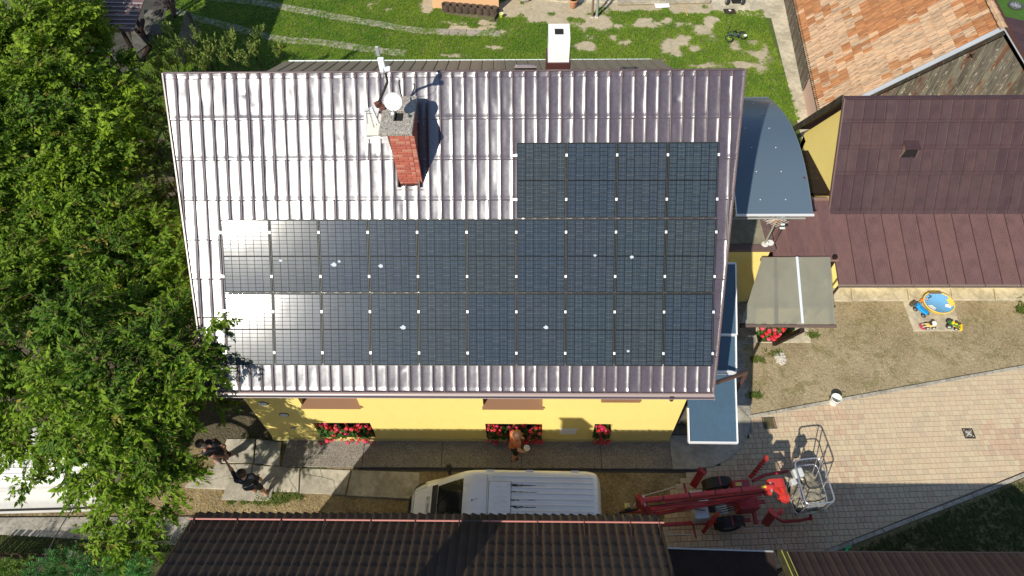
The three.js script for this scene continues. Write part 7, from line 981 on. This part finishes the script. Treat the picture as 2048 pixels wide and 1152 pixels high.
  const g = thing('toy_tractor', 'green and yellow toy tractor with yellow bucket at the slab corner', 'toy tractor', G(1902, 653, 0.045).toArray(), -0.35), gr = mat([0.02, 0.20, 0.05], 0.4), ye = mat([0.85, 0.58, 0.02], 0.4); mesh('bonnet', [rbx(0.24, 0.08, 0.09, 0.03, 0.05, 0.15, 0), rbx(0.10, 0.05, 0.19, 0.02, -0.1, 0.16, 0)], gr, g); mesh('seat', [rbx(0.09, 0.10, 0.10, 0.03, -0.04, 0.22, 0), rbx(0.08, 0.03, 0.06, 0.01, 0.07, 0.2, 0)], ye, g); mesh('loader_bucket', [rbx(0.07, 0.10, 0.24, 0.02, 0.27, 0.08, 0)], ye, g); mesh('loader_arm', [rod([0, 0.15, 0.07], [0.25, 0.09, 0.07], 0.011, 6), rod([0, 0.15, -0.07], [0.25, 0.09, -0.07], 0.011, 6)], ye, g); mesh('exhaust', rbx(0.1, 0.04, 0.02, 0.006, 0.12, 0.22, -0.06), blk, g); for (const z of [-0.11, 0.11]) { wheel([-0.1, 0.1, z], 0.1, 0.07, mat([0.5, 0.5, 0.45], 0.5), g); wheel([0.13, 0.075, z], 0.075, 0.05, mat([0.5, 0.5, 0.45], 0.5), g); }
  const o = thing('toy_digger', 'orange toy part behind the blue toy truck', 'toy', G(1844, 604, 0.05).toArray(), 0.3); mesh('shovel_body', [rbx(0.2, 0.06, 0.12, 0.02, 0, 0.12, 0, [0.2, 0, 0.2]), rod([-0.08, 0.1, 0], [0.1, 0.2, 0.02], 0.02, 6)], mat([0.75, 0.20, 0.03], 0.45), o); mesh('frame', [rod([-0.1, 0.03, 0.05], [0.1, 0.16, 0.06], 0.01, 5), rod([-0.1, 0.03, -0.05], [0.1, 0.16, -0.06], 0.01, 5)], blk, o);
}
// ---------------------------------------------------------------- lawn and terrace behind the house
{ // child's bicycle lying on the grass
  const c = G(1472, 83), t = thing('child_bicycle', "child's dark bicycle with training wheels lying on the lawn", 'bicycle', [c.x, 0.03, c.z], 0.30), blk = mat([0.02, 0.02, 0.022], 0.6), fr = mat([0.09, 0.14, 0.13], 0.35, { metalness: 0.4 }), lime = mat([0.45, 0.65, 0.08], 0.5);
  const lay = new THREE.Euler(-1.25, 0, 0); const inner = t; // drawn upright, then laid on its side
  const P = (x, y, z = 0) => V(x, y, z).applyEuler(lay).add(V(0, 0.10, 0.10));
  for (const [x, rim] of [[-0.37, lime], [0.34, lime]]) { const w = new THREE.Group(); w.name = 'wheel'; t.add(w); w.position.copy(P(x, 0.19)); w.rotation.copy(lay); mesh('tyre', new THREE.TorusGeometry(0.17, 0.026, 8, 30), blk, w); mesh('spokes', Array.from({ length: 8 }, (_, k) => rod([0, 0, 0], [Math.cos(k * 0.785) * 0.16, Math.sin(k * 0.785) * 0.16, 0], 0.006, 5)), rim, w); }
  mesh('frame', [rod(P(-0.26, 0.46), P(0.06, 0.22), 0.022, 8), rod(P(-0.25, 0.40), P(0.02, 0.38), 0.018, 8), rod(P(0.06, 0.20), P(0.02, 0.46), 0.018, 8), rod(P(0.06, 0.2), P(0.34, 0.19, 0.05), 0.013, 8), rod(P(0.06, 0.2), P(0.34, 0.19, -0.05), 0.013, 8), rod(P(0.02, 0.38), P(0.34, 0.19, 0.05), 0.012, 8), rod(P(0.02, 0.38), P(0.34, 0.19, -0.05), 0.012, 8), rod(P(-0.26, 0.48), P(-0.37, 0.19, 0.05), 0.014, 8), rod(P(-0.26, 0.48), P(-0.37, 0.19, -0.05), 0.014, 8)], fr, t);
  mesh('handlebar', tube([P(-0.20, 0.66, -0.26), P(-0.25, 0.62, -0.1), P(-0.27, 0.52, 0), P(-0.25, 0.62, 0.1), P(-0.20, 0.66, 0.26)], 0.014, 30, 6), blk, t); mesh('saddle', rbx(0.2, 0.06, 0.12, 0.025, ...P(0.06, 0.5).toArray(), [-1.25, 0, 0]), blk, t); mesh('mudguard', [beam(P(0.20, 0.40), P(0.48, 0.34), 0.06, 0.012), beam(P(0.3, 0.44), P(0.56, 0.36), 0.06, 0.012)], blk, t); mesh('crank', [cyl(0.06, 0.06, 0.015, ...P(0.06, 0.2, 0.05).toArray(), 14, [0.3, 0, 0]), rod(P(0.06, 0.2, 0.07), P(0.0, 0.07, 0.08), 0.012, 6)], blk, t); mesh('training_wheel', [xf(cyl(0.065, 0.065, 0.03, 0, 0, 0, 18, [Math.PI / 2, 0, 0]), { r: [-1.25, 0, 0], p: P(0.36, 0.07, 0.16).toArray() }), rod(P(0.34, 0.19, 0.05), P(0.36, 0.08, 0.14), 0.01, 6)], mat([0.8, 0.8, 0.78], 0.5), t);
}
{ // ride-on mower at the frame edge
  const c = G(1467, 8), t = thing('ride_on_mower', 'bright green and black ride-on mower at the edge of the terrace', 'mower', [c.x, 0.01, c.z], 0), blk = mat([0.018, 0.018, 0.018], 0.5), gr = mat([0.24, 0.62, 0.01], 0.35, { phys: true, clearcoat: 0.5 });
  mesh('bonnet', [rbx(0.34, 0.34, 0.9, 0.06, 0, 0.5, -0.35)], gr, t); mesh('body', [rbx(0.42, 0.3, 1.1, 0.05, 0, 0.36, -0.32), rbx(0.8, 0.08, 0.5, 0.03, 0, 0.3, -0.8)], blk, t); mesh('front_guard', rbx(0.42, 0.12, 0.1, 0.03, 0, 0.42, 0.2), blk, t);
  for (const [x, z, r] of [[-0.38, 0.05, 0.2], [0.38, 0.05, 0.2], [-0.4, -1.0, 0.26], [0.4, -1.0, 0.26]]) { const w = new THREE.Group(); w.name = 'wheel'; w.position.set(x, r, z); t.add(w); mesh('tyre', new THREE.TorusGeometry(r * 0.68, r * 0.32, 10, 24).rotateY(Math.PI / 2), mat([0.03, 0.03, 0.03], 0.8), w); mesh('rim', cyl(r * 0.5, r * 0.5, 0.1, 0, 0, 0, 14, [0, 0, Math.PI / 2]), mat([0.5, 0.5, 0.45], 0.5), w); }
  mesh('lever', [rod([0.5, 0.3, -0.2], [0.62, 0.75, -0.4], 0.014, 6), rbx(0.12, 0.1, 0.12, 0.03, 0.52, 0.26, -0.18)], mat([0.4, 0.33, 0.1], 0.5), t);
  const p = G(1459, 23, 0.05), m = thing('door_mat', 'brown doormat with something white on it below the mower', 'mat', p.toArray()); mesh('pad', rbx(0.55, 0.03, 0.42, 0.01, 0, 0.0, 0), mat([0.14, 0.10, 0.07], 1, { map: T.aggr }), m); mesh('white_scrap', [rbx(0.1, 0.03, 0.12, 0.012, 0.02, 0.03, -0.04, [0, 0.4, 0])], mat([0.75, 0.75, 0.75], 0.6), m);
}
{ // orange outbuilding and planters
  const a = G(866, 17), b = G(998, 24), t = thing('orange_house', 'pale orange rendered house corner at the upper edge', 'house'), m = mat([0.72, 0.44, 0.24], 0.9, { map: T.stucco });
  mesh('wall', slab([[a.x, a.z], [b.x, b.z], [b.x - 0.15, b.z - 6], [a.x - 0.15, a.z - 6]], 0, 3.0), m, t); mesh('roof', slab([[a.x - 0.3, a.z - 0.4], [b.x + 0.3, b.z - 0.4], [b.x + 0.2, b.z - 6.3], [a.x - 0.4, a.z - 6.3]], 3.0, 3.15), redBrown, t);
  const cm = mat([0.27, 0.20, 0.17], 0.95, { map: T.concB }), p0 = G(893, 23), p1 = G(988, 31), base = thing('palisade_planter', 'ribbed grey-brown concrete planter ring, first from the left under the orange wall', 'planter', [p0.x, 0, p0.z], 0, 'ring planters below the orange wall');
  const ring = gridGeo(48, 6, (u, v) => { const th = u * Math.PI * 2, prof = [[0.19, 0.0], [0.205, 0.2], [0.205, 0.42], [0.16, 0.43], [0.155, 0.36], [0.14, 0.2], [0.0, 0.19]][Math.round(v * 6)], k = v < 0.4 ? 1 + 0.03 * Math.cos(th * 24) : 1; return V(Math.cos(th) * prof[0] * k, prof[1], Math.sin(th) * prof[0] * k); }); mesh('ring', ring, cm, base); mesh('soil', cyl(0.15, 0.15, 0.02, 0, 0.20, 0, 18), mat([0.05, 0.04, 0.03], 1), base);
  const nth = ['second', 'third', 'fourth', 'fifth', 'sixth', 'seventh']; for (let k = 1; k < 8; k++) { const c = base.clone(); c.name = numbered('palisade_planter'); scene.add(c); const q = p0.clone().lerp(p1, k / 7); c.position.set(q.x, 0, q.z); c.rotation.y = k; c.userData.label = k < 7 ? `ribbed grey-brown concrete planter ring, ${nth[k - 1]} from the left under the orange wall` : 'ribbed concrete planter ring with pale filling, last of the row at the house corner'; }
  struct('planter_bed', slab([[p0.x - 0.3, p0.z + 0.05], [p1.x + 0.2, p1.z + 0.1], [p1.x + 0.2, p1.z + 0.5], [p0.x + 0.6, p0.z + 0.42]], 0.0, 0.05), mat([0.36, 0.32, 0.25], 1, { map: T.conc }));
  const ed = thing('bed_edging', 'short stepped concrete edging at the end of the planter row', 'edging'); const e0 = G(998, 26), e1 = G(988, 44); for (let k = 0; k < 3; k++) { const q = e0.clone().lerp(e1, k / 3), s = e0.clone().lerp(e1, (k + 0.95) / 3); piece('edging_stone', uvm(beam(q.setY(0.12), s.setY(0.12), 0.08, 0.24, 0.01)), cm, ed); }
  const bu = thing('green_pail', 'small white and lime green pail beside the planter row', 'pail', G(1003, 36).toArray()); mesh('shell', lathe([[0, 0], [0.07, 0], [0.10, 0.24], [0.108, 0.25], [0.095, 0.24], [0.065, 0.02], [0, 0.02]], 24), mat([0.55, 0.62, 0.05], 0.4), bu); mesh('rim', xf(new THREE.TorusGeometry(0.102, 0.012, 8, 24).rotateX(Math.PI / 2), { p: [0, 0.245, 0] }), mat([0.75, 0.75, 0.7], 0.4), bu);
  const pot = thing('flower_pot', 'terracotta pot with a small green bush on the terrace', 'flower pot', G(1146, 14, 0.05).toArray()); mesh('pot', lathe([[0, 0], [0.13, 0], [0.20, 0.34], [0.23, 0.34], [0.235, 0.42], [0.20, 0.42], [0.18, 0.36], [0, 0.34]], 28), mat([0.62, 0.30, 0.17], 0.85, { map: T.stucco }), pot); const f = smallTwigs[0], lv = new THREE.InstancedMesh(f, softLeaf, 60), r = rng(3), q = new THREE.Quaternion(); for (let i = 0; i < 60; i++) { const a = r() * 6.28, d = V(Math.cos(a) * r(), 0.6 + r(), Math.sin(a) * r()).normalize(); q.setFromRotationMatrix(new THREE.Matrix4().makeBasis(...frameOf(d))); lv.setMatrixAt(i, M4.compose(V(Math.cos(a) * 0.1, 0.38, Math.sin(a) * 0.1), q, V(1, 1, 1).multiplyScalar(0.7 + r() * 0.5))); lv.setColorAt(i, new THREE.Color().setRGB(0.12, 0.2, 0.03)); } lv.name = 'bush'; lv.userData.kind = 'stuff'; pot.add(lv);
  const post = (px, label, m, r0, dx) => { const p = G(px, 35), g = thing('porch_post', label, 'post', [p.x, 0, p.z]); mesh('shaft', rod([0, 0, 0], [dx, 2.6, 0.1], r0, 12), m, g); mesh('foot', [rbx(r0 * 2.6, 0.06, r0 * 2.6, 0.01, 0, 0.03, 0)], mat([0.6, 0.56, 0.48], 0.9), g); }; post(1184, 'slim brown post standing next to the grey pipe on the terrace', mat([0.22, 0.14, 0.10], 0.7), 0.055, -0.05); post(1193, 'grey metal pipe post standing next to the brown post on the terrace', mat([0.45, 0.50, 0.51], 0.4, { metalness: 0.5 }), 0.062, -0.02);
  const sh = thing('white_sheet', 'white board lying on the terrace at the upper edge', 'board', G(1322, 5, 0.06).toArray(), 0.1); mesh('board', rbx(0.72, 0.02, 0.9, 0.005, 0, 0.012, 0, [0.03, 0, 0]), mat([0.78, 0.79, 0.82], 0.6), sh);
  const wd = thing('timber_batten', 'thin yellowish batten leaning out onto the lawn edge', 'batten'); mesh('batten', uvm(beam(G(1368, 10, 0.06), G(1375, 32, 0.03), 0.05, 0.025, 0.004)), mat([0.55, 0.38, 0.18], 0.8), wd);
  const bs = thing('white_basin', 'round white basin on the terrace at the upper edge', 'basin', G(1048, -1, 0.05).toArray()); mesh('basin', lathe([[0, 0.0], [0.26, 0.0], [0.32, 0.16], [0.34, 0.17], [0.30, 0.16], [0.24, 0.03], [0, 0.03]], 30), mat([0.82, 0.82, 0.82], 0.4), bs);
  const st = thing('terrace_steps', 'low concrete steps along the terrace edge', 'steps'); const s0 = G(1420, 8), s1 = G(1235, 12); mesh('step', [slab([[s1.x, s1.z], [s0.x, s0.z], [s0.x, s0.z - 1.2], [s1.x, s1.z - 1.2]], 0.052, 0.2, 0.012), slab([[s1.x + 0.1, s1.z - 0.4], [s0.x - 0.1, s0.z - 0.4], [s0.x - 0.1, s0.z - 1.3], [s1.x + 0.1, s1.z - 1.3]], 0.2, 0.34, 0.012)], mat([1, 0.98, 0.95], 0.95, { map: T.conc }), st);
  const ty = thing('metal_wheel', 'grey spoked metal wheel lying on the grass behind the barn', 'wheel', G(2031, 11, 0.05).toArray()); mesh('rim', new THREE.TorusGeometry(0.30, 0.05, 10, 36).rotateX(Math.PI / 2), mat([0.06, 0.06, 0.06], 0.7), ty); mesh('spokes', [0, 1, 2, 3, 4].map((k) => xf(bx(0.52, 0.04, 0.06), { r: [0, k * 0.628, 0] })), mat([0.4, 0.42, 0.42], 0.4, { metalness: 0.5 }), ty); mesh('hub', cyl(0.06, 0.06, 0.07, 0, 0.01, 0, 14), mat([0.3, 0.3, 0.3], 0.4), ty);
  const er = thing('east_shed', 'dark plum metal shed roof behind the barn at the right edge', 'shed'); const e = [G(2010, 33, 2.5), G(2110, 55, 2.5), G(2110, 160, 2.3), G(2020, 110, 2.3)]; for (let i = 0; i < 6; i++) piece('roof_sheet', prism([e[0].clone().lerp(e[3], i / 6), e[1].clone().lerp(e[2], i / 6), e[1].clone().lerp(e[2], (i + 0.94) / 6), e[0].clone().lerp(e[3], (i + 0.94) / 6)], [0, -0.03, 0]), plum[i % 4], er); mesh('wall', slab([[e[3].x, e[3].z - 0.1], [e[2].x, e[2].z - 0.1], [e[1].x, e[1].z + 0.1], [e[0].x, e[0].z + 0.1]], 0, 2.2), mat([0.3, 0.25, 0.2], 0.9), er);
  struct('east_lawn', sheet([[18, -40], [40, -40], [40, -11], [18, -11]], 0.0), mat([0.05, 0.13, 0.012], 1, { map: T.brown }));
}
{ // sheds and walls in the shade, upper left
  const t = thing('brown_shed', 'shed with ribbed purple-brown roof in the shade, upper left', 'shed'), rm = [[0.16, 0.10, 0.10], [0.13, 0.085, 0.09]].map((c) => mat(c, 0.6, { map: T.brown })), e = [G(130, -120, 4.9), G(330, -110, 4.9), G(266, 62, 4.4), G(130, 62, 4.4)];
  for (let i = 0; i < 22; i++) piece('roof_sheet', prism([e[0].clone().lerp(e[3], i / 22), e[1].clone().lerp(e[2], i / 22), e[1].clone().lerp(e[2], (i + 1) / 22).add(V(0, -0.004, 0)), e[0].clone().lerp(e[3], (i + 1) / 22).add(V(0, -0.004, 0))], [0, -0.03, 0]), rm[i % 2], t); for (let i = 0; i < 22; i++) piece('roof_rib', beam(e[0].clone().lerp(e[3], (i + 0.5) / 22).add(V(0, 0.02, 0)), e[1].clone().lerp(e[2], (i + 0.5) / 22).add(V(0, 0.02, 0)), 0.035, 0.03), mat([0.42, 0.36, 0.36], 0.5), t);
  for (const q of [e[3].clone().lerp(e[2], 0.1), e[0].clone().lerp(e[1], 0.15), e[0].clone().lerp(e[3], 0.5)]) piece('post', uvm(beam([q.x, 0, q.z - 0.1], [q.x, q.y - 0.05, q.z - 0.1], 0.15, 0.15)), mat([0.15, 0.065, 0.035], 0.85, { map: T.wood }), t);
  const f = thing('pergola', 'red-brown timber pergola frame beside the ribbed shed roof', 'pergola'), wm = mat([0.17, 0.055, 0.025], 0.7, { map: T.wood }); [[272, 60, 300, 90, 2.2], [286, 40, 280, 70, 2.2], [345, 0, 350, 34, 1.2], [300, 92, 282, 130, 1.8]].forEach(([a, b, c, d, h]) => piece('beam', uvm(beam(G(a, b, h), G(c, d, h), 0.14, 0.14)), wm, f)); for (const [x, y] of [[300, 92], [282, 130], [350, 34]]) piece('post', uvm(beam(G(x, y, 0.0), G(x, y, 0).add(V(0, 1.8, 0)), 0.13, 0.13)), wm, f);
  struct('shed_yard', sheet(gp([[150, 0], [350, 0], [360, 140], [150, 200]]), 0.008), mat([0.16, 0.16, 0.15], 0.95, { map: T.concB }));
  const g = thing('grey_bin', 'plain grey concrete slab cover leaning in the shade, upper left', 'slab'); mesh('panel', [prism([G(288, 20, 0.9), G(322, 20, 0.9), G(324, 66, 0.5), G(290, 70, 0.5)], [0, -0.06, 0]), prism([G(262, 62, 0.6), G(284, 62, 0.6), G(296, 88, 0.4), G(268, 110, 0.4)], [0, -0.06, 0])], mat([0.30, 0.31, 0.30], 0.9, { map: T.concB }), g);
  const w = thing('concrete_wing_wall', 'pale concrete wing wall at the end of the stepping slabs', 'wall'); mesh('wall', [prism([G(372, 22, 1.3), G(380, 24, 1.25), G(398, 72, 0.2), G(350, 100, 0.9)], [0.05, -0.9, 0])], mat([0.42, 0.45, 0.42], 0.9, { map: T.concB }), w);
  tree('purple_shrub', 'small dark purple shrub beside the shed in the shade', 'bush', [G(338, 20).x, 0, G(338, 20).z], at([[330, 14, 1.0, 0.35], [345, 8, 1.0, 0.3]]), { seed: 1050, twigs: smallTwigs, stem: smallStem, leaf: softLeaf, n: 130, fork: 0.5, r: 0.04, limb: 0.02, dark: [0.05, 0.03, 0.06], light: [0.12, 0.08, 0.13], y0: 1 });
}
{ // street fence, lower left, and the cable above it
  const m = mat([0.34, 0.24, 0.15], 0.8, { map: T.wood }), t = thing('picket_fence', 'low wooden picket fence along the verge, lower left', 'fence'), a = G(-60, 1108, 0.75), b = G(142, 1113, 0.75); const n = 26; const pk = uvm(bx(0.07, 0.95, 0.02, 0, 0.475, 0)); for (let i = 0; i < n; i++) { const p = a.clone().lerp(b, i / (n - 1)), o = piece('picket', pk, m, t); o.position.set(p.x, 0, p.z); o.rotation.z = rr(-0.02, 0.02); } piece('rail', uvm(beam(a.clone().setY(0.72).add(V(0, 0, 0.025)), b.clone().setY(0.72).add(V(0, 0, 0.025)), 0.03, 0.06)), m, t); piece('rail', uvm(beam(a.clone().setY(0.25).add(V(0, 0, 0.025)), b.clone().setY(0.25).add(V(0, 0, 0.025)), 0.03, 0.06)), m, t); const q = piece('end_post', uvm(bx(0.14, 1.05, 0.14, 0, 0.52, 0)), mat([0.4, 0.38, 0.34], 0.9), t); q.position.set(b.x + 0.12, 0, b.z);
  const c = thing('overhead_cable', 'dark overhead cable slanting across the white van and the clipped bushes', 'cable'); mesh('cable', tube([G(20, 1210, 4.6), G(70, 1150, 4.4), G(130, 1040, 4.35), G(192, 955, 4.4), G(260, 860, 4.6)], 0.012, 40, 6), mat([0.05, 0.05, 0.05], 0.6), c);
}
renderer.render(scene, camera);
